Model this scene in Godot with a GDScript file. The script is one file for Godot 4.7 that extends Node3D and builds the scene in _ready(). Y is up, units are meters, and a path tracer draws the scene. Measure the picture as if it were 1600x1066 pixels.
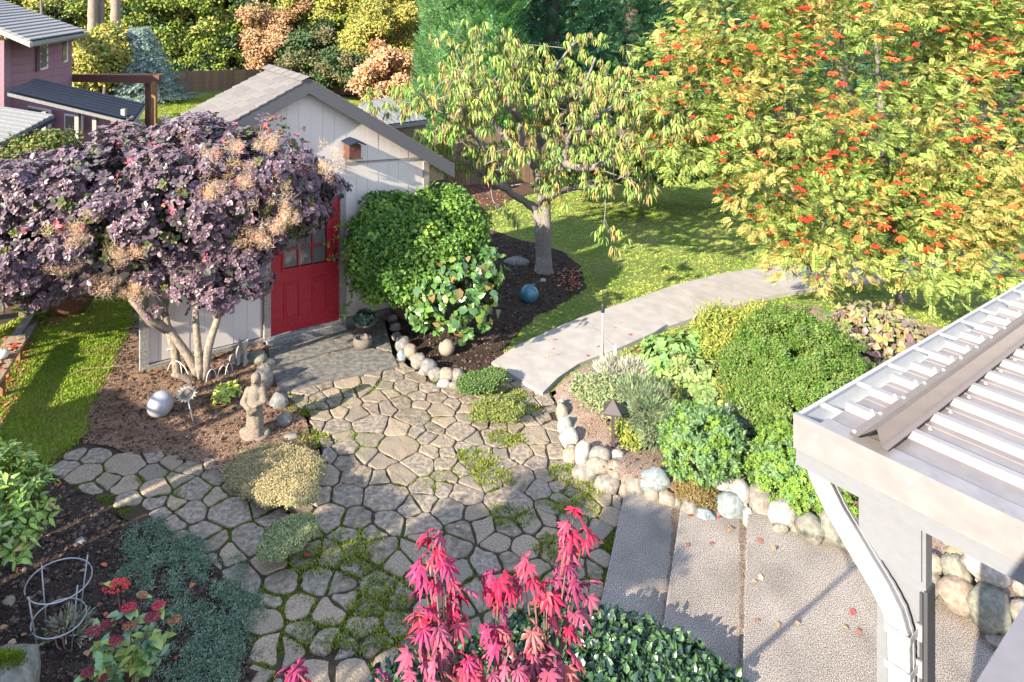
extends Node3D
# A terraced back garden in autumn. Units are metres, y is up. The land falls gently towards +x.

const SLOPE := 0.11
var rng := RandomNumberGenerator.new()
var M := {}
var taken := {}


class MB:
	# Collects triangles, then commits them as one mesh. f places what is added.
	var v := PackedVector3Array()
	var c := PackedColorArray()
	var g := PackedInt32Array()
	var f := Transform3D.IDENTITY
	var col := Color.WHITE
	var smooth := false
	var flip := false
	var blunt := false

	func frame(t: Transform3D) -> void:
		f = t
		flip = t.basis.determinant() < 0.0

	func tri(a: Vector3, b: Vector3, d: Vector3) -> void:
		v.push_back(f * a)
		v.push_back(f * (d if flip else b))
		v.push_back(f * (b if flip else d))
		for k in 3:
			c.push_back(col)
			g.push_back(0 if smooth else -1)

	func quad(a: Vector3, b: Vector3, d: Vector3, e: Vector3) -> void:
		tri(a, b, d)
		tri(a, d, e)

	func box(lo: Vector3, hi: Vector3) -> void:
		var p := []
		for k in 8:
			p.append(Vector3(hi.x if k & 1 else lo.x, hi.y if k & 2 else lo.y, hi.z if k & 4 else lo.z))
		quad(p[2], p[3], p[7], p[6])
		quad(p[0], p[4], p[5], p[1])
		quad(p[4], p[6], p[7], p[5])
		quad(p[1], p[3], p[2], p[0])
		quad(p[5], p[7], p[3], p[1])
		quad(p[0], p[2], p[6], p[4])

	func bar(a: Vector3, b: Vector3, w: float, h: float, up := Vector3.UP) -> void:
		# a beam of section w x h from a to b
		var keep := f
		var keep_flip := flip
		var z := (b - a).normalized()
		var x := up.cross(z).normalized()
		var y := z.cross(x)
		frame(keep * Transform3D(Basis(x, y, z), a))
		box(Vector3(-w / 2, -h / 2, 0), Vector3(w / 2, h / 2, (b - a).length()))
		f = keep
		flip = keep_flip

	func slab(top: Array, thick: float) -> void:
		# a prism under a polygon given clockwise seen from above
		var n := top.size()
		var flat := PackedVector2Array()
		for p in top:
			flat.push_back(Vector2(p.x, p.z))
		var t := Geometry2D.triangulate_polygon(flat)
		var down := Vector3(0, -thick, 0)
		for k in range(0, t.size(), 3):
			var a: Vector3 = top[t[k]]
			var b: Vector3 = top[t[k + 1]]
			var d: Vector3 = top[t[k + 2]]
			if (b.x - a.x) * (d.z - a.z) - (b.z - a.z) * (d.x - a.x) < 0.0:
				var s := b
				b = d
				d = s
			tri(a, b, d)
			tri(a + down, d + down, b + down)
		var turn := 1.0 if Geometry2D.is_polygon_clockwise(flat) else -1.0
		for k in n:
			var a: Vector3 = top[k]
			var b: Vector3 = top[(k + 1) % n]
			if turn > 0.0:
				quad(a, b, b + down, a + down)
			else:
				quad(b, a, a + down, b + down)

	func tube(pts: Array, rads: Array, n := 7, caps := true) -> void:
		var rings := []
		for i in pts.size():
			var z: Vector3 = (pts[mini(i + 1, pts.size() - 1)] - pts[maxi(i - 1, 0)]).normalized()
			var x := (Vector3.RIGHT if absf(z.x) < 0.8 else Vector3.BACK).cross(z).normalized()
			var y := z.cross(x)
			var ring := []
			for k in n:
				var a := TAU * k / n
				ring.append(pts[i] + (x * cos(a) + y * sin(a)) * rads[mini(i, rads.size() - 1)])
			rings.append(ring)
		for i in pts.size() - 1:
			for k in n:
				var j := (k + 1) % n
				quad(rings[i][k], rings[i + 1][k], rings[i + 1][j], rings[i][j])
		if caps:
			for k in range(1, n - 1):
				tri(rings[0][0], rings[0][k], rings[0][k + 1])
				tri(rings[-1][0], rings[-1][k + 1], rings[-1][k])

	func lathe(prof: Array, n := 20, squash := 1.0) -> void:
		# prof: Vector2(radius, height) from the bottom up
		for i in prof.size() - 1:
			for k in n:
				var a := TAU * k / n
				var b := TAU * (k + 1) / n
				var p: Vector2 = prof[i]
				var q: Vector2 = prof[i + 1]
				quad(Vector3(p.x * cos(a), p.y, p.x * sin(a) * squash), Vector3(q.x * cos(a), q.y, q.x * sin(a) * squash), Vector3(q.x * cos(b), q.y, q.x * sin(b) * squash), Vector3(p.x * cos(b), p.y, p.x * sin(b) * squash))

	func rock(r: Vector3, noise: FastNoiseLite, off: Vector3, rough := 0.22, rows := 7, cols := 10, cut := 0.0) -> void:
		# a lumpy boulder about the origin; cut > 0 flattens facets into it
		var p := []
		var planes := []
		for k in 7:
			var a := noise.get_noise_3d(k * 31.0 + off.x, off.y, 7.0) * 9.0
			var b := noise.get_noise_3d(off.x, k * 47.0 + off.z, 3.0) * 6.0
			planes.append(Vector3(cos(a) * cos(b), sin(b), sin(a) * cos(b)))
		for i in rows + 1:
			var row := []
			for k in cols:
				var up := PI * i / rows - PI / 2
				var a := TAU * (k + 0.5 * (i % 2)) / cols
				var d := Vector3(cos(up) * cos(a), sin(up), cos(up) * sin(a))
				var s := 1.0 + rough * noise.get_noise_3dv(d * 55.0 + off * 40.0) + rough * 0.5 * noise.get_noise_3dv(d * 140.0 + off * 70.0)
				for q in planes:
					var t: float = d.dot(q) * s
					if cut > 0.0 and t > 1.0 - cut:
						s *= (1.0 - cut) / t
				row.append(d * s * r)
			p.append(row)
		for i in rows:
			for k in cols:
				var j := (k + 1) % cols
				if i % 2 == 0:
					tri(p[i][k], p[i + 1][k], p[i][j])
					tri(p[i + 1][k], p[i + 1][j], p[i][j])
				else:
					tri(p[i][k], p[i + 1][k], p[i + 1][j])
					tri(p[i][k], p[i + 1][j], p[i][j])

	func leaf(at: Vector3, dir: Vector3, up: Vector3, length: float, width: float, bend := 0.25, fold := 0.15) -> void:
		# a pointed leaf of eight triangles, folded along its midrib and bent downwards
		var side := dir.cross(up).normalized()
		var n := side.cross(dir).normalized()
		var mid := []
		for k in 4:
			var t := k / 3.0
			if blunt and k == 2:
				t = 0.82
			mid.append(at + dir * length * t - n * bend * length * t * t)
		var l1 := (mid[1] as Vector3) + side * width * 0.48 + n * fold * width
		var r1 := (mid[1] as Vector3) - side * width * 0.48 + n * fold * width
		var w2 := 0.40 if blunt else 0.38
		var l2 := (mid[2] as Vector3) + side * width * w2 + n * fold * width
		var r2 := (mid[2] as Vector3) - side * width * w2 + n * fold * width
		tri(mid[0], l1, mid[1])
		tri(mid[0], mid[1], r1)
		quad(l1, l2, mid[2], mid[1])
		quad(mid[1], mid[2], r2, r1)
		tri(l2, mid[3], mid[2])
		tri(mid[2], mid[3], r2)

	func blade(at: Vector3, dir: Vector3, side: Vector3, length: float, width: float, sag := 0.2) -> void:
		# a narrow leaf of three triangles
		var m := at + dir * length * 0.55
		var tip := at + dir * length + Vector3(0, -sag * length, 0)
		tri(at, m + side * width * 0.5, m - side * width * 0.5)
		tri(m + side * width * 0.5, tip, m - side * width * 0.5)

	func mesh() -> ArrayMesh:
		var st := SurfaceTool.new()
		st.begin(Mesh.PRIMITIVE_TRIANGLES)
		for i in v.size():
			st.set_color(c[i])
			st.set_smooth_group(g[i])
			st.add_vertex(v[i])
		st.generate_normals()
		st.index()
		return st.commit()


# ---------------------------------------------------------------- naming and tagging

func numbered(called: String, parent: Node3D = self) -> String:
	var key := "%d/%s" % [parent.get_instance_id(), called]
	if not taken.has(key):
		taken[key] = 0
		return called
	taken[key] += 1
	return "%s_%03d" % [called, taken[key]]


func tag(o: Node3D, label: String, category: String, group := "", kind := "") -> Node3D:
	o.set_meta("label", label)
	if category:
		o.set_meta("category", category)
	if group:
		o.set_meta("group", group)
	if kind:
		o.set_meta("kind", kind)
	return o


func thing(called: String, at: Vector3, label: String, category: String, group := "") -> Node3D:
	var o := Node3D.new()
	o.name = numbered(called)
	o.position = at
	add_child(o)
	return tag(o, label, category, group)


func put(parent: Node3D, called: String, m: Mesh, material: Material, at := Transform3D.IDENTITY) -> MeshInstance3D:
	# a part (or, under self, a thing of one mesh). Meshes are given in world space less the parent's place.
	var o := MeshInstance3D.new()
	o.name = numbered(called, parent)
	o.mesh = m
	o.material_override = material
	o.transform = at
	parent.add_child(o, true)
	return o


func new_mb(root: Node3D = null) -> MB:
	var b := MB.new()
	if root:
		b.frame(Transform3D(Basis.IDENTITY, -root.position))
	return b


func structure(called: String, m: Mesh, material: Material, label := "", parent: Node3D = self) -> MeshInstance3D:
	var o := put(parent, called, m, material)
	if parent == self:
		o.set_meta("kind", "structure")
		if label:
			o.set_meta("label", label)
	return o


# ---------------------------------------------------------------- materials

func noise_tex(freq: float, octaves: int, lo: float, hi: float, seed_: int, kind := FastNoiseLite.TYPE_SIMPLEX_SMOOTH, normal := false, strength := 4.0, size := 512) -> NoiseTexture2D:
	var n := FastNoiseLite.new()
	n.noise_type = kind
	n.frequency = freq
	n.fractal_type = FastNoiseLite.FRACTAL_FBM
	n.fractal_octaves = octaves
	n.fractal_gain = 0.6
	n.seed = seed_
	var t := NoiseTexture2D.new()
	t.width = size
	t.height = size
	t.seamless = true
	t.noise = n
	if normal:
		t.as_normal_map = true
		t.bump_strength = strength
	else:
		var r := Gradient.new()
		r.set_color(0, Color(lo, lo, lo))
		r.set_color(1, Color(hi, hi, hi))
		t.color_ramp = r
	return t


func mat(called: String, c: Color, rough := 0.85, tex: Texture2D = null, scale := Vector3.ONE, bump: Texture2D = null, depth := 1.0, bump_scale := Vector3.ZERO) -> StandardMaterial3D:
	var m := StandardMaterial3D.new()
	c.a = 1.0
	m.albedo_color = c.linear_to_srgb()
	m.roughness = rough
	m.vertex_color_use_as_albedo = true
	m.metallic_specular = 0.4
	if tex or bump:
		m.uv1_triplanar = true
		m.uv1_world_triplanar = true
		m.uv1_scale = scale
	if tex:
		m.albedo_texture = tex
	if bump:
		m.normal_enabled = true
		m.normal_texture = bump
		m.normal_scale = depth
	m.resource_name = called
	M[called] = m
	return m


func leafy(called: String, c := Color.WHITE, rough := 0.5, glow := 0.35, spec := 0.4) -> StandardMaterial3D:
	var m := mat(called, c, rough)
	m.metallic_specular = spec
	m.backlight_enabled = true
	m.backlight = Color(glow, glow, glow * 0.6)
	return m


# ---------------------------------------------------------------- ground sheets

func level(x: float, h := 0.0) -> float:
	return -SLOPE * x + h


func flat(pts: Array) -> PackedVector2Array:
	var o := PackedVector2Array()
	for p in pts:
		o.push_back(Vector2(p.x, p.z))
	return o


func sheet(pts: Array, step: float, height: Callable, tint: Callable, edge_jitter := 0.0) -> ArrayMesh:
	# a triangulated sheet inside an outline; height(x, z) -> y, tint(x, z) -> Color
	var outline := PackedVector2Array()
	var base := flat(pts)
	for i in base.size():
		var a := base[i]
		var b := base[(i + 1) % base.size()]
		var n := maxi(1, int(a.distance_to(b) / step))
		for k in n:
			var p := a.lerp(b, float(k) / n)
			outline.push_back(p + Vector2(rng.randf_range(-1, 1), rng.randf_range(-1, 1)) * edge_jitter)
	var box := Rect2(outline[0], Vector2.ZERO)
	for p in outline:
		box = box.expand(p)
	var all := PackedVector2Array(outline)
	var x := box.position.x
	while x < box.end.x:
		var z := box.position.y
		while z < box.end.y:
			var p := Vector2(x, z) + Vector2(rng.randf_range(-0.3, 0.3), rng.randf_range(-0.3, 0.3)) * step
			if Geometry2D.is_point_in_polygon(p, outline):
				all.push_back(p)
			z += step
		x += step
	var t := Geometry2D.triangulate_delaunay(all)
	var st := SurfaceTool.new()
	st.begin(Mesh.PRIMITIVE_TRIANGLES)
	st.set_smooth_group(0)
	var ys := PackedFloat32Array()
	var cs := PackedColorArray()
	for p in all:
		ys.push_back(height.call(p.x, p.y))
		cs.push_back(tint.call(p.x, p.y))
	for k in range(0, t.size(), 3):
		var ids := [t[k], t[k + 1], t[k + 2]]
		var a := all[ids[0]]
		var b := all[ids[1]]
		var d := all[ids[2]]
		if not Geometry2D.is_point_in_polygon((a + b + d) / 3.0, outline):
			continue
		if (b - a).cross(d - a) < 0.0:
			ids = [t[k], t[k + 2], t[k + 1]]
		for i in ids:
			st.set_color(cs[i])
			st.add_vertex(Vector3(all[i].x, ys[i], all[i].y))
	st.generate_normals()
	st.index()
	return st.commit()


func inside(pts: Array, n: int) -> Array:
	# n random places inside an outline
	var poly := flat(pts)
	var box := Rect2(poly[0], Vector2.ZERO)
	for p in poly:
		box = box.expand(p)
	var out := []
	var tries := 0
	while out.size() < n and tries < n * 20:
		tries += 1
		var p := Vector2(rng.randf_range(box.position.x, box.end.x), rng.randf_range(box.position.y, box.end.y))
		if Geometry2D.is_point_in_polygon(p, poly):
			out.append(p)
	return out


# ---------------------------------------------------------------- foliage

func ball() -> Vector3:
	var z := rng.randf_range(-1, 1)
	var a := rng.randf() * TAU
	var r := sqrt(1 - z * z)
	return Vector3(r * cos(a), z, r * sin(a))


func facing(n: Vector3, spin := -1.0) -> Basis:
	# a basis whose y points along n
	var x := n.cross(Vector3(0.31, 0.17, 0.93)).normalized()
	var b := Basis(x, n, x.cross(n))
	return b * Basis(Vector3.UP, rng.randf() * TAU if spin < 0.0 else spin)


func vary(c: Color, k: float) -> Color:
	var s := 1.0 + rng.randf_range(-k, k)
	return Color(c.r * s * (1.0 + rng.randf_range(-k, k) * 0.35), c.g * s, c.b * s * (1.0 + rng.randf_range(-k, k) * 0.4))


func pick(cols: Array) -> Color:
	return cols[rng.randi() % cols.size()]


func sprig(style: String, n: int, size: float, leaf_len: float, leaf_w: float, cols: Array, stem_col := Color(0.1, 0.07, 0.04), blunt := false) -> ArrayMesh:
	# one small spray of leaves about the origin, growing along +y
	var b := MB.new()
	b.blunt = blunt
	for k in n:
		b.col = vary(pick(cols), 0.2)
		var a := rng.randf() * TAU
		var out := Vector3(cos(a), 0, sin(a))
		match style:
			"rosette":
				var d := (out * rng.randf_range(0.7, 1.0) + Vector3.UP * rng.randf_range(-0.15, 0.75)).normalized()
				b.leaf(d * size * 0.15 + Vector3.UP * rng.randf() * size * 0.4, d, Vector3.UP + out * 0.05, leaf_len * rng.randf_range(0.7, 1.1), leaf_w * rng.randf_range(0.8, 1.1), rng.randf_range(0.0, 0.4), 0.12)
			"clump":
				var p := ball() * size * pow(rng.randf(), 0.4)
				var d := (ball() + p.normalized() * 0.7 + Vector3.UP * 0.2).normalized()
				b.leaf(p, d, (ball() * 0.6 + Vector3.UP).normalized(), leaf_len * rng.randf_range(0.7, 1.15), leaf_w * rng.randf_range(0.8, 1.1), 0.25, 0.15)
			"droop":
				var d := (out * rng.randf_range(0.15, 0.75) + Vector3.DOWN * rng.randf_range(0.5, 1.0)).normalized()
				b.leaf(Vector3(0, rng.randf_range(-0.3, 0.3) * size, 0) + out * size * rng.randf() * 0.4, d, (out + Vector3.UP * 0.4).normalized(), leaf_len * rng.randf_range(0.7, 1.15), leaf_w, 0.2, 0.25)
			"pinnate":
				# leaflets in pairs along an arching rachis in the x direction
				var t := (k / 2 + 0.8) / (n / 2.0 + 0.6)
				var p := Vector3(t * size, 0.12 * size * sin(t * 2.6) - 0.25 * size * t * t, 0)
				var s := 1.0 if k % 2 else -1.0
				var d := Vector3(0.45, -0.12, s).normalized()
				if k == n - 1:
					d = Vector3(1, -0.3, 0)
				var fat := 0.75 + 0.5 * sin(t * PI)
				b.leaf(p, d, Vector3(0, 1, s * 0.25).normalized(), leaf_len * fat, leaf_w * fat, 0.1, 0.1)
			"needle":
				var p := Vector3.UP * rng.randf() * size
				var d := (out + Vector3.UP * rng.randf_range(0.2, 1.2)).normalized()
				b.blade(p, d, d.cross(Vector3.UP).normalized(), leaf_len * rng.randf_range(0.6, 1.1), leaf_w, 0.1)
			"feather":
				# a flat fan of fine scale sprays along +y
				var t := rng.randf()
				var s := 1.0 if k % 2 else -1.0
				var p := Vector3(0, t * size, rng.randf_range(-0.03, 0.03) * size)
				var d := Vector3(s * rng.randf_range(0.5, 1.0), rng.randf_range(0.5, 1.0), rng.randf_range(-0.35, 0.35)).normalized()
				b.blade(p, d, d.cross(Vector3(0, 0, 1)).normalized(), leaf_len * (1.15 - t) * rng.randf_range(0.7, 1.2), leaf_w, 0.15)
			"tuft":
				var d := (out * rng.randf_range(0.05, 0.8) + Vector3.UP).normalized()
				b.blade(out * size * rng.randf(), d, Vector3(-out.z, 0, out.x), leaf_len * rng.randf_range(0.5, 1.1), leaf_w, rng.randf_range(0.0, 0.35))
			"smoke":
				# wispy plume of hairs
				var p := Vector3(0, 0, 0) + ball() * size * pow(rng.randf(), 0.5)
				var d := (ball() + Vector3.UP * 0.3).normalized()
				b.blade(p, d, d.cross(ball()).normalized(), leaf_len * rng.randf_range(0.5, 1.2), leaf_w, 0.1)
	if style == "pinnate":
		b.col = stem_col
		b.blade(Vector3.ZERO, Vector3(1, -0.1, 0).normalized(), Vector3(0, 0, 1), size, leaf_w * 0.18, 0.1)
	return b.mesh()


func scatter(parent: Node3D, called: String, m: Mesh, material: Material, where: Array, tints: Array, spread := 0.15) -> MultiMeshInstance3D:
	# many copies of one sprig as foliage that nobody could count; where: world transforms
	var mm := MultiMesh.new()
	mm.transform_format = MultiMesh.TRANSFORM_3D
	mm.use_colors = true
	mm.mesh = m
	mm.instance_count = where.size()
	var off: Vector3 = parent.position if parent != self else Vector3.ZERO
	for i in where.size():
		var t: Transform3D = where[i]
		t.origin -= off
		mm.set_instance_transform(i, t)
		mm.set_instance_color(i, vary(pick(tints), spread))
	var o := MultiMeshInstance3D.new()
	o.name = numbered(called, parent)
	o.multimesh = mm
	o.material_override = material
	o.set_meta("kind", "stuff")
	parent.add_child(o, true)
	return o


var uneven := 0.28


func on_lobes(lobes: Array, n: int, depth := 0.25, up := 0.25, lumps := 0, lump_r := 0.3, low := -0.55) -> Array:
	# [place, outward] pairs near the surfaces of ellipsoids, gathered in lumps where asked; places deep inside a neighbour are dropped
	var area := 0.0
	var sums := []
	for l in lobes:
		var r: Vector3 = l[1]
		area += pow((pow(r.x * r.y, 1.6) + pow(r.x * r.z, 1.6) + pow(r.y * r.z, 1.6)) / 3.0, 0.625)
		sums.append(area)
	var out := []
	var cores := []
	var tries := 0
	while out.size() < n and tries < n * 6:
		tries += 1
		var pickd := rng.randf() * area
		var i := 0
		while i < sums.size() - 1 and sums[i] < pickd:
			i += 1
		var c: Vector3 = lobes[i][0]
		var r: Vector3 = lobes[i][1]
		var d := ball()
		if d.y < low:
			continue
		var s := 1.0 - depth * pow(rng.randf(), 1.5)
		s *= 1.0 + uneven * N.get_noise_3dv(c * 3.0 + d * 3.2)
		if rng.randf() < 0.05:
			s *= rng.randf_range(1.02, 1.16)
		var p := c + d * r * s
		var nrm := (d / r).normalized()
		if lumps > 0:
			if cores.size() < lumps:
				cores.append([p, nrm])
				continue
			var q: Array = cores[rng.randi() % cores.size()]
			var e := (ball() + (q[1] as Vector3) * 0.5).normalized()
			p = (q[0] as Vector3) + e * lump_r * Vector3(1.15, 0.75, 1.15) * pow(rng.randf(), 0.33)
			nrm = (e + (q[1] as Vector3) * 0.6).normalized()
		var deep := false
		for j in lobes.size():
			if j != i:
				var w: Vector3 = (p - lobes[j][0]) / lobes[j][1]
				if w.length() < 0.8 - depth * 0.6:
					deep = true
					break
		if deep:
			continue
		out.append([p, (nrm + Vector3.UP * up).normalized()])
	return out


func leaves_at(spots: Array, s0: float, s1: float, loose := 0.35) -> Array:
	var out := []
	for q in spots:
		var n: Vector3 = ((q[1] as Vector3) + ball() * loose).normalized()
		out.append(Transform3D(facing(n).scaled(Vector3.ONE * rng.randf_range(s0, s1)), q[0]))
	return out


func pinnate_at(spots: Array, s0: float, s1: float) -> Array:
	# arching compound leaves: x outwards, y up
	var out := []
	for q in spots:
		var d: Vector3 = ((q[1] as Vector3) + ball() * 0.8)
		d.y = d.y * 0.6 - 0.1
		d = d.normalized()
		var y := (Vector3.UP + ball() * 0.75)
		var z := d.cross(y).normalized()
		out.append(Transform3D(Basis(d, z.cross(d), z).scaled(Vector3.ONE * rng.randf_range(s0, s1)), q[0]))
	return out


func limb(b: MB, pts: Array, r0: float, r1: float, n := 8, wob := 0.04) -> Array:
	# a tapered bent branch through pts
	var curve := Curve3D.new()
	for i in pts.size():
		var d: Vector3 = (pts[mini(i + 1, pts.size() - 1)] - pts[maxi(i - 1, 0)]) * 0.2
		curve.add_point(pts[i], -d, d)
	var total := curve.get_baked_length()
	var m := maxi(4, int(total / 0.22))
	var p := []
	var r := []
	for k in m + 1:
		var t := float(k) / m
		var q := curve.sample_baked(total * t)
		if k > 0 and k < m:
			q += ball() * wob * lerpf(r0, r1, t) * 4.0
		p.append(q)
		r.append(lerpf(r0, r1, pow(t, 0.8)) * rng.randf_range(0.92, 1.08))
	b.smooth = true
	b.tube(p, r, n)
	return p


func twigs(b: MB, stem: Array, n: int, length: float, r: float, up := 0.3, tips: Array = []) -> void:
	for k in n:
		var p: Vector3 = stem[rng.randi_range(stem.size() / 3, stem.size() - 1)]
		var d := (ball() * Vector3(1, 0.6, 1) + Vector3.UP * up).normalized()
		var l := length * rng.randf_range(0.5, 1.1)
		var mid := p + d * l * 0.5 + ball() * l * 0.08
		var e := p + d * l + Vector3.DOWN * l * 0.08
		limb(b, [p, mid, e], r, r * 0.35, 5, 0.05)
		tips.append(e)
		for j in 2:
			var f := mid.lerp(e, rng.randf())
			var g := f + (d + ball() * 0.9).normalized() * l * 0.45
			limb(b, [f, g], r * 0.5, r * 0.25, 4, 0.03)
			tips.append(g)


# ---------------------------------------------------------------- bodies from joined capsules (statues)

func body(caps: Array, cell: float, blend: float) -> ArrayMesh:
	# caps: [a, b, radius a, radius b]; one continuous surface (surface nets)
	var lo := Vector3(1e9, 1e9, 1e9)
	var hi := -lo
	for q in caps:
		for k in 2:
			var r := Vector3.ONE * (float(q[2 + k]) + blend + cell * 2)
			lo = lo.min(q[k] - r)
			hi = hi.max(q[k] + r)
	var n := Vector3i((hi - lo) / cell) + Vector3i.ONE * 2
	var val := PackedFloat32Array()
	val.resize(n.x * n.y * n.z)
	for x in n.x:
		for y in n.y:
			for z in n.z:
				var p := lo + Vector3(x, y, z) * cell
				var d := 1e3
				for q in caps:
					var a: Vector3 = q[0]
					var ab: Vector3 = q[1] - a
					var t := clampf((p - a).dot(ab) / maxf(ab.length_squared(), 1e-9), 0, 1)
					var e := (p - a - ab * t).length() - lerpf(q[2], q[3], t)
					var h := maxf(blend - absf(d - e), 0.0) / blend
					d = minf(d, e) - h * h * blend * 0.25
				val[(x * n.y + y) * n.z + z] = d
	var at := {}
	var verts := PackedVector3Array()
	for x in n.x - 1:
		for y in n.y - 1:
			for z in n.z - 1:
				var sum := Vector3.ZERO
				var hits := 0
				for e in [[0, 1], [2, 3], [4, 5], [6, 7], [0, 2], [1, 3], [4, 6], [5, 7], [0, 4], [1, 5], [2, 6], [3, 7]]:
					var i: Vector3i = Vector3i(e[0] & 1, (e[0] >> 1) & 1, e[0] >> 2)
					var j: Vector3i = Vector3i(e[1] & 1, (e[1] >> 1) & 1, e[1] >> 2)
					var vi := val[((x + i.x) * n.y + y + i.y) * n.z + z + i.z]
					var vj := val[((x + j.x) * n.y + y + j.y) * n.z + z + j.z]
					if (vi < 0.0) != (vj < 0.0):
						sum += Vector3(i).lerp(Vector3(j), vi / (vi - vj))
						hits += 1
				if hits:
					at[(x * n.y + y) * n.z + z] = verts.size()
					verts.push_back(lo + (Vector3(x, y, z) + sum / hits) * cell)
	var st := SurfaceTool.new()
	st.begin(Mesh.PRIMITIVE_TRIANGLES)
	st.set_smooth_group(0)
	st.set_color(Color.WHITE)
	var steps := [n.y * n.z, n.z, 1]
	for x in range(1, n.x - 1):
		for y in range(1, n.y - 1):
			for z in range(1, n.z - 1):
				var i := (x * n.y + y) * n.z + z
				for k in 3:
					var s := val[i] < 0.0
					if s != (val[i + steps[k]] < 0.0):
						var u: int = steps[(k + 1) % 3]
						var w: int = steps[(k + 2) % 3]
						var q := [at[i], at[i - u], at[i - u - w], at[i - w]]
						if s:
							q = [q[0], q[3], q[2], q[1]]
						for m in [0, 1, 2, 0, 2, 3]:
							st.add_vertex(verts[q[m]])
	st.generate_normals()
	st.index()
	return st.commit()


# ---------------------------------------------------------------- the scene

var N := FastNoiseLite.new()
var smoke_tops := []


func _ready() -> void:
	rng.seed = 71
	N.seed = 5
	N.frequency = 0.6
	N.fractal_octaves = 3

	var cam := Camera3D.new()
	cam.name = "camera"
	cam.position = Vector3(0, 5.1, 0)
	cam.near = 0.1
	cam.far = 600.0
	cam.projection = Camera3D.PROJECTION_FRUSTUM
	cam.size = 0.1 * 1066.0 / 1100.0
	cam.frustum_offset = Vector2(0, -0.1 * 513.0 / 1100.0)
	add_child(cam)
	cam.current = true

	var env := Environment.new()
	var sky_mat := ProceduralSkyMaterial.new()
	sky_mat.sky_top_color = Color(0.52, 0.58, 0.70)
	sky_mat.sky_horizon_color = Color(0.80, 0.82, 0.85)
	sky_mat.sky_curve = 0.2
	sky_mat.sky_energy_multiplier = 1.15
	sky_mat.ground_bottom_color = Color(0.2, 0.19, 0.16)
	sky_mat.ground_horizon_color = Color(0.6, 0.62, 0.6)
	var sky := Sky.new()
	sky.sky_material = sky_mat
	env.background_mode = Environment.BG_SKY
	env.sky = sky
	env.tonemap_mode = Environment.TONE_MAPPER_LINEAR
	env.tonemap_exposure = 3.65
	env.sdfgi_enabled = true
	env.ssao_enabled = true
	env.ssil_enabled = true
	var we := WorldEnvironment.new()
	we.name = "world_environment"
	we.environment = env
	add_child(we)

	var sun := DirectionalLight3D.new()
	sun.name = "sun"
	sun.light_color = Color(1.0, 0.945, 0.86)
	sun.light_energy = 1.6
	sun.light_angular_distance = 0.5
	sun.shadow_enabled = true
	add_child(sun)
	sun.look_at_from_position(Vector3.ZERO, Vector3(0.555, -0.446, -0.703))

	make_materials()
	make_ground()
	make_paving()
	make_walls_of_rock()
	make_shed()
	make_patio_cover()
	make_neighbour()
	make_fences()
	make_trees()
	make_background()
	make_shrubs()
	make_small_things()
	make_foreground()


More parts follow.
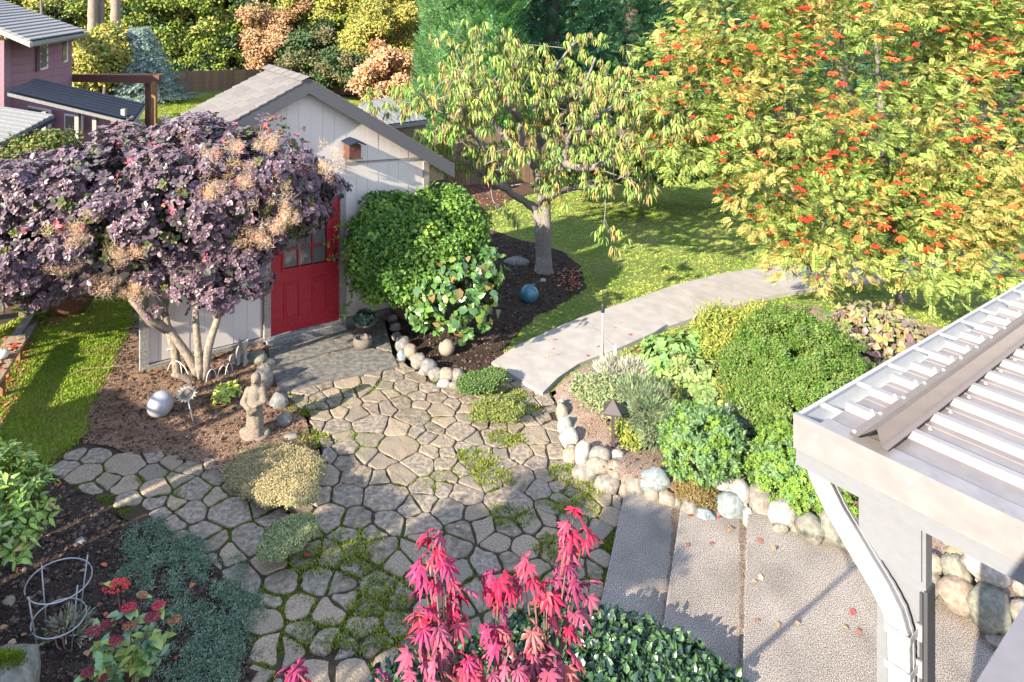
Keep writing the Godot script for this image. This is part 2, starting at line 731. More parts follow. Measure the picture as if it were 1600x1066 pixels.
func make_materials() -> void:
	var grain := noise_tex(0.06, 5, 0.62, 1.0, 1)
	var grain_n := noise_tex(0.05, 5, 0, 1, 2, FastNoiseLite.TYPE_SIMPLEX_SMOOTH, true, 5.0)
	var speck := noise_tex(0.11, 2, 0.05, 1.5, 3, FastNoiseLite.TYPE_SIMPLEX, false, 4.0, 1024)
	var fine_n := noise_tex(0.12, 4, 0, 1, 4, FastNoiseLite.TYPE_SIMPLEX_SMOOTH, true, 6.0)
	var blotch := noise_tex(0.018, 5, 0.5, 1.0, 6)
	var soil_t := noise_tex(0.05, 5, 0.25, 1.15, 7, FastNoiseLite.TYPE_SIMPLEX, false, 4.0, 1024)
	var soil_n := noise_tex(0.045, 5, 0, 1, 8, FastNoiseLite.TYPE_SIMPLEX, true, 12.0, 1024)
	var wood_t := noise_tex(0.03, 4, 0.6, 1.0, 9)
	
	mat("soil", Color.WHITE, 0.95, soil_t, Vector3.ONE * 0.9, soil_n, 1.3)
	var soft := noise_tex(0.05, 3, 0.93, 1.0, 11)
	mat("tan_soil", Color.WHITE, 0.95, soil_t, Vector3.ONE * 0.9, soil_n, 0.5)
	var stain := noise_tex(0.014, 5, 0.86, 1.0, 12)
	mat("joint", Color.WHITE, 0.95, soil_t, Vector3.ONE * 1.6, soil_n, 1.0)
	mat("turf", Color.WHITE, 0.95, soil_t, Vector3.ONE * 1.3, soil_n, 0.8)
	for k in 8:
		var tone: Color = [Color(0.30, 0.265, 0.215), Color(0.26, 0.235, 0.195), Color(0.34, 0.29, 0.23), Color(0.29, 0.27, 0.235), Color(0.235, 0.22, 0.19), Color(0.33, 0.295, 0.25), Color(0.27, 0.24, 0.19), Color(0.31, 0.285, 0.25)][k]
		mat("flag_%d" % k, tone * Color(1.24, 1.13, 0.99), 0.9, blotch if k % 2 else grain, Vector3.ONE * (1.1 + 0.1 * k), grain_n, 0.8)
	mat("concrete", Color(0.385, 0.36, 0.33), 0.9, stain, Vector3.ONE * 0.35, fine_n, 0.05)
	mat("concrete_old", Color(0.25, 0.24, 0.21), 0.9, blotch, Vector3.ONE * 1.0, fine_n, 0.5)
	mat("aggregate", Color(0.44, 0.395, 0.345), 0.9, speck, Vector3.ONE * 0.7, fine_n, 0.25)
	var tones := [Color(0.50, 0.465, 0.41), Color(0.40, 0.34, 0.265), Color(0.31, 0.285, 0.245), Color(0.30, 0.35, 0.35), Color(0.38, 0.30, 0.235), Color(0.28, 0.275, 0.22), Color(0.42, 0.31, 0.18), Color(0.27, 0.265, 0.26)]
	for k in 8:
		mat("rock_%d" % k, tones[k], 0.85, blotch, Vector3(1.7, 1.7, 1.7), grain_n, 0.8)
	mat("mortar", Color(0.44, 0.39, 0.33), 0.95, soil_t, Vector3.ONE * 2.0, soil_n, 1.0)
	mat("siding", Color(0.56, 0.51, 0.465), 0.75, soft, Vector3(6.0, 0.6, 6.0), fine_n, 0.15)
	mat("trim", Color(0.40, 0.36, 0.32), 0.7, wood_t, Vector3(2.0, 2.0, 2.0), fine_n, 0.15)
	mat("fascia", Color(0.13, 0.132, 0.14), 0.75, grain, Vector3(2.5, 2.5, 2.5), fine_n, 0.3)
	mat("shingle", Color(0.235, 0.22, 0.205), 0.95, grain, Vector3.ONE * 2.0, fine_n, 0.8)
	mat("shingle_grey", Color(0.30, 0.30, 0.30), 0.95, grain, Vector3.ONE * 1.2, fine_n, 0.7)
	mat("shingle_navy", Color(0.014, 0.026, 0.05), 0.95, grain, Vector3.ONE * 1.2, fine_n, 0.6)
	mat("red_paint", Color(0.50, 0.028, 0.045), 0.42, wood_t, Vector3(3, 0.6, 3), fine_n, 0.05)
	mat("white_paint", Color(0.66, 0.64, 0.60), 0.5, soft, Vector3.ONE)
	mat("sill", Color(0.42, 0.41, 0.38), 0.6, blotch, Vector3.ONE * 3.0)
	var glass := mat("glass", Color(0.10, 0.11, 0.10), 0.04)
	glass.metallic_specular = 0.9
	mat("dark_room", Color(0.03, 0.028, 0.025), 0.9)  # near-black stands in for the unlit inside of shed and birdhouse
	mat("cladding", Color(0.46, 0.25, 0.30), 0.8, wood_t, Vector3(0.6, 5.0, 0.6), fine_n, 0.2)
	mat("cladding_lit", Color(0.42, 0.26, 0.30), 0.8, wood_t, Vector3(0.6, 5.0, 0.6), fine_n, 0.2)  # pink of the sunlit side; that light is put into the colour
	mat("brown_wood", Color(0.16, 0.07, 0.05), 0.8, wood_t, Vector3(2, 2, 2), fine_n, 0.2)
	mat("post_wood", Color(0.30, 0.15, 0.07), 0.8, wood_t, Vector3(4, 0.5, 4), fine_n, 0.2)
	for k in 4:
		mat("board_%d" % k, [Color(0.33, 0.21, 0.12), Color(0.29, 0.19, 0.12), Color(0.36, 0.24, 0.145), Color(0.27, 0.19, 0.13)][k], 0.85, wood_t, Vector3(5, 0.5, 5), fine_n, 0.3)
	mat("bench_wood", Color(0.42, 0.31, 0.21), 0.8, wood_t, Vector3(2, 2, 2), fine_n, 0.2)
	mat("old_board", Color(0.20, 0.16, 0.12), 0.85, wood_t, Vector3(2, 2, 2), fine_n, 0.3)
	var r := mat("roof_metal", Color(0.25, 0.225, 0.215), 0.42, stain, Vector3.ONE * 0.8)
	r.metallic = 0.25
	r = mat("roof_edge", Color(0.255, 0.238, 0.236), 0.4, stain, Vector3.ONE * 1.2)
	r.metallic = 0.15
	r = mat("rib_metal", Color(0.285, 0.265, 0.25), 0.38, soft, Vector3.ONE * 0.8)
	r.metallic = 0.2
	r = mat("flashing", Color(0.20, 0.165, 0.145), 0.4, soft, Vector3.ONE * 0.8)
	r.metallic = 0.2
	r = mat("galvanised", Color(0.58, 0.60, 0.60), 0.35, soft, Vector3.ONE * 2)
	r.metallic = 0.25
	mat("gutter_white", Color(0.36, 0.36, 0.36), 0.35, soft, Vector3.ONE)
	mat("downspout_paint", Color(0.255, 0.255, 0.26), 0.35, soft, Vector3.ONE)
	mat("grey_paint", Color(0.165, 0.172, 0.185), 0.5, soft, Vector3.ONE)
	mat("grey_paint_shaded", Color(0.06, 0.062, 0.07), 0.5, stain, Vector3.ONE)  # same grey darkened: shade on the side of the post, put into the colour
	mat("rail_paint", Color(0.17, 0.155, 0.155), 0.45, soft, Vector3.ONE)
	mat("bark", Color(0.20, 0.165, 0.135), 0.95, blotch, Vector3(4, 2, 4), soil_n, 1.0)
	mat("bark_pale", Color(0.42, 0.345, 0.27), 0.9, blotch, Vector3(2.5, 1.2, 2.5), grain_n, 0.9)
	mat("bark_silver", Color(0.27, 0.245, 0.22), 0.9, wood_t, Vector3(3.0, 0.8, 3.0), grain_n, 0.9)
	mat("twig", Color(0.13, 0.07, 0.055), 0.8)
	mat("terracotta", Color(0.27, 0.13, 0.08), 0.75, blotch, Vector3.ONE * 2.5, fine_n, 0.4)
	mat("pot_stone", Color(0.22, 0.19, 0.165), 0.8, blotch, Vector3.ONE * 5, fine_n, 0.4)
	mat("statue_stone", Color(0.30, 0.25, 0.195), 0.9, blotch, Vector3.ONE * 5, grain_n, 0.5)
	mat("statue_pale", Color(0.50, 0.46, 0.39), 0.9, blotch, Vector3.ONE * 7, grain_n, 0.4)
	var gl := mat("globe_glaze", Color(0.27, 0.27, 0.29), 0.18)
	gl.clearcoat_enabled = true
	gl.clearcoat = 0.6
	gl = mat("globe_blue", Color(0.06, 0.22, 0.30), 0.2, blotch, Vector3.ONE * 4)
	gl.clearcoat_enabled = true
	gl.clearcoat = 0.6
	var wm := mat("wire", Color(0.30, 0.31, 0.32), 0.4)
	wm.metallic = 0.6
	mat("lamp_bronze", Color(0.055, 0.045, 0.045), 0.45)
	mat("black_plastic", Color(0.03, 0.03, 0.032), 0.5)
	mat("lichen_disc", Color(0.42, 0.36, 0.29), 0.9, blotch, Vector3.ONE * 9, grain_n, 0.6)
	leafy("leaf", Color.WHITE, 0.55, 0.5)
	leafy("leaf_shiny", Color.WHITE, 0.34, 0.35, 0.5)
	leafy("leaf_soft", Color.WHITE, 0.85, 0.4, 0.2)
	leafy("leaf_maple", Color(0.8, 0.8, 0.8), 0.6, 0.22, 0.3)
	leafy("plume", Color.WHITE, 0.95, 0.8, 0.1)
	var purple := leafy("leaf_purple", Color.WHITE, 0.42, 0.3, 0.5)
	purple.rim_enabled = true
	purple.rim = 0.5
	mat("berry", Color(0.62, 0.065, 0.015), 0.35)
	mat("berry_b", Color(0.50, 0.03, 0.015), 0.35)
	mat("berry_c", Color(0.66, 0.12, 0.03), 0.4)


func soil_height(x: float, z: float) -> float:
	return level(x, 0.012 + 0.018 * N.get_noise_2d(x * 6.0, z * 6.0) + 0.012 * N.get_noise_2d(x * 17.0, z * 17.0))


func clods(parent: Node3D, called: String, pts: Array, n: int, h: Callable, cols: Array, s0 := 0.008, s1 := 0.03) -> void:
	# crumbs and bark chips lying on a bed
	var b := MB.new()
	b.smooth = false
	b.rock(Vector3(1, 0.45, 0.7), N, Vector3(3, 1, 2), 0.5, 3, 5)
	var m := b.mesh()
	var where := []
	for p in inside(pts, n):
		var q: Vector2 = p
		where.append(Transform3D((Basis(Vector3.UP, rng.randf() * TAU) * Basis(Vector3.RIGHT, rng.randf_range(-0.5, 0.5))).scaled(Vector3.ONE * lerpf(s0, s1, pow(rng.randf(), 3))), Vector3(q.x, h.call(q.x, q.y) + 0.004, q.y)))
	scatter(parent, called, m, M.soil, where, cols, 0.35)


func grass_on(called: String, pts: Array, n: int, h: float, cols: Array, length := 0.028) -> void:
	var m := sprig("tuft", 14, 0.075, length, 0.009, [Color(1, 1, 1), Color(0.8, 0.85, 0.75), Color(1.15, 1.1, 0.9)])
	var where := []
	var tints := []
	for p in inside(pts, n):
		var q: Vector2 = p
		where.append(Transform3D(Basis(Vector3.UP, rng.randf() * TAU).scaled(Vector3.ONE * rng.randf_range(0.7, 1.3)), Vector3(q.x, level(q.x, h), q.y)))
	var o := scatter(self, called, m, M.leaf_soft, where, cols, 0.2)
	for i in where.size():
		var q: Vector3 = where[i].origin
		var k := clampf(0.5 + 1.1 * N.get_noise_2d(q.x * 1.3, q.z * 1.3), 0, 1)
		o.multimesh.set_instance_color(i, vary((cols[0] as Color).lerp(cols[1], k).lerp(cols[2], clampf(N.get_noise_2d(q.x * 4.0 + 90.0, q.z * 4.0) * 1.2, 0, 0.4)), 0.12))
	tag(o, "short lawn grass blades growing on " + called.replace("_", " "), "grass", "", "stuff")


func lawn_tint(x: float, z: float) -> Color:
	var k := clampf(0.5 + 1.2 * N.get_noise_2d(x * 1.3, z * 1.3), 0, 1)
	return Color(0.20, 0.29, 0.05).lerp(Color(0.31, 0.35, 0.10), k)


var patio_line := []
var bed_line := []
var lawn_back := []
var lawn_left := []


func bed_height(x: float, z: float) -> float:
	# the raised bed: level with the rocks in front, running out to the lawn behind
	var p := Vector2(x, z)
	var front := 1e9
	for i in bed_front.size() - 1:
		var a := Vector2(bed_front[i].x, bed_front[i].z)
		var b := Vector2(bed_front[i + 1].x, bed_front[i + 1].z)
		front = minf(front, p.distance_to(Geometry2D.get_closest_point_to_segment(p, a, b)))
	var h := lerpf(lerpf(0.04, 0.24, clampf((x - 0.6) / 0.6, 0, 1)), 0.03, clampf((front - 0.2) / 1.6, 0, 1))
	var right := clampf((x - 2.0) / 2.0, 0, 1)
	h += right * 0.35
	return level(x, h + 0.02 * N.get_noise_2d(x * 6.0, z * 6.0) + 0.014 * N.get_noise_2d(x * 17.0, z * 17.0))


var bed_front := []


func make_ground() -> void:
	var b := new_mb()
	b.col = Color(0.10, 0.075, 0.05)
	var far := []
	for p in [[-240, -300], [240, -300], [240, 60], [-240, 60]]:
		far.append(Vector3(p[0], level(p[0], -0.09), p[1]))
	b.quad(far[0], far[1], far[2], far[3])
	structure("ground", b.mesh(), M.soil, "bare brown earth under the whole garden")

	lawn_back = [Vector3(-1.589, 0.175, -17.477), Vector3(-1.921, 0.211, -19.206), Vector3(-1.589, 0.175, -21.846), Vector3(2.247, -0.247, -24.714), Vector3(15.839, -1.742, -34.845), Vector3(41.948, -4.614, -48.571), Vector3(13.815, -1.520, -15.830), Vector3(8.245, -0.907, -12.956), Vector3(6.667, -0.733, -12.222), Vector3(5.602, -0.616, -12.576), Vector3(4.230, -0.465, -12.244), Vector3(2.593, -0.285, -10.970), Vector3(1.421, -0.156, -10.418), Vector3(0.708, -0.078, -9.736), Vector3(0.432, -0.048, -9.500), Vector3(0.000, 0.000, -10.389), Vector3(-0.278, 0.031, -10.176), Vector3(-0.693, 0.076, -9.528), Vector3(-0.926, 0.102, -10.181), Vector3(-0.531, 0.058, -14.594)]
	structure("lawn", sheet(lawn_back, 0.4, func(x, z): return level(x, 0.0 + 0.012 * N.get_noise_2d(x, z)), lawn_tint, 0.03), M.turf, "mown lawn around the cherry tree and the curved path")
	grass_on("back_lawn_grass", lawn_back, 82000, -0.004, [Color(0.23, 0.36, 0.05), Color(0.37, 0.45, 0.09), Color(0.42, 0.41, 0.15)])
	lawn_left = [Vector3(-4.930, 0.542, -5.116), Vector3(-8.169, 0.899, -8.558), Vector3(-7.136, 0.785, -9.128), Vector3(-6.954, 0.765, -9.934), Vector3(-6.591, 0.725, -10.508), Vector3(-6.024, 0.663, -11.043), Vector3(-5.506, 0.606, -10.300), Vector3(-5.292, 0.582, -9.466), Vector3(-4.937, 0.543, -8.354), Vector3(-4.657, 0.512, -7.646), Vector3(-4.710, 0.518, -7.049), Vector3(-4.898, 0.539, -6.735), Vector3(-4.744, 0.522, -6.067)]
	structure("side_lawn", sheet(lawn_left, 0.3, func(x, z): return level(x, 0.004 + 0.015 * N.get_noise_2d(x * 2, z * 2)), lawn_tint, 0.03), M.turf, "small strip of lawn between the bench and the shed")
	grass_on("side_lawn_grass", lawn_left, 42000, 0.0, [Color(0.20, 0.31, 0.04), Color(0.30, 0.37, 0.06), Color(0.30, 0.24, 0.10)], 0.045)
	grass_on("far_lawn_grass", [Vector3(-13.919, 1.531, -26.172), Vector3(-13.339, 1.467, -31.219), Vector3(-11.281, 1.241, -32.654), Vector3(-7.445, 0.819, -34.124), Vector3(-4.461, 0.491, -32.711), Vector3(-2.208, 0.243, -24.286), Vector3(-3.434, 0.378, -23.611), Vector3(-9.917, 1.091, -23.211), Vector3(-10.978, 1.208, -21.957)], 16000, 0.0, [Color(0.20, 0.29, 0.03), Color(0.32, 0.37, 0.06), Color(0.35, 0.33, 0.1)], 0.06)
	structure("far_lawn", sheet([Vector3(-14.103, 1.551, -25.022), Vector3(-15.612, 1.717, -28.622), Vector3(-13.880, 1.527, -32.484), Vector3(-11.760, 1.294, -34.041), Vector3(-7.727, 0.850, -35.417), Vector3(-4.317, 0.475, -33.918), Vector3(-1.709, 0.188, -23.492), Vector3(-3.168, 0.348, -21.778), Vector3(-9.716, 1.069, -22.740), Vector3(-11.281, 1.241, -21.769)], 0.6, func(x, z): return level(x, -0.01), lawn_tint, 0.03), M.turf, "sunlit lawn between the pink house and the shed")

	var dark := func(x, z):
		var k := clampf(0.5 + 1.3 * N.get_noise_2d(x * 5, z * 5), 0, 1)
		return Color(0.055, 0.036, 0.026).lerp(Color(0.10, 0.062, 0.042), k)
	var tan := func(x, z):
		var k := clampf(0.5 + 1.3 * N.get_noise_2d(x * 5, z * 5), 0, 1)
		return Color(0.42, 0.30, 0.225).lerp(Color(0.56, 0.42, 0.325), k)
	var brown := func(x, z):
		var k := clampf(0.5 + 1.3 * N.get_noise_2d(x * 5, z * 5), 0, 1)
		return Color(0.27, 0.158, 0.095).lerp(Color(0.42, 0.27, 0.175), k)
	var up := func(x, z): return soil_height(x, z) + 0.012
	var smoke_bed := [Vector3(-5.797, 0.638, -10.957), Vector3(-4.861, 0.535, -9.300), Vector3(-3.565, 0.392, -10.056), Vector3(-3.233, 0.356, -9.664), Vector3(-2.931, 0.322, -8.907), Vector3(-2.417, 0.266, -8.309), Vector3(-2.087, 0.230, -7.653), Vector3(-2.140, 0.235, -7.135), Vector3(-2.506, 0.276, -6.892), Vector3(-3.044, 0.335, -7.280), Vector3(-3.588, 0.395, -7.447), Vector3(-3.945, 0.434, -7.417), Vector3(-4.582, 0.504, -7.501), Vector3(-4.898, 0.539, -8.225), Vector3(-5.216, 0.574, -9.254), Vector3(-5.563, 0.612, -10.285)]
	structure("smoke_tree_bed", sheet(smoke_bed, 0.09, up, brown, 0.04), M.tan_soil, "brown soil bed under the purple tree, beside the shed wall")
	clods(self, "smoke_tree_bed_crumbs", smoke_bed, 5000, up, [Color(0.22, 0.13, 0.09), Color(0.12, 0.075, 0.05), Color(0.33, 0.22, 0.15)])
	var side_bed := [Vector3(-4.532, 0.498, -6.982), Vector3(-3.939, 0.433, -6.667), Vector3(-3.247, 0.357, -6.378), Vector3(-2.589, 0.285, -6.123), Vector3(-2.064, 0.227, -5.470), Vector3(-1.768, 0.194, -4.861), Vector3(-4.235, 0.466, -4.394), Vector3(-5.738, 0.631, -5.586), Vector3(-5.015, 0.552, -6.414), Vector3(-4.843, 0.533, -6.744)]
	structure("side_bed", sheet(side_bed, 0.10, up, dark, 0.04), M.soil, "dark bark mulch bed with the wire cage")
	clods(self, "side_bed_chips", side_bed, 9000, up, [Color(0.07, 0.045, 0.034), Color(0.04, 0.028, 0.022), Color(0.14, 0.09, 0.07), Color(0.24, 0.17, 0.13)], 0.008, 0.032)
	var cherry_bed := [Vector3(-2.516, 0.277, -11.534), Vector3(-2.037, 0.224, -11.919), Vector3(-1.747, 0.192, -10.797), Vector3(-1.258, 0.138, -9.887), Vector3(-0.875, 0.096, -9.623), Vector3(-0.625, 0.069, -9.542), Vector3(-0.230, 0.025, -10.113), Vector3(-0.097, 0.011, -10.663), Vector3(0.321, -0.035, -11.768), Vector3(1.043, -0.115, -12.747), Vector3(1.418, -0.156, -13.445), Vector3(1.386, -0.152, -14.517), Vector3(1.114, -0.123, -15.319), Vector3(0.000, 0.000, -15.938), Vector3(-0.904, 0.099, -16.568), Vector3(-2.220, 0.244, -15.261), Vector3(-3.023, 0.333, -12.791)]
	structure("cherry_bed", sheet(cherry_bed, 0.12, up, dark, 0.05), M.soil, "dark mulch bed round the cherry trunk and the blue globe")
	clods(self, "cherry_bed_chips", cherry_bed, 7000, up, [Color(0.07, 0.045, 0.034), Color(0.045, 0.03, 0.024), Color(0.16, 0.10, 0.075), Color(0.26, 0.19, 0.14)], 0.01, 0.04)
	var leaf_bed := [Vector3(-1.742, 0.192, -17.417), Vector3(-1.848, 0.203, -20.326), Vector3(-1.202, 0.132, -22.035), Vector3(4.893, -0.538, -25.628), Vector3(6.044, -0.665, -25.570), Vector3(3.285, -0.361, -22.585), Vector3(1.136, -0.125, -20.824), Vector3(0.000, 0.000, -19.212), Vector3(-0.488, 0.054, -17.906)]
	structure("fence_bed", sheet(leaf_bed, 0.3, up, func(x, z): return Color(0.24, 0.12, 0.07).lerp(Color(0.14, 0.085, 0.055), clampf(0.5 + N.get_noise_2d(x * 4, z * 4), 0, 1)), 0.06), M.soil, "leaf-strewn brown earth along the fence behind the cherry tree")
	bed_front = [Vector3(0.563, -0.062, -9.385), Vector3(0.597, -0.066, -8.879), Vector3(0.680, -0.075, -8.310), Vector3(0.823, -0.091, -7.875), Vector3(1.192, -0.131, -7.621), Vector3(1.500, -0.165, -7.502), Vector3(1.828, -0.201, -7.447), Vector3(2.492, -0.274, -7.408), Vector3(2.845, -0.313, -7.279), Vector3(3.187, -0.351, -7.155), Vector3(3.557, -0.391, -6.864), Vector3(3.940, -0.433, -6.374), Vector3(4.286, -0.471, -5.893)]
	bed_line = bed_front.duplicate()
	bed_line.append_array([Vector3(4.776, -0.525, -5.838), Vector3(8.947, -0.984, -9.842), Vector3(9.027, -0.993, -12.412), Vector3(6.999, -0.770, -12.417), Vector3(5.854, -0.644, -12.151), Vector3(5.599, -0.616, -12.832), Vector3(4.449, -0.489, -12.548), Vector3(2.645, -0.291, -11.189), Vector3(1.538, -0.169, -10.577), Vector3(0.912, -0.100, -10.036), Vector3(0.593, -0.065, -9.598)])
	structure("raised_bed", sheet(bed_line, 0.09, bed_height, tan, 0.02), M.tan_soil, "raised bed of dry tan soil behind the rock wall")
	clods(self, "raised_bed_crumbs", bed_line, 9000, bed_height, [Color(0.36, 0.25, 0.18), Color(0.27, 0.18, 0.13), Color(0.48, 0.37, 0.28)], 0.006, 0.024)


# ---------------------------------------------------------------- paving

func cell_of(i: int, pts: Array, size: Array) -> PackedVector2Array:
	var p: Vector2 = pts[i]
	var poly := PackedVector2Array([p + Vector2(-1, -1), p + Vector2(1, -1), p + Vector2(1, 1), p + Vector2(-1, 1)])
	for j in pts.size():
		if j == i:
			continue
		var q: Vector2 = pts[j]
		var d := q - p
		if d.length() > 1.6:
			continue
		var m := p + d * clampf(0.5 + (size[i] * size[i] - size[j] * size[j]) * 0.125 / d.length_squared(), 0.2, 0.8)
		var out := PackedVector2Array()
		for k in poly.size():
			var a := poly[k]
			var b := poly[(k + 1) % poly.size()]
			var sa := (a - m).dot(d)
			var sb := (b - m).dot(d)
			if sa <= 0:
				out.push_back(a)
			if (sa < 0) != (sb < 0) and absf(sa - sb) > 1e-9:
				out.push_back(a.lerp(b, sa / (sa - sb)))
		poly = out
	return poly


func stone_mesh(poly: PackedVector2Array, c: Vector2, top: float, gap: float, bow: float, round_: float) -> ArrayMesh:
	# one flagstone about its own centre: cut corners, worn edge, slightly uneven face
	var cut := PackedVector2Array()
	var n := poly.size()
	for k in n:
		var a := poly[k]
		var b := poly[(k + 1) % n]
		var z := poly[(k + n - 1) % n]
		if a.distance_to(b) < 0.05:
			continue
		var r := minf(0.3, round_ / maxf(a.distance_to(b), 0.01))
		var w := minf(0.3, round_ / maxf(a.distance_to(z), 0.01))
		cut.push_back(a.lerp(z, w))
		cut.push_back(a.lerp(b, r))
	var ring := PackedVector2Array()
	n = cut.size()
	for k in n:
		var a := cut[k]
		var b := cut[(k + 1) % n]
		ring.push_back(a)
		if a.distance_to(b) > 0.10:
			var m := (a + b) / 2.0
			ring.push_back(m + (m - c).normalized() * rng.randf_range(-0.016, 0.010))
	n = ring.size()
	var mb := MB.new()
	mb.smooth = false
	var tilt := Vector2(rng.randf_range(-1, 1), rng.randf_range(-1, 1)) * bow
	var rows := []
	for step in [[gap, -0.06], [gap, top - 0.009], [gap + 0.006, top - 0.002], [gap + 0.03, top], [-1.0, top]]:
		var row := []
		for k in n:
			var d := ring[k] - c
			var l := d.length()
			var q := d * maxf(0.15, (l - float(step[0])) / l)
			if step[0] < 0.0:
				q = d * 0.45
			var y: float = step[1] + q.dot(tilt)
			if step[1] > 0.0:
				y += 0.010 * N.get_noise_2d((c.x + q.x) * 9.0, (c.y + q.y) * 9.0)
			row.append(Vector3(q.x, y - SLOPE * q.x, q.y))
		rows.append(row)
	for i in rows.size() - 1:
		for k in n:
			var j := (k + 1) % n
			mb.quad(rows[i][j], rows[i + 1][j], rows[i + 1][k], rows[i][k])
	for k in n:
		mb.tri(rows[-1][k], rows[-1][(k + 1) % n], Vector3(0, top, 0))
	return mb.mesh()


func make_paving() -> void:
	patio_line = [Vector3(-4.776, 0.525, -6.912), Vector3(-4.672, 0.514, -7.290), Vector3(-4.595, 0.505, -7.543), Vector3(-4.007, 0.441, -7.471), Vector3(-3.568, 0.393, -7.548), Vector3(-3.054, 0.336, -7.465), Vector3(-2.573, 0.283, -7.112), Vector3(-2.138, 0.235, -7.351), Vector3(-2.097, 0.231, -7.819), Vector3(-2.435, 0.268, -8.371), Vector3(-2.916, 0.321, -8.910), Vector3(-3.247, 0.357, -9.400), Vector3(-3.168, 0.348, -9.679), Vector3(-1.865, 0.205, -10.256), Vector3(-1.425, 0.157, -9.797), Vector3(-0.944, 0.104, -9.443), Vector3(-0.637, 0.070, -9.346), Vector3(-0.263, 0.029, -10.330), Vector3(0.460, -0.051, -9.735), Vector3(0.600, -0.066, -9.165), Vector3(0.617, -0.068, -8.485), Vector3(0.756, -0.083, -7.919), Vector3(1.215, -0.134, -7.595), Vector3(0.772, -0.085, -6.067), Vector3(0.542, -0.060, -5.676), Vector3(0.361, -0.040, -4.959), Vector3(-1.764, 0.194, -4.734), Vector3(-2.064, 0.227, -5.470), Vector3(-2.589, 0.285, -6.123), Vector3(-3.247, 0.357, -6.378), Vector3(-3.939, 0.433, -6.667)]
	var joints := func(x, z):
		var k := N.get_noise_2d(x * 2.2 + 40.0, z * 2.2)
		var near := clampf((z + 7.6) / 1.2, 0, 1)
		var g := clampf(k * 2.4 + 0.1 + near * 0.6, 0, 1)
		return Color(0.10, 0.072, 0.048).lerp(Color(0.095, 0.125, 0.012), g)
	var floor_ := structure("stone_patio", sheet(patio_line, 0.1, func(x, z): return level(x, 0.006 + 0.008 * N.get_noise_2d(x * 8, z * 8)), joints, 0.02), M.joint, "patio of irregular flagstones with mossy joints")
	# scattered stone centres, relaxed so that no two crowd each other
	var poly := flat(patio_line)
	var pts := []
	var box := Rect2(poly[0], Vector2.ZERO)
	for p in poly:
		box = box.expand(p)
	box = box.grow(0.6)
	var tries := 0
	while tries < 14000:
		tries += 1
		var p := Vector2(rng.randf_range(box.position.x, box.end.x), rng.randf_range(box.position.y, box.end.y))
		var need := 0.134 + 0.24 * pow(rng.randf(), 1.9) * (1.0 - 0.6 * tries / 14000.0)
		var ok := true
		for q in pts:
			if p.distance_to(q[0]) < (need + q[1]) * 0.5 + 0.012:
				ok = false
				break
		if ok:
			pts.append([p, need])
	var centres := []
	var sizes := []
	for q in pts:
		centres.append(q[0])
		sizes.append(q[1])
	var made := 0
	for i in centres.size():
		var p: Vector2 = centres[i]
		if not Geometry2D.is_point_in_polygon(p, poly):
			continue
		var cell := cell_of(i, centres, sizes)
		var mid := Vector2.ZERO
		for q in cell:
			mid += q
		mid /= cell.size()
		var keep := Geometry2D.intersect_polygons(cell, poly)
		if keep.is_empty() or keep[0].size() < 3:
			continue
		cell = keep[0]
		if not Geometry2D.is_polygon_clockwise(cell):
			cell.reverse()
		mid = Vector2.ZERO
		for q in cell:
			mid += q
		mid /= cell.size()
		var area := 0.0
		for k in cell.size():
			area += cell[k].cross(cell[(k + 1) % cell.size()]) * 0.5
		if absf(area) < 0.012:
			continue
		var near := clampf((mid.y + 7.2) / 1.4, 0, 1)
		var gap := 0.006 + 0.006 * rng.randf() + 0.007 * near
		put(floor_, "flagstone", stone_mesh(cell, mid, rng.randf_range(0.017, 0.028), gap, 0.03, 0.018 + 0.02 * near), M["flag_%d" % (rng.randi() % 8)], Transform3D(Basis.IDENTITY, Vector3(mid.x, level(mid.x), mid.y)))
		made += 1
	print("flagstones ", made)
	# moss swelling out of the joints in patches
	var m := sprig("tuft", 9, 0.03, 0.022, 0.008, [Color(1, 1, 1), Color(0.75, 0.8, 0.7), Color(1.25, 1.2, 0.9)])
	var where := []
	var tall := []
	for p in inside(patio_line, 34000):
		var q: Vector2 = p
		var near := clampf((q.y + 7.6) / 1.2, 0, 1)
		if N.get_noise_2d(q.x * 2.2 + 40.0, q.y * 2.2) * 2.4 - 0.15 + near * 0.6 > rng.randf():
			where.append(Transform3D(Basis(Vector3.UP, rng.randf() * TAU).scaled(Vector3.ONE * rng.randf_range(0.6, 1.1)), Vector3(q.x, level(q.x, 0.006), q.y)))
	for c in [Vector3(-0.245, 0.027, -9.000), Vector3(0.000, 0.000, -9.350), Vector3(-0.080, 0.009, -8.819), Vector3(0.124, -0.014, -9.073), Vector3(0.725, -0.080, -7.597), Vector3(0.642, -0.071, -7.845), Vector3(0.429, -0.047, -6.740), Vector3(0.663, -0.073, -7.295), Vector3(-0.076, 0.008, -8.359), Vector3(-0.397, 0.044, -7.946), Vector3(-0.209, 0.023, -7.650), Vector3(-1.429, 0.157, -6.551), Vector3(-1.310, 0.144, -6.266), Vector3(-1.537, 0.169, -6.381), Vector3(-1.768, 0.195, -6.274), Vector3(0.000, 0.000, -7.101), Vector3(-1.041, 0.115, -6.026), Vector3(-1.124, 0.124, -5.886), Vector3(-0.868, 0.095, -5.617), Vector3(-1.510, 0.166, -5.538), Vector3(-1.216, 0.134, -5.574), Vector3(-2.314, 0.255, -7.955), Vector3(-2.564, 0.282, -8.548), Vector3(0.478, -0.053, -5.843)]:
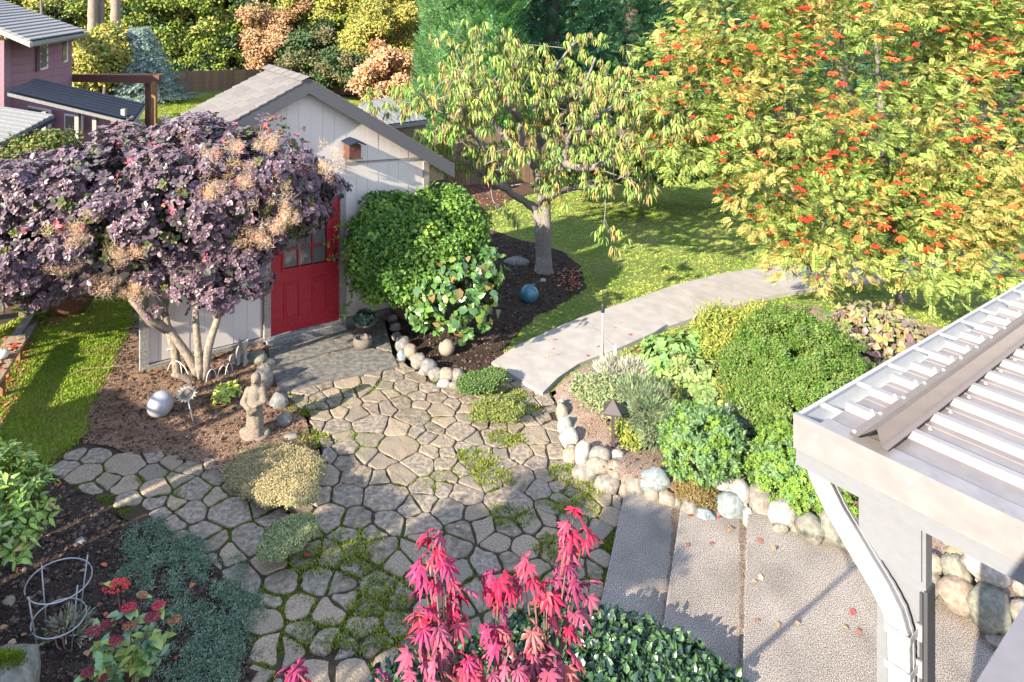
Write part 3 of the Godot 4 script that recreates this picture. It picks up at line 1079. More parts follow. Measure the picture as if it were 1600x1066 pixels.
		for k in 130:
			var a := rng.randf() * TAU
			var r := 0.16 * sqrt(rng.randf())
			tall.append(Transform3D(Basis(Vector3.UP, rng.randf() * TAU).scaled(Vector3.ONE * rng.randf_range(0.8, 1.8)), Vector3(c.x + r * cos(a) * 1.5, level(c.x + r * cos(a) * 1.5, 0.012), c.z + r * sin(a))))
	tag(scatter(self, "joint_moss", m, M.leaf_soft, where, [Color(0.11, 0.15, 0.012), Color(0.17, 0.19, 0.015), Color(0.08, 0.12, 0.012)], 0.25), "green moss growing in the joints of the flagstones", "moss", "", "stuff")
	tag(scatter(self, "joint_weeds", m, M.leaf_soft, tall, [Color(0.16, 0.19, 0.03), Color(0.22, 0.23, 0.04), Color(0.10, 0.15, 0.02)], 0.25), "small tufts of weeds and moss spilling over the flagstones", "weeds", "", "stuff")

	# worn concrete slabs before the shed door
	var step := thing("door_slabs", Vector3(-2.754, 0.303, -9.772), "two worn grey concrete slabs laid before the red shed door", "paving slab")
	for s in [[Vector3(-3.391, 0.418, -9.791), Vector3(-2.377, 0.306, -10.717), Vector3(-2.183, 0.285, -10.264), Vector3(-3.192, 0.396, -9.340)], [Vector3(-3.172, 0.389, -9.304), Vector3(-2.170, 0.279, -10.199), Vector3(-1.721, 0.229, -10.071), Vector3(-1.576, 0.213, -9.738), Vector3(-2.914, 0.361, -8.806)], [Vector3(-2.345, 0.293, -10.747), Vector3(-2.018, 0.257, -11.099), Vector3(-1.735, 0.226, -10.154), Vector3(-2.144, 0.271, -10.255)]]:
		var b := new_mb(step)
		b.slab(s, 0.08)
		put(step, "slab", b.mesh(), M.concrete_old)

	# the curved concrete path, cast in bays
	var upper := [Vector3(-0.293, 0.092, -10.089), Vector3(0.078, 0.051, -10.680), Vector3(0.596, -0.006, -11.300), Vector3(1.198, -0.072, -11.977), Vector3(2.146, -0.176, -12.897), Vector3(3.238, -0.296, -13.966), Vector3(4.487, -0.434, -14.955), Vector3(5.808, -0.579, -15.775), Vector3(7.370, -0.751, -16.544), Vector3(9.245, -0.957, -17.533), Vector3(11.532, -1.208, -18.654), Vector3(14.609, -1.547, -20.087), Vector3(19.038, -2.034, -22.044)]
	var lower := [Vector3(0.411, 0.015, -9.417), Vector3(0.646, -0.011, -9.863), Vector3(0.986, -0.049, -10.335), Vector3(1.641, -0.120, -10.938), Vector3(2.598, -0.226, -11.907), Vector3(3.681, -0.345, -12.853), Vector3(5.040, -0.494, -13.860), Vector3(6.338, -0.637, -14.676), Vector3(7.608, -0.777, -15.355), Vector3(9.036, -0.934, -16.032), Vector3(10.847, -1.133, -16.805), Vector3(13.170, -1.389, -17.667), Vector3(16.435, -1.748, -18.832)]
	var path := Node3D.new()
	path.name = "garden_path"
	add_child(path)
	path.set_meta("kind", "structure")
	path.set_meta("label", "pale curved concrete footpath from the flagstones to the right")
	for i in [[0, 3], [3, 5], [5, 7], [7, 9], [9, 11], [11, 12]]:
		var top := []
		for k in range(i[0], i[1] + 1):
			var q: Vector3 = upper[k]
			if k == i[0] and k > 0:
				q = q.lerp(upper[k + 1], 0.012)
			top.append(q)
		for k in range(i[1], i[0] - 1, -1):
			var q: Vector3 = lower[k]
			if k == i[0] and k > 0:
				q = q.lerp(lower[k + 1], 0.012)
			top.append(q)
		var b := new_mb()
		b.slab(top, 0.12)
		put(path, "bay", b.mesh(), M.concrete)
		var skin := sheet(top, 0.14, func(x, _z): return level(x, 0.0635), worn.bind(0.12), 0.0)
		put(path, "worn_face", skin, M.concrete)

	# exposed aggregate steps rising to the terrace by the house
	var steps := Node3D.new()
	steps.name = "concrete_steps"
	add_child(steps)
	steps.set_meta("kind", "structure")
	steps.set_meta("label", "broad exposed aggregate steps from the flagstones up to the terrace")
	var b1 := new_mb()
	b1.slab([Vector3(1.191, -0.031, -7.486), Vector3(1.383, -0.052, -7.607), Vector3(1.929, -0.112, -7.446), Vector3(1.416, -0.056, -5.877), Vector3(1.149, -0.026, -4.861), Vector3(0.347, 0.062, -4.778), Vector3(0.730, 0.020, -5.945)], 0.25)
	put(steps, "step", b1.mesh(), M.aggregate)
	var b2 := new_mb()
	b2.slab([Vector3(1.734, 0.029, -7.225), Vector3(2.042, -0.005, -7.487), Vector3(2.582, -0.064, -7.283), Vector3(1.681, 0.035, -4.803), Vector3(0.936, 0.117, -4.725), Vector3(1.221, 0.086, -5.716)], 0.3)
	put(steps, "step", b2.mesh(), M.aggregate)
	var b3 := new_mb()
	b3.slab([Vector3(2.369, 0.079, -7.080), Vector3(2.536, 0.061, -7.342), Vector3(2.961, 0.014, -7.081), Vector3(3.775, -0.075, -6.697), Vector3(4.274, -0.130, -6.186), Vector3(4.808, -0.189, -5.877), Vector3(4.976, -0.207, -4.561), Vector3(3.945, -0.094, -3.616), Vector3(1.112, 0.218, -3.399), Vector3(1.703, 0.153, -5.203)], 0.4)
	put(steps, "terrace", b3.mesh(), M.aggregate)
	for q in [[[Vector3(1.193, -0.031, -7.456), Vector3(1.377, -0.052, -7.576), Vector3(1.910, -0.110, -7.424), Vector3(1.405, -0.055, -5.876), Vector3(1.142, -0.026, -4.869), Vector3(0.366, 0.060, -4.788), Vector3(0.741, 0.019, -5.946)], 0.1035], [[Vector3(1.743, 0.028, -7.208), Vector3(2.033, -0.004, -7.456), Vector3(2.561, -0.062, -7.261), Vector3(1.675, 0.036, -4.811), Vector3(0.951, 0.115, -4.735), Vector3(1.237, 0.084, -5.718)], 0.2235], [[Vector3(2.373, 0.079, -7.054), Vector3(2.536, 0.061, -7.303), Vector3(2.949, 0.016, -7.053), Vector3(3.747, -0.072, -6.670), Vector3(4.234, -0.126, -6.161), Vector3(4.733, -0.181, -5.850), Vector3(4.518, -0.157, -4.518), Vector3(3.853, -0.084, -3.853), Vector3(1.200, 0.208, -3.636), Vector3(1.713, 0.152, -5.204)], 0.3435]]:
		var hh: float = q[1]
		put(steps, "worn_face", sheet(q[0], 0.12, func(x, _z): return level(x, hh), worn.bind(0.3), 0.0), M.aggregate)
	# grit gathered at the foot of each riser and along the wall
	var grit := func(_x, _z): return vary(Color(0.34, 0.25, 0.18), 0.2)
	for q in [[[Vector3(1.672, -0.078, -7.359), Vector3(1.765, -0.088, -7.354), Vector3(1.530, -0.062, -6.681), Vector3(1.261, -0.033, -5.851), Vector3(1.239, -0.030, -5.848), Vector3(1.499, -0.059, -6.676)], 0.106], [[Vector3(2.310, -0.028, -7.177), Vector3(2.392, -0.037, -7.189), Vector3(2.106, -0.006, -6.382), Vector3(1.744, 0.034, -5.358), Vector3(1.719, 0.037, -5.355), Vector3(2.070, -0.002, -6.377)], 0.226]]:
		var hh: float = q[1]
		put(steps, "grit", sheet(q[0], 0.05, func(x, _z): return level(x, hh), grit, 0.012), M.tan_soil)


func worn(x: float, z: float, k: float) -> Color:
	# stains of soil and damp that belong to the concrete
	var a := N.get_noise_2d(x * 2.1 + 20.0, z * 2.1)
	var b := N.get_noise_2d(x * 7.0, z * 7.0 + 50.0)
	var s := clampf(1.0 - k * (0.5 + 0.9 * a + 0.5 * b), 0.5, 1.0)
	return Color(s, s * (1.0 - 0.1 * k), s * (1.0 - 0.22 * k))


func rocks(parent: Node3D, list: Array, cut: float, flat_ := 0.8, grow := 1.22) -> void:
	for q in list:
		var r: Vector3 = Vector3(q[1] * grow, q[2] * grow, minf(q[1], q[2]) * flat_ * grow)
		var b := MB.new()
		b.smooth = true
		b.rock(r, N, q[0] * 3.1, 0.3, 8, 11, cut)
		var turn := Basis.from_euler(Vector3(-0.75, atan2(q[0].x, -q[0].z) * -0.7, rng.randf_range(-0.15, 0.15)))
		put(parent, "stone", b.mesh(), M["rock_%d" % q[3]], Transform3D(turn, q[0] - parent.position))


func make_walls_of_rock() -> void:
	var wall := thing("rock_wall", Vector3(1.364, -0.150, -7.500), "low curved retaining wall of mixed boulders beside the concrete steps", "stone wall")
	# the mortared core behind the stones
	var b := new_mb(wall)
	b.smooth = true
	for i in bed_front.size() - 1:
		var a: Vector3 = bed_front[i]
		var c: Vector3 = bed_front[i + 1]
		var s := (c - a).normalized()
		var back := Vector3(s.z, 0, -s.x)
		var ha := bed_height(a.x + back.x * 0.25, a.z + back.z * 0.25) - a.y
		var hc := bed_height(c.x + back.x * 0.25, c.z + back.z * 0.25) - c.y
		var q := [a + Vector3(0, -0.05, 0), c + Vector3(0, -0.05, 0), c + back * 0.10 + Vector3(0, hc * 0.9, 0), a + back * 0.10 + Vector3(0, ha * 0.9, 0), a + back * 0.3 + Vector3(0, ha - 0.02, 0), c + back * 0.3 + Vector3(0, hc - 0.02, 0)]
		b.quad(q[1], q[0], q[3], q[2])
		b.quad(q[2], q[3], q[4], q[5])
	put(wall, "mortar", b.mesh(), M.mortar)
	# px py w h tone height
	rocks(wall, [[Vector3(0.637, 0.050, -9.107), 0.041, 0.046, 0], [Vector3(0.633, 0.030, -8.922), 0.073, 0.105, 1], [Vector3(0.653, 0.028, -8.650), 0.086, 0.094, 0], [Vector3(0.683, 0.045, -8.349), 0.099, 0.114, 0], [Vector3(0.797, 0.112, -7.975), 0.076, 0.123, 0], [Vector3(0.673, -0.024, -8.133), 0.081, 0.111, 1], [Vector3(0.992, 0.091, -7.962), 0.109, 0.094, 2], [Vector3(1.183, 0.070, -7.984), 0.080, 0.065, 0], [Vector3(0.964, 0.044, -7.855), 0.114, 0.079, 1], [Vector3(1.145, 0.024, -7.777), 0.085, 0.106, 1], [Vector3(0.822, -0.040, -7.864), 0.129, 0.107, 2], [Vector3(1.050, -0.065, -7.699), 0.126, 0.098, 2], [Vector3(1.251, 0.012, -7.816), 0.043, 0.064, 7], [Vector3(1.218, -0.084, -7.613), 0.055, 0.069, 4], [Vector3(1.339, -0.027, -7.632), 0.104, 0.104, 2], [Vector3(1.545, 0.050, -7.589), 0.159, 0.103, 3], [Vector3(1.725, 0.010, -7.712), 0.063, 0.084, 7], [Vector3(1.496, -0.065, -7.515), 0.075, 0.082, 4], [Vector3(1.650, -0.082, -7.470), 0.095, 0.095, 1], [Vector3(1.747, -0.092, -7.446), 0.047, 0.095, 3], [Vector3(1.798, 0.002, -7.609), 0.055, 0.083, 0]], 0.16)
	rocks(wall, [[Vector3(1.831, -0.001, -7.194), 0.098, 0.085, 2], [Vector3(1.947, -0.014, -7.139), 0.097, 0.078, 3], [Vector3(2.180, 0.140, -7.403), 0.101, 0.054, 0], [Vector3(2.304, 0.127, -7.433), 0.041, 0.074, 0], [Vector3(2.257, 0.102, -7.302), 0.040, 0.046, 0], [Vector3(2.378, 0.118, -7.306), 0.093, 0.106, 0], [Vector3(2.242, 0.003, -7.253), 0.138, 0.145, 3], [Vector3(2.373, 0.039, -7.230), 0.046, 0.046, 0], [Vector3(2.536, 0.081, -7.189), 0.111, 0.150, 2], [Vector3(2.652, 0.108, -7.168), 0.046, 0.078, 4], [Vector3(2.370, 0.039, -7.064), 0.045, 0.083, 0], [Vector3(2.688, 0.124, -6.990), 0.127, 0.121, 0], [Vector3(2.620, 0.072, -6.862), 0.075, 0.044, 5], [Vector3(2.774, 0.055, -6.902), 0.063, 0.050, 5], [Vector3(2.880, 0.103, -6.828), 0.118, 0.118, 5], [Vector3(3.110, 0.108, -6.788), 0.154, 0.142, 5], [Vector3(3.317, 0.115, -6.671), 0.152, 0.133, 2], [Vector3(3.328, 0.034, -6.572), 0.090, 0.090, 0], [Vector3(3.498, 0.115, -6.466), 0.147, 0.118, 5], [Vector3(3.480, 0.037, -6.379), 0.116, 0.087, 1], [Vector3(3.630, 0.081, -6.239), 0.142, 0.125, 2], [Vector3(3.710, 0.192, -6.278), 0.114, 0.086, 1]], 0.2)
	rocks(wall, [[Vector3(4.015, 0.308, -6.373), 0.110, 0.093, 1], [Vector3(3.967, 0.264, -6.288), 0.074, 0.080, 6], [Vector3(3.911, 0.190, -6.208), 0.119, 0.130, 5], [Vector3(3.849, 0.077, -6.066), 0.154, 0.149, 4], [Vector3(3.999, 0.110, -5.889), 0.161, 0.182, 5], [Vector3(4.353, 0.271, -6.091), 0.072, 0.078, 6], [Vector3(4.298, 0.227, -5.969), 0.054, 0.065, 2], [Vector3(3.952, -0.015, -5.735), 0.078, 0.047, 2], [Vector3(4.225, 0.135, -5.810), 0.106, 0.106, 2], [Vector3(4.220, 0.036, -5.627), 0.128, 0.118, 5]], 0.12, 0.8, 1.05)
	rocks(wall, [[Vector3(4.077, 0.332, -6.036), 0.203, 0.159, 0]], 0.3, 0.8, 1.02)

	var edge := thing("rock_edging", Vector3(-1.263, 0.139, -9.922), "single row of small grey river rocks edging the mulch bed", "rock edging")
	rocks(edge, [[Vector3(-2.043, 0.275, -11.464), 0.063, 0.052, 7], [Vector3(-1.904, 0.269, -11.140), 0.071, 0.056, 7], [Vector3(-1.804, 0.258, -10.847), 0.074, 0.059, 2], [Vector3(-1.729, 0.240, -10.565), 0.067, 0.058, 2], [Vector3(-1.590, 0.255, -10.289), 0.089, 0.103, 7], [Vector3(-1.565, 0.222, -10.010), 0.059, 0.077, 3], [Vector3(-1.455, 0.260, -10.064), 0.091, 0.087, 4], [Vector3(-1.301, 0.243, -9.803), 0.089, 0.098, 2], [Vector3(-1.388, 0.203, -9.976), 0.054, 0.054, 2], [Vector3(-1.144, 0.226, -9.678), 0.101, 0.097, 7], [Vector3(-1.218, 0.174, -9.642), 0.061, 0.044, 1], [Vector3(-1.038, 0.204, -9.515), 0.082, 0.078, 2], [Vector3(-0.892, 0.198, -9.527), 0.091, 0.087, 1], [Vector3(-0.746, 0.182, -9.541), 0.087, 0.082, 2], [Vector3(-0.915, 0.141, -9.406), 0.077, 0.051, 0], [Vector3(-0.776, 0.125, -9.386), 0.060, 0.047, 2], [Vector3(-0.671, 0.114, -9.457), 0.052, 0.043, 1], [Vector3(-2.064, 0.287, -11.765), 0.070, 0.064, 1]], 0.1)


# ---------------------------------------------------------------- the shed

const SHED_AT := Vector3(-4.72, 0.52, -8.98)


func shed_frame() -> Transform3D:
	var u := Vector3(3.28, -0.36, -2.97) / 4.43
	var w := Vector3(-2.97, 0.327, -3.28) / 4.425
	return Transform3D(Basis(u, Vector3.UP, w), Vector3.ZERO)


func rake(a: float) -> float:
	return 3.64 - 0.535 * absf(a - 2.2)


func make_shed() -> void:
	var shed := thing("garden_shed", SHED_AT, "beige board shed with a red door and a shingled gable roof", "shed")
	var fr := shed_frame()
	var depth := 0.95
	var b := new_mb()
	b.frame(fr)
	# wall core with the gable; the doorway is left open
	for q in [[0.03, 1.60, 0.0], [2.85, 4.40, 0.0], [1.60, 2.85, 2.12]]:
		var pts := [q[0], 2.2 if q[0] < 2.2 and q[1] > 2.2 else (q[0] + q[1]) / 2.0, q[1]]
		for k in 2:
			var x0: float = pts[k]
			var x1: float = pts[k + 1]
			b.quad(Vector3(x0, q[2], 0.03), Vector3(x0, rake(x0) - 0.02, 0.03), Vector3(x1, rake(x1) - 0.02, 0.03), Vector3(x1, q[2], 0.03))
			b.quad(Vector3(x1, q[2], 0.08), Vector3(x1, rake(x1) - 0.02, 0.08), Vector3(x0, rake(x0) - 0.02, 0.08), Vector3(x0, q[2], 0.08))
	b.box(Vector3(0.85, -0.3, 0.08), Vector3(0.91, 2.4, depth))
	b.box(Vector3(4.35, -0.3, 0.08), Vector3(4.41, 2.4, depth))
	b.box(Vector3(0.85, -0.3, depth), Vector3(4.41, 2.4, depth + 0.06))
	for k in 2:
		var x0: float = [0.85, 2.2][k]
		var x1: float = [2.2, 4.42][k]
		b.quad(Vector3(x1, 2.4, depth + 0.05), Vector3(x1, rake(x1) + 0.02, depth + 0.05), Vector3(x0, rake(x0) + 0.02, depth + 0.05), Vector3(x0, 2.4, depth + 0.05))
	put(shed, "wall", b.mesh(), M.siding)
	var wall := shed.get_node("wall")
	# grooved siding, board by board
	var n := 23
	for k in n:
		var a0 := 4.43 * k / n + 0.0015
		var a1 := 4.43 * (k + 1) / n - 0.0015
		var mid := (a0 + a1) / 2.0
		var proud := -0.0015 * (k % 3)
		if mid < 1.6 or mid > 2.86:
			b = new_mb()
			b.frame(fr)
			b.box(Vector3(a0, 0.09, proud), Vector3(a1, 2.47, 0.028))
			put(wall, "board", b.mesh(), M.siding)
		b = new_mb()
		b.frame(fr)
		var lo := 2.50 if mid < 1.6 or mid > 2.86 else 2.14
		if rake(mid) > lo + 0.02:
			var y0 := maxf(rake(a0), lo)
			var y1 := maxf(rake(a1), lo)
			var z := 0.028
			b.quad(Vector3(a0, lo, proud), Vector3(a0, y0, proud), Vector3(a1, y1, proud), Vector3(a1, lo, proud))
			b.quad(Vector3(a0, lo, z), Vector3(a0, y0, z), Vector3(a0, y0, proud), Vector3(a0, lo, proud))
			b.quad(Vector3(a1, lo, proud), Vector3(a1, y1, proud), Vector3(a1, y1, z), Vector3(a1, lo, z))
			b.quad(Vector3(a0, lo, z), Vector3(a0, lo, proud), Vector3(a1, lo, proud), Vector3(a1, lo, z))
			put(wall, "board", b.mesh(), M.siding)
	for part in [["joint_strip", Vector3(0, 2.472, -0.016), Vector3(1.6, 2.492, 0.02), "trim"], ["joint_strip", Vector3(2.86, 2.472, -0.016), Vector3(4.36, 2.492, 0.02), "trim"], ["corner_trim", Vector3(-0.03, -0.02, -0.028), Vector3(0.075, 2.40, 0.02), "sill"], ["corner_trim", Vector3(4.34, -0.02, -0.028), Vector3(4.45, 2.42, 0.02), "trim"], ["footing", Vector3(0.0, -0.25, -0.035), Vector3(1.58, 0.075, 0.03), "sill"], ["footing", Vector3(2.87, -0.25, -0.02), Vector3(4.43, 0.075, 0.03), "trim"]]:
		b = new_mb()
		b.frame(fr)
		b.box(part[1], part[2])
		put(shed, part[0], b.mesh(), M[part[3]])
	# the roof: two decks, shingles lapped in courses, fascia boards and ridge caps
	var roof: MeshInstance3D
	b = new_mb()
	b.frame(fr)
	for s: float in [-1.0, 1.0]:
		var e := Vector3(2.2 + s * 2.64, 3.70 - 0.535 * 2.64, 0)
		var p := [Vector3(2.2, 3.70, -0.15), Vector3(2.2, 3.70, depth + 0.15), Vector3(e.x, e.y, depth + 0.15), Vector3(e.x, e.y, -0.15)]
		var q := []
		for k in p:
			q.append(k + Vector3(0, 0.10, 0))
		if s > 0:
			b.quad(q[0], q[1], q[2], q[3])
			b.quad(p[3], p[2], p[1], p[0])
			b.quad(q[3], q[2], p[2], p[3])
			b.quad(q[1], p[1], p[2], q[2])
		else:
			b.quad(q[3], q[2], q[1], q[0])
			b.quad(p[0], p[1], p[2], p[3])
			b.quad(p[3], p[2], q[2], q[3])
			b.quad(q[2], p[2], p[1], q[1])
	roof = put(shed, "roof", b.mesh(), M.fascia)
	var shade := [Color(1, 1, 1), Color(0.86, 0.86, 0.87), Color(0.93, 0.92, 0.9), Color(1.07, 1.05, 1.02)]
	for s: float in [-1.0, 1.0]:
		for row in 21:
			var t0 := 2.68 * (row + 1) / 21.0
			var t1 := 2.68 * row / 21.0
			var z := -0.20 - 0.14 * (row % 2)
			while z < depth + 0.18:
				var z0 := maxf(z, -0.19) + 0.004
				var z1 := minf(z + 0.29, depth + 0.18)
				if z1 - z0 > 0.03:
					b = new_mb()
					b.frame(fr)
					b.col = pick(shade)
					var up := rng.randf_range(0.014, 0.020)
					var a := Vector3(2.2 + s * t0, 3.805 - 0.535 * t0 + up, 0)
					var d := Vector3(2.2 + s * t1, 3.805 - 0.535 * t1 + 0.004, 0)
					var c4 := [a + Vector3(0, 0, z0), a + Vector3(0, 0, z1), d + Vector3(0, 0, z1), d + Vector3(0, 0, z0)]
					var dn := Vector3(0, -0.016, 0)
					if s > 0:
						b.quad(c4[0], c4[3], c4[2], c4[1])
						b.quad(c4[0] + dn, c4[0], c4[1], c4[1] + dn)
						b.quad(c4[3] + dn, c4[3], c4[0], c4[0] + dn)
					else:
						b.quad(c4[0], c4[1], c4[2], c4[3])
						b.quad(c4[0], c4[0] + dn, c4[1] + dn, c4[1])
						b.quad(c4[3], c4[3] + dn, c4[0] + dn, c4[0])
					put(roof, "shingle", b.mesh(), M.shingle)
				z += 0.293
	var zr := -0.2
	while zr < depth + 0.1:
		b = new_mb()
		b.frame(fr)
		b.col = pick(shade)
		for s: float in [-1.0, 1.0]:
			var c4 := [Vector3(2.2, 3.842, zr), Vector3(2.2, 3.836, zr + 0.25), Vector3(2.2 + s * 0.14, 3.766, zr + 0.25), Vector3(2.2 + s * 0.14, 3.772, zr)]
			if s > 0:
				b.quad(c4[0], c4[1], c4[2], c4[3])
			else:
				b.quad(c4[3], c4[2], c4[1], c4[0])
		put(roof, "ridge_cap", b.mesh(), M.shingle)
		zr += 0.24
	for s: float in [-1.0, 1.0]:
		b = new_mb()
		b.frame(fr)
		var e := 2.2 + s * 2.68
		var ye := 3.80 - 0.535 * 2.68
		var f0 := [Vector3(2.2, 3.59, -0.18), Vector3(2.2, 3.81, -0.18), Vector3(e, ye, -0.18), Vector3(e, ye - 0.22, -0.18)]
		var back := Vector3(0, 0, 0.035)
		if s > 0:
			b.quad(f0[0], f0[1], f0[2], f0[3])
			b.quad(f0[3], f0[2], f0[2] + back, f0[3] + back)
			b.quad(f0[0] + back, f0[0], f0[3], f0[3] + back)
		else:
			b.quad(f0[3], f0[2], f0[1], f0[0])
			b.quad(f0[3] + back, f0[2] + back, f0[2], f0[3])
			b.quad(f0[0], f0[0] + back, f0[3] + back, f0[3])
		put(shed, "fascia_board", b.mesh(), M.fascia)
	# the doorway
	for part in [["door_casing", Vector3(1.58, 0.03, -0.045), Vector3(1.675, 2.08, 0.06)], ["door_casing", Vector3(2.775, 0.0, -0.045), Vector3(2.87, 2.08, 0.06)], ["door_casing", Vector3(1.58, 2.082, -0.045), Vector3(2.87, 2.16, 0.06)]]:
		b = new_mb()
		b.frame(fr)
		b.box(part[1], part[2])
		put(shed, part[0], b.mesh(), M.trim)
	b = new_mb()
	b.frame(fr)
	b.box(Vector3(1.60, -0.1, -0.10), Vector3(2.85, 0.045, 0.08))
	b.box(Vector3(1.64, 0.045, -0.05), Vector3(2.81, 0.075, 0.08))
	put(shed, "threshold", b.mesh(), M.sill)
	b = new_mb()
	b.frame(fr)
	b.box(Vector3(1.5, 0.0, 0.5), Vector3(2.95, 2.1, 0.52))
	put(shed, "dark_backing", b.mesh(), M.dark_room)  # panel behind the door panes; the shade of the room is its colour
	b = new_mb()
	b.frame(fr)
	var x0 := 1.68
	var x1 := 2.77
	var wx := [1.885, 2.565]
	var wy := [1.00, 1.86]
	b.box(Vector3(x0, 0.08, 0.0), Vector3(x1, wy[0], 0.05))
	b.box(Vector3(x0, wy[1], 0.0), Vector3(x1, 2.075, 0.05))
	b.box(Vector3(x0, wy[0], 0.0), Vector3(wx[0], wy[1], 0.05))
	b.box(Vector3(wx[1], wy[0], 0.0), Vector3(x1, wy[1], 0.05))
	var door := put(shed, "door", b.mesh(), M.red_paint)
	for side in 4:
		b = new_mb()
		b.frame(fr)
		match side:
			0: b.box(Vector3(wx[0] - 0.03, wy[0] - 0.04, -0.016), Vector3(wx[1] + 0.03, wy[0] + 0.004, -0.001))
			1: b.box(Vector3(wx[0] - 0.03, wy[1], -0.016), Vector3(wx[1] + 0.03, wy[1] + 0.035, -0.001))
			2: b.box(Vector3(wx[0] - 0.03, wy[0] + 0.006, -0.016), Vector3(wx[0] + 0.004, wy[1] - 0.002, -0.001))
			3: b.box(Vector3(wx[1] - 0.004, wy[0] + 0.006, -0.016), Vector3(wx[1] + 0.03, wy[1] - 0.002, -0.001))
		put(door, "glazing_frame", b.mesh(), M.red_paint)
	for k in 3:
		for j in 3:
			b = new_mb()
			b.frame(fr)
			var pw: float = (wx[1] - wx[0]) / 3.0
			var ph: float = (wy[1] - wy[0]) / 3.0
			b.box(Vector3(wx[0] + pw * k + 0.013, wy[0] + ph * j + 0.013, 0.018), Vector3(wx[0] + pw * (k + 1) - 0.013, wy[0] + ph * (j + 1) - 0.013, 0.026))
			put(door, "pane", b.mesh(), M.glass)
	for k in 2:
		b = new_mb()
		b.frame(fr)
		var px: float = lerpf(wx[0], wx[1], (k + 1) / 3.0)
		b.box(Vector3(px - 0.0115, wy[0] + 0.006, -0.006), Vector3(px + 0.0115, wy[1] - 0.006, 0.04))
		put(door, "muntin", b.mesh(), M.red_paint)
		b = new_mb()
		b.frame(fr)
		var py: float = lerpf(wy[0], wy[1], (k + 1) / 3.0)
		b.box(Vector3(wx[0] + 0.006, py - 0.0115, -0.003), Vector3(wx[1] - 0.006, py + 0.0115, 0.038))
		put(door, "muntin", b.mesh(), M.red_paint)
	for k in 2:
		var a := [1.885, 2.325][k] as float
		b = new_mb()
		b.frame(fr)
		# raised moulding round a sunk panel
		for e in [[a, 0.27, a + 0.24, 0.285], [a, 0.785, a + 0.24, 0.80], [a, 0.287, a + 0.015, 0.783], [a + 0.225, 0.287, a + 0.24, 0.783]]:
			b.box(Vector3(e[0], e[1], -0.012), Vector3(e[2], e[3], -0.001))
		b.box(Vector3(a + 0.035, 0.32, -0.010), Vector3(a + 0.205, 0.75, -0.001))
		put(door, "door_panel", b.mesh(), M.red_paint)
	b = new_mb()
	b.frame(fr * Transform3D(Basis(Vector3.RIGHT, -PI / 2), Vector3(2.70, 1.03, -0.002)))
	b.smooth = true
	b.lathe([Vector2(0.034, 0), Vector2(0.034, 0.01), Vector2(0.014, 0.014), Vector2(0.014, 0.035), Vector2(0.03, 0.045), Vector2(0.033, 0.06), Vector2(0.02, 0.075), Vector2(0.0, 0.078)], 14)
	put(door, "knob", b.mesh(), M.black_plastic)
	b = new_mb()
	b.frame(fr * Transform3D(Basis(Vector3.RIGHT, -PI / 2), Vector3(2.70, 1.17, -0.002)))
	b.lathe([Vector2(0.028, 0), Vector2(0.028, 0.014), Vector2(0.0, 0.018)], 14)
	put(door, "deadbolt", b.mesh(), M.black_plastic)
	# a hook on the boards by the trunk
	b = new_mb()
	b.frame(fr)
	b.bar(Vector3(1.03, 0.62, -0.02), Vector3(1.16, 0.64, -0.02), 0.012, 0.012)
	b.bar(Vector3(1.16, 0.64, -0.02), Vector3(1.16, 0.53, -0.02), 0.012, 0.012, Vector3.RIGHT)
	b.bar(Vector3(1.16, 0.53, -0.02), Vector3(1.10, 0.52, -0.02), 0.012, 0.012)
	put(shed, "wall_hook", b.mesh(), M.trim)

	# the birdhouse fixed to the gable
	var at := SHED_AT + fr * Vector3(2.95, 2.60, -0.01)
	var bird := thing("birdhouse", at, "small wooden birdhouse with a dark blue roof on the shed gable", "birdhouse")
	b = new_mb()
	b.frame(fr)
	b.box(Vector3(-0.10, 0.0, -0.18), Vector3(0.10, 0.20, -0.006))
	b.quad(Vector3(-0.10, 0.2, -0.18), Vector3(0, 0.24, -0.18), Vector3(0.10, 0.2, -0.18), Vector3(0.10, 0.2, -0.18))
	put(bird, "box", b.mesh(), M.brown_wood)
	b = new_mb()
	b.frame(fr * Transform3D(Basis(Vector3.RIGHT, -PI / 2), Vector3(0.0, 0.12, -0.181)))
	b.lathe([Vector2(0.024, 0.0), Vector2(0.0, 0.001)], 14)
	put(bird, "entrance_hole", b.mesh(), M.dark_room)  # flat disc; the shade inside the hole is its colour
	for s: float in [-1.0, 1.0]:
		b = new_mb()
		b.frame(fr)
		b.bar(Vector3(s * 0.07, 0.24, -0.27), Vector3(s * 0.07, 0.26, -0.004), 0.155, 0.016, Vector3(s * 0.36, 1, 0))
		put(bird, "roof_board", b.mesh(), M.shingle_navy)
	b = new_mb()
	b.frame(fr)
	b.box(Vector3(-0.115, -0.012, -0.21), Vector3(0.115, 0.0, -0.004))
	put(bird, "floor_board", b.mesh(), M.brown_wood)


# ---------------------------------------------------------------- the patio cover beside the house

const COVER_AT := Vector3(1.21, 3.37, -3.0)


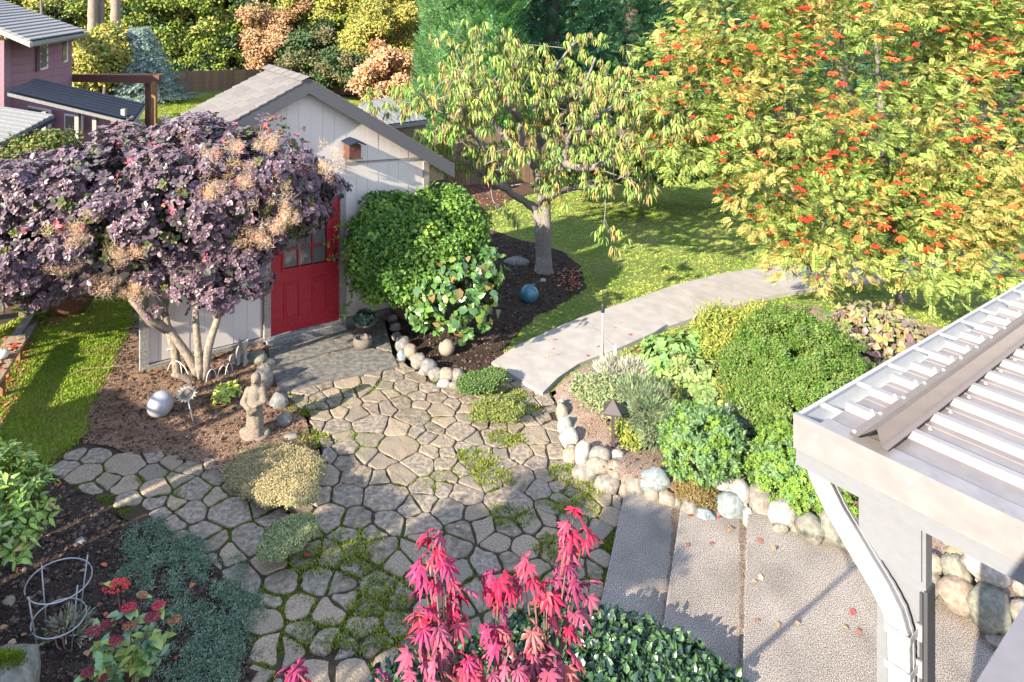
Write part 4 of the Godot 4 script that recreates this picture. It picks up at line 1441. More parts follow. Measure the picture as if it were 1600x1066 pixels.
func make_patio_cover() -> void:
	var cover := thing("patio_cover", COVER_AT, "taupe ribbed metal patio roof with white gutter, downspout and grey post", "patio cover")
	var n := sqrt(1.1636 * 1.1636 + 1.0)
	var fr := Transform3D(Basis(Vector3(1.1636, -SLOPE * 1.1636, -1) / n, Vector3.UP, Vector3(1, -SLOPE + 0.05 * n, 1.1636) / n), Vector3.ZERO)
	var long := 4.4
	var wide := 3.2
	var b := new_mb()
	b.frame(fr)
	b.box(Vector3(0.01, -0.004, 0.105), Vector3(long, 0.018, wide))
	var roof := put(cover, "roof_sheet", b.mesh(), M.roof_metal)
	for k in 18:
		# ribs with sloped flanks; fine swages between them
		var x := 0.262 + 0.2435 * k
		if x > long - 0.05:
			break
		for q in [[0.104, 0.262], [0.345, wide]]:
			b = new_mb()
			b.frame(fr)
			var w := 0.031
			var t := 0.020
			var h := 0.048
			b.quad(Vector3(x - t, h, q[0]), Vector3(x + t, h, q[0]), Vector3(x + t, h, q[1]), Vector3(x - t, h, q[1]))
			b.quad(Vector3(x - w, 0.016, q[0]), Vector3(x - t, h, q[0]), Vector3(x - t, h, q[1]), Vector3(x - w, 0.016, q[1]))
			b.quad(Vector3(x + t, h, q[0]), Vector3(x + w, 0.016, q[0]), Vector3(x + w, 0.016, q[1]), Vector3(x + t, h, q[1]))
			b.quad(Vector3(x - w, 0.016, q[0]), Vector3(x + w, 0.016, q[0]), Vector3(x + t, h, q[0]), Vector3(x - t, h, q[0]))
			put(roof, "rib", b.mesh(), M.rib_metal)
		for j in 2:
			b = new_mb()
			b.frame(fr)
			var xs := x + 0.2435 * (j + 1) / 3.0
			b.box(Vector3(xs - 0.006, 0.018, 0.106), Vector3(xs + 0.006, 0.023, wide))
			put(roof, "swage", b.mesh(), M.roof_metal)
		for z: float in [0.205, 0.39]:
			b = new_mb()
			b.frame(fr * Transform3D(Basis.IDENTITY, Vector3(x + (0.0 if z < 0.3 else 0.12), 0.048 if z < 0.3 else 0.022, z)))
			b.lathe([Vector2(0.008, 0), Vector2(0.008, 0.004), Vector2(0.004, 0.005), Vector2(0.004, 0.009), Vector2(0, 0.009)], 8)
			put(roof, "screw", b.mesh(), M.galvanised)
	# the bent deflector strip across the roof
	b = new_mb()
	b.frame(fr)
	var zz := [Vector2(0.228, 0.050), Vector2(0.262, 0.052), Vector2(0.335, 0.115), Vector2(0.352, 0.052), Vector2(0.372, 0.050)]
	for k in 4:
		var p: Vector2 = zz[k]
		var q: Vector2 = zz[k + 1]
		b.quad(Vector3(-0.01, p.y, p.x), Vector3(long, p.y, p.x), Vector3(long, q.y, q.x), Vector3(-0.01, q.y, q.x))
		b.quad(Vector3(-0.01, q.y - 0.004, q.x), Vector3(long, q.y - 0.004, q.x), Vector3(long, p.y - 0.004, p.x), Vector3(-0.01, p.y - 0.004, p.x))
	put(cover, "deflector", b.mesh(), M.flashing)
	for k in 9:
		b = new_mb()
		b.frame(fr * Transform3D(Basis.IDENTITY, Vector3(0.02 + 0.25 * k, 0.050, 0.236)))
		b.lathe([Vector2(0.008, 0), Vector2(0.008, 0.004), Vector2(0, 0.008)], 8)
		put(cover, "screw", b.mesh(), M.galvanised)
	# rake trim at the near end
	b = new_mb()
	b.frame(fr)
	b.box(Vector3(-0.022, -0.115, 0.0), Vector3(0.0, 0.030, wide))
	b.box(Vector3(0.0, 0.020, 0.106), Vector3(0.075, 0.030, wide))
	put(cover, "rake_trim", b.mesh(), M.roof_edge)
	for k in 4:
		b = new_mb()
		b.frame(fr * Transform3D(Basis(Vector3.BACK, PI / 2), Vector3(-0.022, -0.02, 0.10 + 0.36 * k)))
		b.lathe([Vector2(0.010, 0), Vector2(0.010, 0.004), Vector2(0.005, 0.005), Vector2(0.005, 0.010), Vector2(0, 0.010)], 8)
		put(cover, "screw", b.mesh(), M.gutter_white)
	b = new_mb()
	b.frame(fr)
	b.box(Vector3(-0.014, -0.185, 0.008), Vector3(0.03, -0.117, wide))
	put(cover, "barge_board", b.mesh(), M.grey_paint)
	# gutter: a trough with rolled lip and straps
	b = new_mb()
	b.frame(fr)
	b.box(Vector3(0.0, -0.11, 0.0), Vector3(long, 0.008, 0.006))
	b.box(Vector3(0.0, 0.008, -0.004), Vector3(long, 0.018, 0.014))
	b.box(Vector3(0.0, -0.115, 0.006), Vector3(long, -0.11, 0.115))
	b.box(Vector3(0.0, -0.11, 0.115), Vector3(long, -0.006, 0.121))
	b.box(Vector3(-0.003, -0.115, 0.0), Vector3(-0.0005, 0.0, 0.12))
	var gutter := put(cover, "gutter", b.mesh(), M.gutter_white)
	b = new_mb()
	b.frame(fr)
	b.box(Vector3(0.01, -0.085, 0.008), Vector3(long, -0.08, 0.113))
	b.box(Vector3(0.01, -0.08, 0.007), Vector3(long, 0.004, 0.0095))
	put(gutter, "liner", b.mesh(), M.galvanised)
	for k in 10:
		var x := 0.20 + 0.365 * k
		b = new_mb()
		b.frame(fr)
		b.box(Vector3(x - 0.005, 0.004, 0.004), Vector3(x + 0.005, 0.012, 0.125))
		b.box(Vector3(x + 0.016, 0.004, 0.004), Vector3(x + 0.026, 0.012, 0.125))
		put(gutter, "strap", b.mesh(), M.gutter_white)
	# post and header under the roof
	var foot := -3.37 + 0.36 - SLOPE * 1.45
	b = new_mb()
	b.frame(fr)
	b.box(Vector3(0.030, foot, 0.318), Vector3(0.092, -0.19, 0.495))
	put(cover, "post", b.mesh(), M.grey_paint)
	b = new_mb()
	b.frame(fr)
	b.box(Vector3(0.022, foot, 0.491), Vector3(0.102, -0.43, 0.503))
	b.box(Vector3(0.014, foot, 0.478), Vector3(0.0285, -0.44, 0.488))
	put(cover, "post_shaded_face", b.mesh(), M.grey_paint_shaded)  # plates over the side face of the post, with its shade painted on
	b = new_mb()
	b.frame(fr)
	b.box(Vector3(0.016, -0.40, 0.255), Vector3(0.11, -0.187, 0.483))
	put(cover, "bracket", b.mesh(), M.grey_paint)
	# corrugated downspout: from the gutter end, raking back to the post, then down it
	b = new_mb()
	b.frame(fr)
	var path := [Vector3(0.055, -0.09, 0.055), Vector3(0.05, -0.16, 0.062), Vector3(0.035, -0.215, 0.095), Vector3(0.012, -0.30, 0.17), Vector3(-0.012, -0.39, 0.275), Vector3(-0.03, -0.475, 0.37), Vector3(-0.034, -0.525, 0.408), Vector3(-0.034, -0.595, 0.430), Vector3(-0.034, -0.70, 0.432)]
	var sm := []
	var cv := Curve3D.new()
	for i in path.size():
		var t: Vector3 = (path[mini(i + 1, path.size() - 1)] - path[maxi(i - 1, 0)]) * 0.18
		cv.add_point(path[i], -t, t)
	var steps := 46
	for k in steps + 1:
		sm.append(cv.sample_baked(cv.get_baked_length() * k / steps))
	sm.append(Vector3(-0.034, foot + 0.05, 0.432))
	var hw := 0.040
	var hd := 0.034
	var prev := []
	for k in sm.size():
		var z: Vector3 = (sm[mini(k + 1, sm.size() - 1)] - sm[maxi(k - 1, 0)]).normalized()
		var x := Vector3(0, 0, 1)
		x = (x - z * x.dot(z)).normalized()
		var y := z.cross(x)
		if y.x > 0:
			y = -y
		var pulse := 1.0 + (0.03 if k < steps and k % 2 else 0.0)
		var ring := []
		for q in [[-1, -0.8], [-0.85, -1], [-0.3, -1], [-0.25, -0.93], [0.25, -0.93], [0.3, -1], [0.85, -1], [1, -0.8], [1, -0.35], [0.94, -0.3], [0.94, 0.3], [1, 0.35], [1, 0.8], [0.85, 1], [-0.85, 1], [-1, 0.8], [-1, 0.35], [-0.94, 0.3], [-0.94, -0.3], [-1, -0.35]]:
			ring.append(sm[k] + x * q[0] * hw * pulse - y * q[1] * hd * pulse)
		if k > 0:
			for j in ring.size():
				var m := (j + 1) % ring.size()
				b.quad(prev[j], ring[j], ring[m], prev[m])
		prev = ring
	var spout := put(cover, "downspout", b.mesh(), M.downspout_paint)
	for y: float in [-0.585, -0.72, -1.9]:
		b = new_mb()
		b.frame(fr)
		b.box(Vector3(-0.074, y - 0.014, 0.386), Vector3(-0.070, y + 0.014, 0.478))
		b.box(Vector3(-0.070, y - 0.014, 0.4745), Vector3(0.0, y + 0.014, 0.478))
		b.box(Vector3(0.004, y - 0.03, 0.470), Vector3(0.0135, y + 0.03, 0.490))
		put(spout, "strap", b.mesh(), M.downspout_paint)

	# the balcony rail under the viewpoint
	var at := Vector3(0.719, 4.254, -0.950)
	var rail := thing("balcony_rail", at, "dark grey balcony handrail crossing below the patio roof", "railing")
	b = new_mb()
	var u := Vector3(1.1636, -SLOPE * 1.1636, -1) / n
	b.bar(-u * 0.9, u * 1.6, 0.058, 0.035)
	put(rail, "handrail", b.mesh(), M.rail_paint)
	for k in 12:
		b = new_mb()
		var p: Vector3 = u * (0.5 + 0.1 * k)
		b.bar(p + Vector3(0, -0.02, 0), p + Vector3(0, -0.95, 0), 0.02, 0.02, Vector3.RIGHT)
		put(rail, "baluster", b.mesh(), M.rail_paint)


# ---------------------------------------------------------------- beyond the garden

func hexa(b: MB, p: Array, off: Vector3) -> void:
	# a board: four corners and their copies moved by off; turned whichever way faces out
	var q := []
	for k in p:
		q.append(k + off)
	var nrm: Vector3 = (p[2] - p[0]).cross(p[1] - p[0])
	var a := p
	var c := q
	if nrm.dot(off) > 0.0:
		a = q
		c = p
	# a is now the face whose clockwise side looks away from c
	a = [a[0], a[1], a[2], a[3]]
	if (a[2] - a[0]).cross(a[1] - a[0]).dot(a[0] - c[0]) < 0.0:
		a.reverse()
		c = [c[3], c[2], c[1], c[0]]
	b.quad(a[0], a[1], a[2], a[3])
	b.quad(c[3], c[2], c[1], c[0])
	for k in 4:
		var j := (k + 1) % 4
		b.quad(a[k], c[k], c[j], a[j])


func boards_between(parent: Node3D, called: String, p: Array, n: int, mats: Array, thick: Vector3, lap := 0.0) -> void:
	# n boards laid from edge p0-p1 towards edge p3-p2
	for k in n:
		var s := float(k) / n
		var t := float(k + 1) / n - 0.02 / n
		var b := new_mb()
		b.col = vary(Color.WHITE, 0.06)
		b.frame(Transform3D(Basis.IDENTITY, -parent.global_position if parent.is_inside_tree() else Vector3.ZERO))
		var q := [(p[0] as Vector3).lerp(p[3], s), (p[1] as Vector3).lerp(p[2], s), (p[1] as Vector3).lerp(p[2], t), (p[0] as Vector3).lerp(p[3], t)]
		q[0] += thick * lap
		q[1] += thick * lap
		hexa(b, q, thick)
		put(parent, called, b.mesh(), M[mats[k % mats.size()]])


func make_neighbour() -> void:
	var house := thing("neighbour_house", Vector3(-14.127, 0.900, -21.000), "pink clapboard house with grey shingle roof beyond the purple tree", "house")
	var fr := Transform3D(Basis.IDENTITY, -house.position)
	var b := new_mb(house)
	hexa(b, [Vector3(-13.663, 4.409, -19.000), Vector3(-14.073, 4.445, -22.500), Vector3(-14.073, 1.111, -22.500), Vector3(-13.663, 1.127, -19.000)], Vector3(-0.15, 0, -0.2))
	put(house, "wall", b.mesh(), M.cladding)
	boards_between(house.get_node("wall"), "board", [Vector3(-13.627, 4.342, -18.950), Vector3(-14.041, 4.324, -22.450), Vector3(-14.041, 1.324, -22.450), Vector3(-13.627, 1.396, -18.950)], 13, ["cladding"], Vector3(0.02, 0, 0.025), 0.9)
	b = new_mb(house)
	hexa(b, [Vector3(-14.464, 4.427, -18.500), Vector3(-13.536, 4.348, -18.800), Vector3(-13.536, 1.340, -18.800), Vector3(-14.464, 1.316, -18.500)], Vector3(0.0, 0, -0.2))
	put(house, "side_wall", b.mesh(), M.cladding_lit)
	b = new_mb(house)
	hexa(b, [Vector3(-13.534, 4.384, -18.750), Vector3(-13.521, 4.380, -18.850), Vector3(-13.521, 1.399, -18.850), Vector3(-13.534, 1.418, -18.750)], Vector3(0.0, 0, -0.1))
	put(house, "corner_board", b.mesh(), M.cladding_lit)
	for w in [[Vector3(-13.802, 4.239, -20.600), Vector3(-13.841, 4.241, -21.000), Vector3(-13.841, 3.439, -21.000), Vector3(-13.802, 3.415, -20.600)], [Vector3(-13.952, 4.287, -21.800), Vector3(-13.943, 4.296, -22.100), Vector3(-13.943, 3.573, -22.100), Vector3(-13.952, 3.534, -21.800)]]:
		b = new_mb(house)
		hexa(b, w, Vector3(-0.05, 0, -0.06))
		var win := put(house, "window", b.mesh(), M.white_paint)
		var q := []
		var mid: Vector3 = (w[0] + w[2]) / 2.0
		for k in 4:
			q.append(mid + (w[k] - mid) * Vector3(0.62, 0.84, 0.62) + Vector3(0.02, 0, 0.03))
		b = new_mb(house)
		hexa(b, q, Vector3(-0.01, 0, -0.012))
		put(win, "pane", b.mesh(), M.glass)
	b = new_mb(house)
	hexa(b, [Vector3(-13.693, 4.214, -20.300), Vector3(-13.687, 4.219, -20.400), Vector3(-13.687, 3.412, -20.400), Vector3(-13.693, 3.402, -20.300)], Vector3(-0.03, 0, -0.04))
	put(house, "shutter", b.mesh(), M.fascia)
	# main roof: courses of shingles from the eave upwards
	b = new_mb(house)
	hexa(b, [Vector3(-12.322, 4.331, -18.000), Vector3(-13.763, 4.437, -22.800), Vector3(-18.909, 5.525, -26.000), Vector3(-16.182, 5.318, -20.000)], Vector3(0, -0.12, 0))
	var roof := put(house, "roof", b.mesh(), M.shingle_grey)
	boards_between(roof, "shingle_course", [Vector3(-12.322, 4.364, -18.000), Vector3(-13.763, 4.478, -22.800), Vector3(-18.909, 5.573, -26.000), Vector3(-16.182, 5.355, -20.000)], 15, ["shingle_grey"], Vector3(0, 0.035, 0.01), 0.8)
	b = new_mb(house)
	hexa(b, [Vector3(-12.270, 4.351, -17.900), Vector3(-13.682, 4.460, -22.700), Vector3(-13.682, 4.378, -22.700), Vector3(-12.270, 4.238, -17.900)], Vector3(-0.04, 0, -0.05))
	hexa(b, [Vector3(-16.101, 5.317, -19.900), Vector3(-12.270, 4.351, -17.900), Vector3(-12.270, 4.238, -17.900), Vector3(-16.101, 5.172, -19.900)], Vector3(0.04, 0, -0.05))
	put(house, "fascia", b.mesh(), M.sill)
	# the porch on its downhill side
	b = new_mb(house)
	hexa(b, [Vector3(-12.751, 3.093, -17.800), Vector3(-12.951, 3.267, -19.200), Vector3(-10.958, 2.351, -21.000), Vector3(-10.172, 2.162, -18.900)], Vector3(0, -0.08, 0))
	var porch := put(house, "porch_roof", b.mesh(), M.shingle_navy)
	boards_between(porch, "shingle_course", [Vector3(-12.751, 3.110, -17.800), Vector3(-10.172, 2.179, -18.900), Vector3(-10.958, 2.370, -21.000), Vector3(-12.951, 3.285, -19.200)], 7, ["shingle_navy"], Vector3(0, 0.03, 0), 0.8)
	b = new_mb(house)
	hexa(b, [Vector3(-12.732, 3.083, -17.750), Vector3(-10.128, 2.153, -18.850), Vector3(-10.128, 2.067, -18.850), Vector3(-12.732, 3.002, -17.750)], Vector3(-0.02, 0, -0.05))
	hexa(b, [Vector3(-10.128, 2.153, -18.850), Vector3(-10.913, 2.338, -20.950), Vector3(-10.913, 2.262, -20.950), Vector3(-10.128, 2.067, -18.850)], Vector3(-0.05, 0, 0.0))
	put(house, "porch_fascia", b.mesh(), M.sill)
	for q in [[60.0, 18.3], [112.0, 18.5], [140.0, 18.6], [185.0, 18.8]]:
		b = new_mb(house)
		var x: float = (q[0] - 800.0) / 1100.0 * q[1]
		b.bar(Vector3(x, level(x, -0.3), -q[1] - 0.25), Vector3(x, 2.5, -q[1] - 0.25), 0.11, 0.11, Vector3.RIGHT)
		put(house, "porch_post", b.mesh(), M.sill)
	b = new_mb(house)
	hexa(b, [Vector3(-14.182, 2.555, -20.000), Vector3(-11.455, 1.855, -21.000), Vector3(-11.455, 1.186, -21.000), Vector3(-14.182, 1.191, -20.000)], Vector3(-0.05, 0, -0.1))
	put(house, "porch_wall", b.mesh(), M.cladding)
	for w in [[Vector3(-12.855, 2.199, -20.200), Vector3(-12.401, 2.110, -20.300), Vector3(-12.401, 1.686, -20.300), Vector3(-12.855, 1.758, -20.200)], [Vector3(-13.749, 2.477, -19.900), Vector3(-13.127, 2.336, -20.000), Vector3(-13.127, 1.827, -20.000), Vector3(-13.749, 1.880, -19.900)]]:
		b = new_mb(house)
		hexa(b, w, Vector3(0.0, 0, -0.06))
		var win := put(house, "window", b.mesh(), M.white_paint)
		var mid: Vector3 = (w[0] + w[2]) / 2.0
		var q := []
		for k in 4:
			q.append(mid + (w[k] - mid) * 0.8 + Vector3(0, 0, 0.03))
		b = new_mb(house)
		hexa(b, q, Vector3(0, 0, -0.012))
		put(win, "pane", b.mesh(), M.glass)

	# a pergola beam on posts
	var pg := thing("pergola", Vector3(-11.240, 1.580, -22.000), "brown timber pergola standing between the neighbouring house and the spruce", "pergola")
	b = new_mb(pg)
	b.bar(Vector3(-14.114, 3.014, -22.500), Vector3(-11.000, 3.020, -22.000), 0.12, 0.24)
	put(pg, "beam", b.mesh(), M.brown_wood)
	b = new_mb(pg)
	b.bar(Vector3(-14.511, 3.054, -23.200), Vector3(-11.259, 3.107, -22.600), 0.4, 0.05)
	put(pg, "rafter", b.mesh(), M.post_wood)
	for q in [[231.0, 22.3, "brown_wood"], [241.0, 21.9, "post_wood"]]:
		b = new_mb(pg)
		var x: float = (q[0] - 800.0) / 1100.0 * q[1]
		b.bar(Vector3(x, level(x, -0.1), -q[1]), Vector3(x, 2.95, -q[1]), 0.13, 0.13, Vector3.RIGHT)
		put(pg, "post", b.mesh(), M[q[2]])

	# the outbuilding at the left edge
	var ob := thing("outbuilding", Vector3(-10.282, 2.068, -14.500), "low brown outbuilding with a pale corrugated roof and dark gutter", "outbuilding")
	b = new_mb(ob)
	hexa(b, [Vector3(-13.382, 3.209, -16.000), Vector3(-10.024, 2.818, -15.400), Vector3(-9.332, 2.668, -12.800), Vector3(-12.055, 3.091, -13.000)], Vector3(0, -0.06, 0))
	var rf := put(ob, "roof", b.mesh(), M.sill)
	boards_between(rf, "roof_panel", [Vector3(-9.332, 2.691, -12.800), Vector3(-12.055, 3.115, -13.000), Vector3(-13.382, 3.238, -16.000), Vector3(-10.024, 2.846, -15.400)], 9, ["sill"], Vector3(0, 0.03, 0.01), 0.7)
	b = new_mb(ob)
	hexa(b, [Vector3(-10.010, 2.818, -15.400), Vector3(-9.284, 2.677, -12.750), Vector3(-9.284, 2.596, -12.750), Vector3(-10.010, 2.748, -15.400)], Vector3(0.05, 0, 0.02))
	put(ob, "gutter", b.mesh(), M.shingle_navy)
	b = new_mb(ob)
	hexa(b, [Vector3(-10.024, 2.716, -14.900), Vector3(-9.573, 2.595, -13.000), Vector3(-9.573, 1.791, -13.000), Vector3(-10.024, 1.646, -14.900)], Vector3(-0.12, 0, 0))
	put(ob, "wall", b.mesh(), M.brown_wood)
	b = new_mb(ob)
	hexa(b, [Vector3(-9.739, 2.460, -13.700), Vector3(-9.588, 2.460, -13.200), Vector3(-9.588, 2.040, -13.200), Vector3(-9.739, 2.011, -13.700)], Vector3(0.03, 0, 0.02))
	var wn := put(ob, "window", b.mesh(), M.sill)
	b = new_mb(ob)
	hexa(b, [Vector3(-9.744, 2.414, -13.680), Vector3(-9.585, 2.420, -13.220), Vector3(-9.585, 2.071, -13.220), Vector3(-9.744, 2.053, -13.680)], Vector3(0.045, 0, 0.03))
	put(wn, "pane", b.mesh(), M.glass)

	# the grey roof behind the shed
	var lean := thing("lean_to", Vector3(-3.014, 2.086, -17.000), "low structure with a plain grey roof behind the beige shed", "outbuilding")
	b = new_mb(lean)
	hexa(b, [Vector3(-4.036, 2.678, -18.500), Vector3(-3.513, 2.599, -21.000), Vector3(-2.232, 2.259, -18.600), Vector3(-2.928, 2.444, -16.600)], Vector3(0, -0.10, 0))
	put(lean, "roof", b.mesh(), M.shingle_grey)
	boards_between(lean.get_node("roof"), "shingle_course", [Vector3(-2.928, 2.459, -16.600), Vector3(-4.036, 2.695, -18.500), Vector3(-3.513, 2.618, -21.000), Vector3(-2.232, 2.276, -18.600)], 8, ["sill", "shingle_grey", "sill"], Vector3(0, 0.015, 0), 0.6)
	b = new_mb(lean)
	hexa(b, [Vector3(-3.969, 2.611, -18.500), Vector3(-2.963, 2.381, -16.800), Vector3(-2.963, 0.824, -16.800), Vector3(-3.969, 0.727, -18.500)], Vector3(0.06, 0, -0.1))
	hexa(b, [Vector3(-2.963, 2.381, -16.800), Vector3(-2.287, 2.241, -18.500), Vector3(-2.287, 0.559, -18.500), Vector3(-2.963, 0.824, -16.800)], Vector3(0.0, 0, -0.1))
	put(lean, "wall", b.mesh(), M.old_board)


func fence(label: String, a: Vector3, c: Vector3, high: float, pitch: float, lattice := false) -> void:
	var o := thing("board_fence", a, label, "fence")
	var along := (c - a)
	var n := int(along.length() / pitch)
	var u := along.normalized()
	var side := Vector3(u.z, 0, -u.x).normalized()
	for k in n:
		var b := new_mb()
		b.col = vary(Color.WHITE, 0.12)
		var p := u * pitch * k
		var h := high + rng.randf_range(-0.012, 0.012)
		var w := u * (pitch - 0.012)
		hexa(b, [p, p + w, p + w + Vector3(0, h, 0), p + Vector3(0, h, 0)], side * 0.02)
		put(o, "board", b.mesh(), M["board_%d" % (rng.randi() % 4)])
	var m := int(along.length() / 2.2) + 1
	for k in m + 1:
		var b := new_mb()
		var p := along * float(k) / m + side * 0.08
		b.bar(p + Vector3(0, -0.1, 0), p + Vector3(0, high + 0.08, 0), 0.09, 0.09, Vector3.RIGHT)
		put(o, "post", b.mesh(), M.old_board)
	for y: float in [0.25, high - 0.2]:
		var b := new_mb()
		b.bar(Vector3(0, y, 0) + side * 0.045, along + Vector3(0, y, 0) + side * 0.045, 0.04, 0.09)
		put(o, "rail", b.mesh(), M.old_board)


func make_fences() -> void:
	fence("brown board fence in the shade behind the cherry tree", Vector3(-1.802, 0.198, -19.823), Vector3(11.922, -1.311, -29.143), 1.6, 0.15)
	fence("weathered board fence at the far left behind the spruce", Vector3(-14.923, 1.642, -29.955), Vector3(-12.315, 1.355, -34.914), 0.95, 0.16)
	fence("sunlit tan board fence beyond the shed roof", Vector3(-10.370, 1.141, -34.566), Vector3(-5.491, 0.604, -37.752), 0.95, 0.16)
	fence("tan board fence behind the plank bench", Vector3(-7.084, 0.779, -10.199), Vector3(-9.345, 1.028, -8.357), 0.95, 0.115)


# ---------------------------------------------------------------- trees

func make_trees() -> void:
	make_smoke_tree()
	make_cherry()
	make_rowan()


func make_smoke_tree() -> void:
	var at := Vector3(-3.933, 0.433, -8.976)
	var o := thing("smoke_tree", at, "wide purple-leaved smoke tree with beige plumes on bare forked stems", "tree")
	var b := new_mb(o)
	for s in [[Vector3(-3.971, 0.381, -8.950), Vector3(-4.045, 0.682, -8.900), Vector3(-4.184, 0.957, -8.850), Vector3(-4.304, 1.164, -8.800), Vector3(-4.360, 1.420, -8.800), Vector3(-4.560, 1.740, -8.800), Vector3(-5.062, 2.253, -8.700)], [Vector3(-4.304, 1.148, -8.800), Vector3(-4.445, 1.272, -8.700), Vector3(-4.519, 1.441, -8.600), Vector3(-4.714, 1.777, -8.500), Vector3(-5.269, 2.198, -8.400)], [Vector3(-4.278, 0.328, -9.050), Vector3(-4.304, 0.682, -9.000), Vector3(-4.353, 0.927, -9.000), Vector3(-4.459, 1.214, -9.000), Vector3(-4.402, 1.582, -9.000), Vector3(-4.500, 2.155, -9.000)], [Vector3(-3.938, 0.381, -8.950), Vector3(-3.956, 0.731, -8.900), Vector3(-3.981, 1.014, -8.900), Vector3(-4.005, 1.297, -8.900), Vector3(-3.948, 1.702, -8.900), Vector3(-3.803, 2.511, -8.900)], [Vector3(-3.889, 0.365, -8.950), Vector3(-3.889, 0.706, -8.950), Vector3(-3.808, 0.991, -8.950), Vector3(-3.764, 1.214, -9.000), Vector3(-3.686, 1.398, -9.050), Vector3(-3.471, 1.922, -9.200), Vector3(-3.095, 2.507, -9.200)], [Vector3(-3.764, 1.214, -9.000), Vector3(-3.780, 1.418, -9.000), Vector3(-3.723, 1.625, -9.100), Vector3(-3.764, 2.122, -9.100)], [Vector3(-5.062, 2.253, -8.700), Vector3(-5.785, 2.520, -8.600), Vector3(-6.645, 2.550, -8.500)], [Vector3(-3.997, 0.407, -8.900), Vector3(-4.080, 0.540, -8.800), Vector3(-4.208, 0.631, -8.700)]]:
		limb(b, s, 0.062, 0.022, 9, 0.03)
	put(o, "trunk", b.mesh(), M.bark_pale)
	var lobes := [[Vector3(-3.309, 2.825, -9.100), Vector3(0.860, 0.860, 0.750)], [Vector3(-4.045, 2.673, -8.900), Vector3(1.000, 1.050, 0.950)], [Vector3(-4.920, 2.580, -8.800), Vector3(0.900, 1.000, 0.900)], [Vector3(-5.629, 2.520, -8.600), Vector3(0.900, 0.850, 0.900)], [Vector3(-6.491, 2.395, -8.500), Vector3(0.950, 0.780, 0.900)], [Vector3(-7.407, 2.351, -8.400), Vector3(0.900, 0.800, 0.900)], [Vector3(-3.720, 1.980, -8.800), Vector3(0.700, 0.420, 0.550)], [Vector3(-2.885, 2.507, -9.200), Vector3(0.360, 0.460, 0.350)], [Vector3(-5.735, 2.082, -8.300), Vector3(0.500, 0.350, 0.400)]]
	var purple := [Color(0.105, 0.058, 0.078), Color(0.075, 0.043, 0.06), Color(0.145, 0.088, 0.112), Color(0.07, 0.043, 0.046)]
	var m1 := sprig("rosette", 9, 0.045, 0.058, 0.041, purple, Color.BLACK, true)
	var m2 := sprig("rosette", 8, 0.05, 0.075, 0.056, [Color(0.11, 0.055, 0.08), Color(0.07, 0.04, 0.055), Color(0.05, 0.055, 0.03)], Color.BLACK, true)
	var m3 := sprig("rosette", 8, 0.05, 0.08, 0.055, [Color(0.30, 0.035, 0.06), Color(0.35, 0.07, 0.03), Color(0.22, 0.04, 0.08), Color(0.30, 0.16, 0.03)], Color.BLACK, true)
	var m4 := sprig("rosette", 8, 0.05, 0.08, 0.06, [Color(0.05, 0.075, 0.022), Color(0.08, 0.07, 0.04), Color(0.10, 0.12, 0.02)])
	var tint := [Color(1, 1, 1), Color(1.15, 1.1, 1.15), Color(0.85, 0.85, 0.85)]
	scatter(o, "crown", m1, M.leaf_purple, leaves_at(on_lobes(lobes, 9800, 0.35, 0.5, 330, 0.22, -0.85), 0.85, 1.3), tint)
	scatter(o, "crown", m2, M.leaf_purple, leaves_at(on_lobes(lobes, 3400, 0.6, 0.3, 0, 0.3, -0.9), 0.8, 1.2), tint)
	scatter(o, "crown", m3, M.leaf_purple, leaves_at(on_lobes(lobes, 230, 0.1, 0.6, 0, 0.3, 0.1), 0.6, 0.95), tint)
	scatter(o, "crown", m4, M.leaf, leaves_at(on_lobes(lobes, 900, 0.5, 0.0, 0, 0.3, -0.95), 0.7, 1.1), tint)
	# a few low sprays by the stems
	scatter(o, "low_leaves", m1, M.leaf_purple, leaves_at(on_lobes([[Vector3(-3.815, 1.504, -8.600), Vector3(0.180, 0.140, 0.150)], [Vector3(-4.339, 1.425, -8.600), Vector3(0.140, 0.080, 0.100)], [Vector3(-3.812, 1.580, -8.700), Vector3(0.120, 0.120, 0.100)]], 46, 0.8, 0.3), 0.7, 1.0), tint)
	# plumes
	var fluff := sprig("smoke", 110, 0.09, 0.07, 0.0035, [Color(0.55, 0.38, 0.28), Color(0.62, 0.47, 0.36), Color(0.50, 0.32, 0.23), Color(0.66, 0.53, 0.43)])
	var spots := []
	for q in [[Vector3(-4.705, 2.025, -8.150), Vector3(0.450, 0.220, 0.200)], [Vector3(-4.822, 2.725, -7.800), Vector3(0.350, 0.160, 0.200)], [Vector3(-4.409, 2.390, -7.950), Vector3(0.250, 0.200, 0.200)], [Vector3(-3.375, 3.412, -8.250), Vector3(0.220, 0.300, 0.150)], [Vector3(-3.188, 3.150, -8.250), Vector3(0.180, 0.200, 0.150)], [Vector3(-2.792, 2.874, -8.300), Vector3(0.250, 0.320, 0.200)], [Vector3(-2.711, 2.618, -8.400), Vector3(0.200, 0.120, 0.150)], [Vector3(-2.387, 3.199, -8.900), Vector3(0.220, 0.300, 0.200)], [Vector3(-3.036, 2.443, -8.350), Vector3(0.200, 0.120, 0.120)], [Vector3(-3.909, 3.654, -8.600), Vector3(0.120, 0.100, 0.100)], [Vector3(-5.530, 2.155, -7.900), Vector3(0.250, 0.120, 0.200)], [Vector3(-3.461, 3.038, -8.100), Vector3(0.120, 0.140, 0.100)], [Vector3(-4.361, 1.895, -8.200), Vector3(0.180, 0.150, 0.100)], [Vector3(-3.045, 3.479, -8.700), Vector3(0.200, 0.100, 0.100)], [Vector3(-5.063, 2.299, -7.900), Vector3(0.250, 0.100, 0.100)]]:
		for k in 11:
			spots.append([q[0] + ball() * q[1] * 1.25 * pow(rng.randf(), 0.7), ball()])
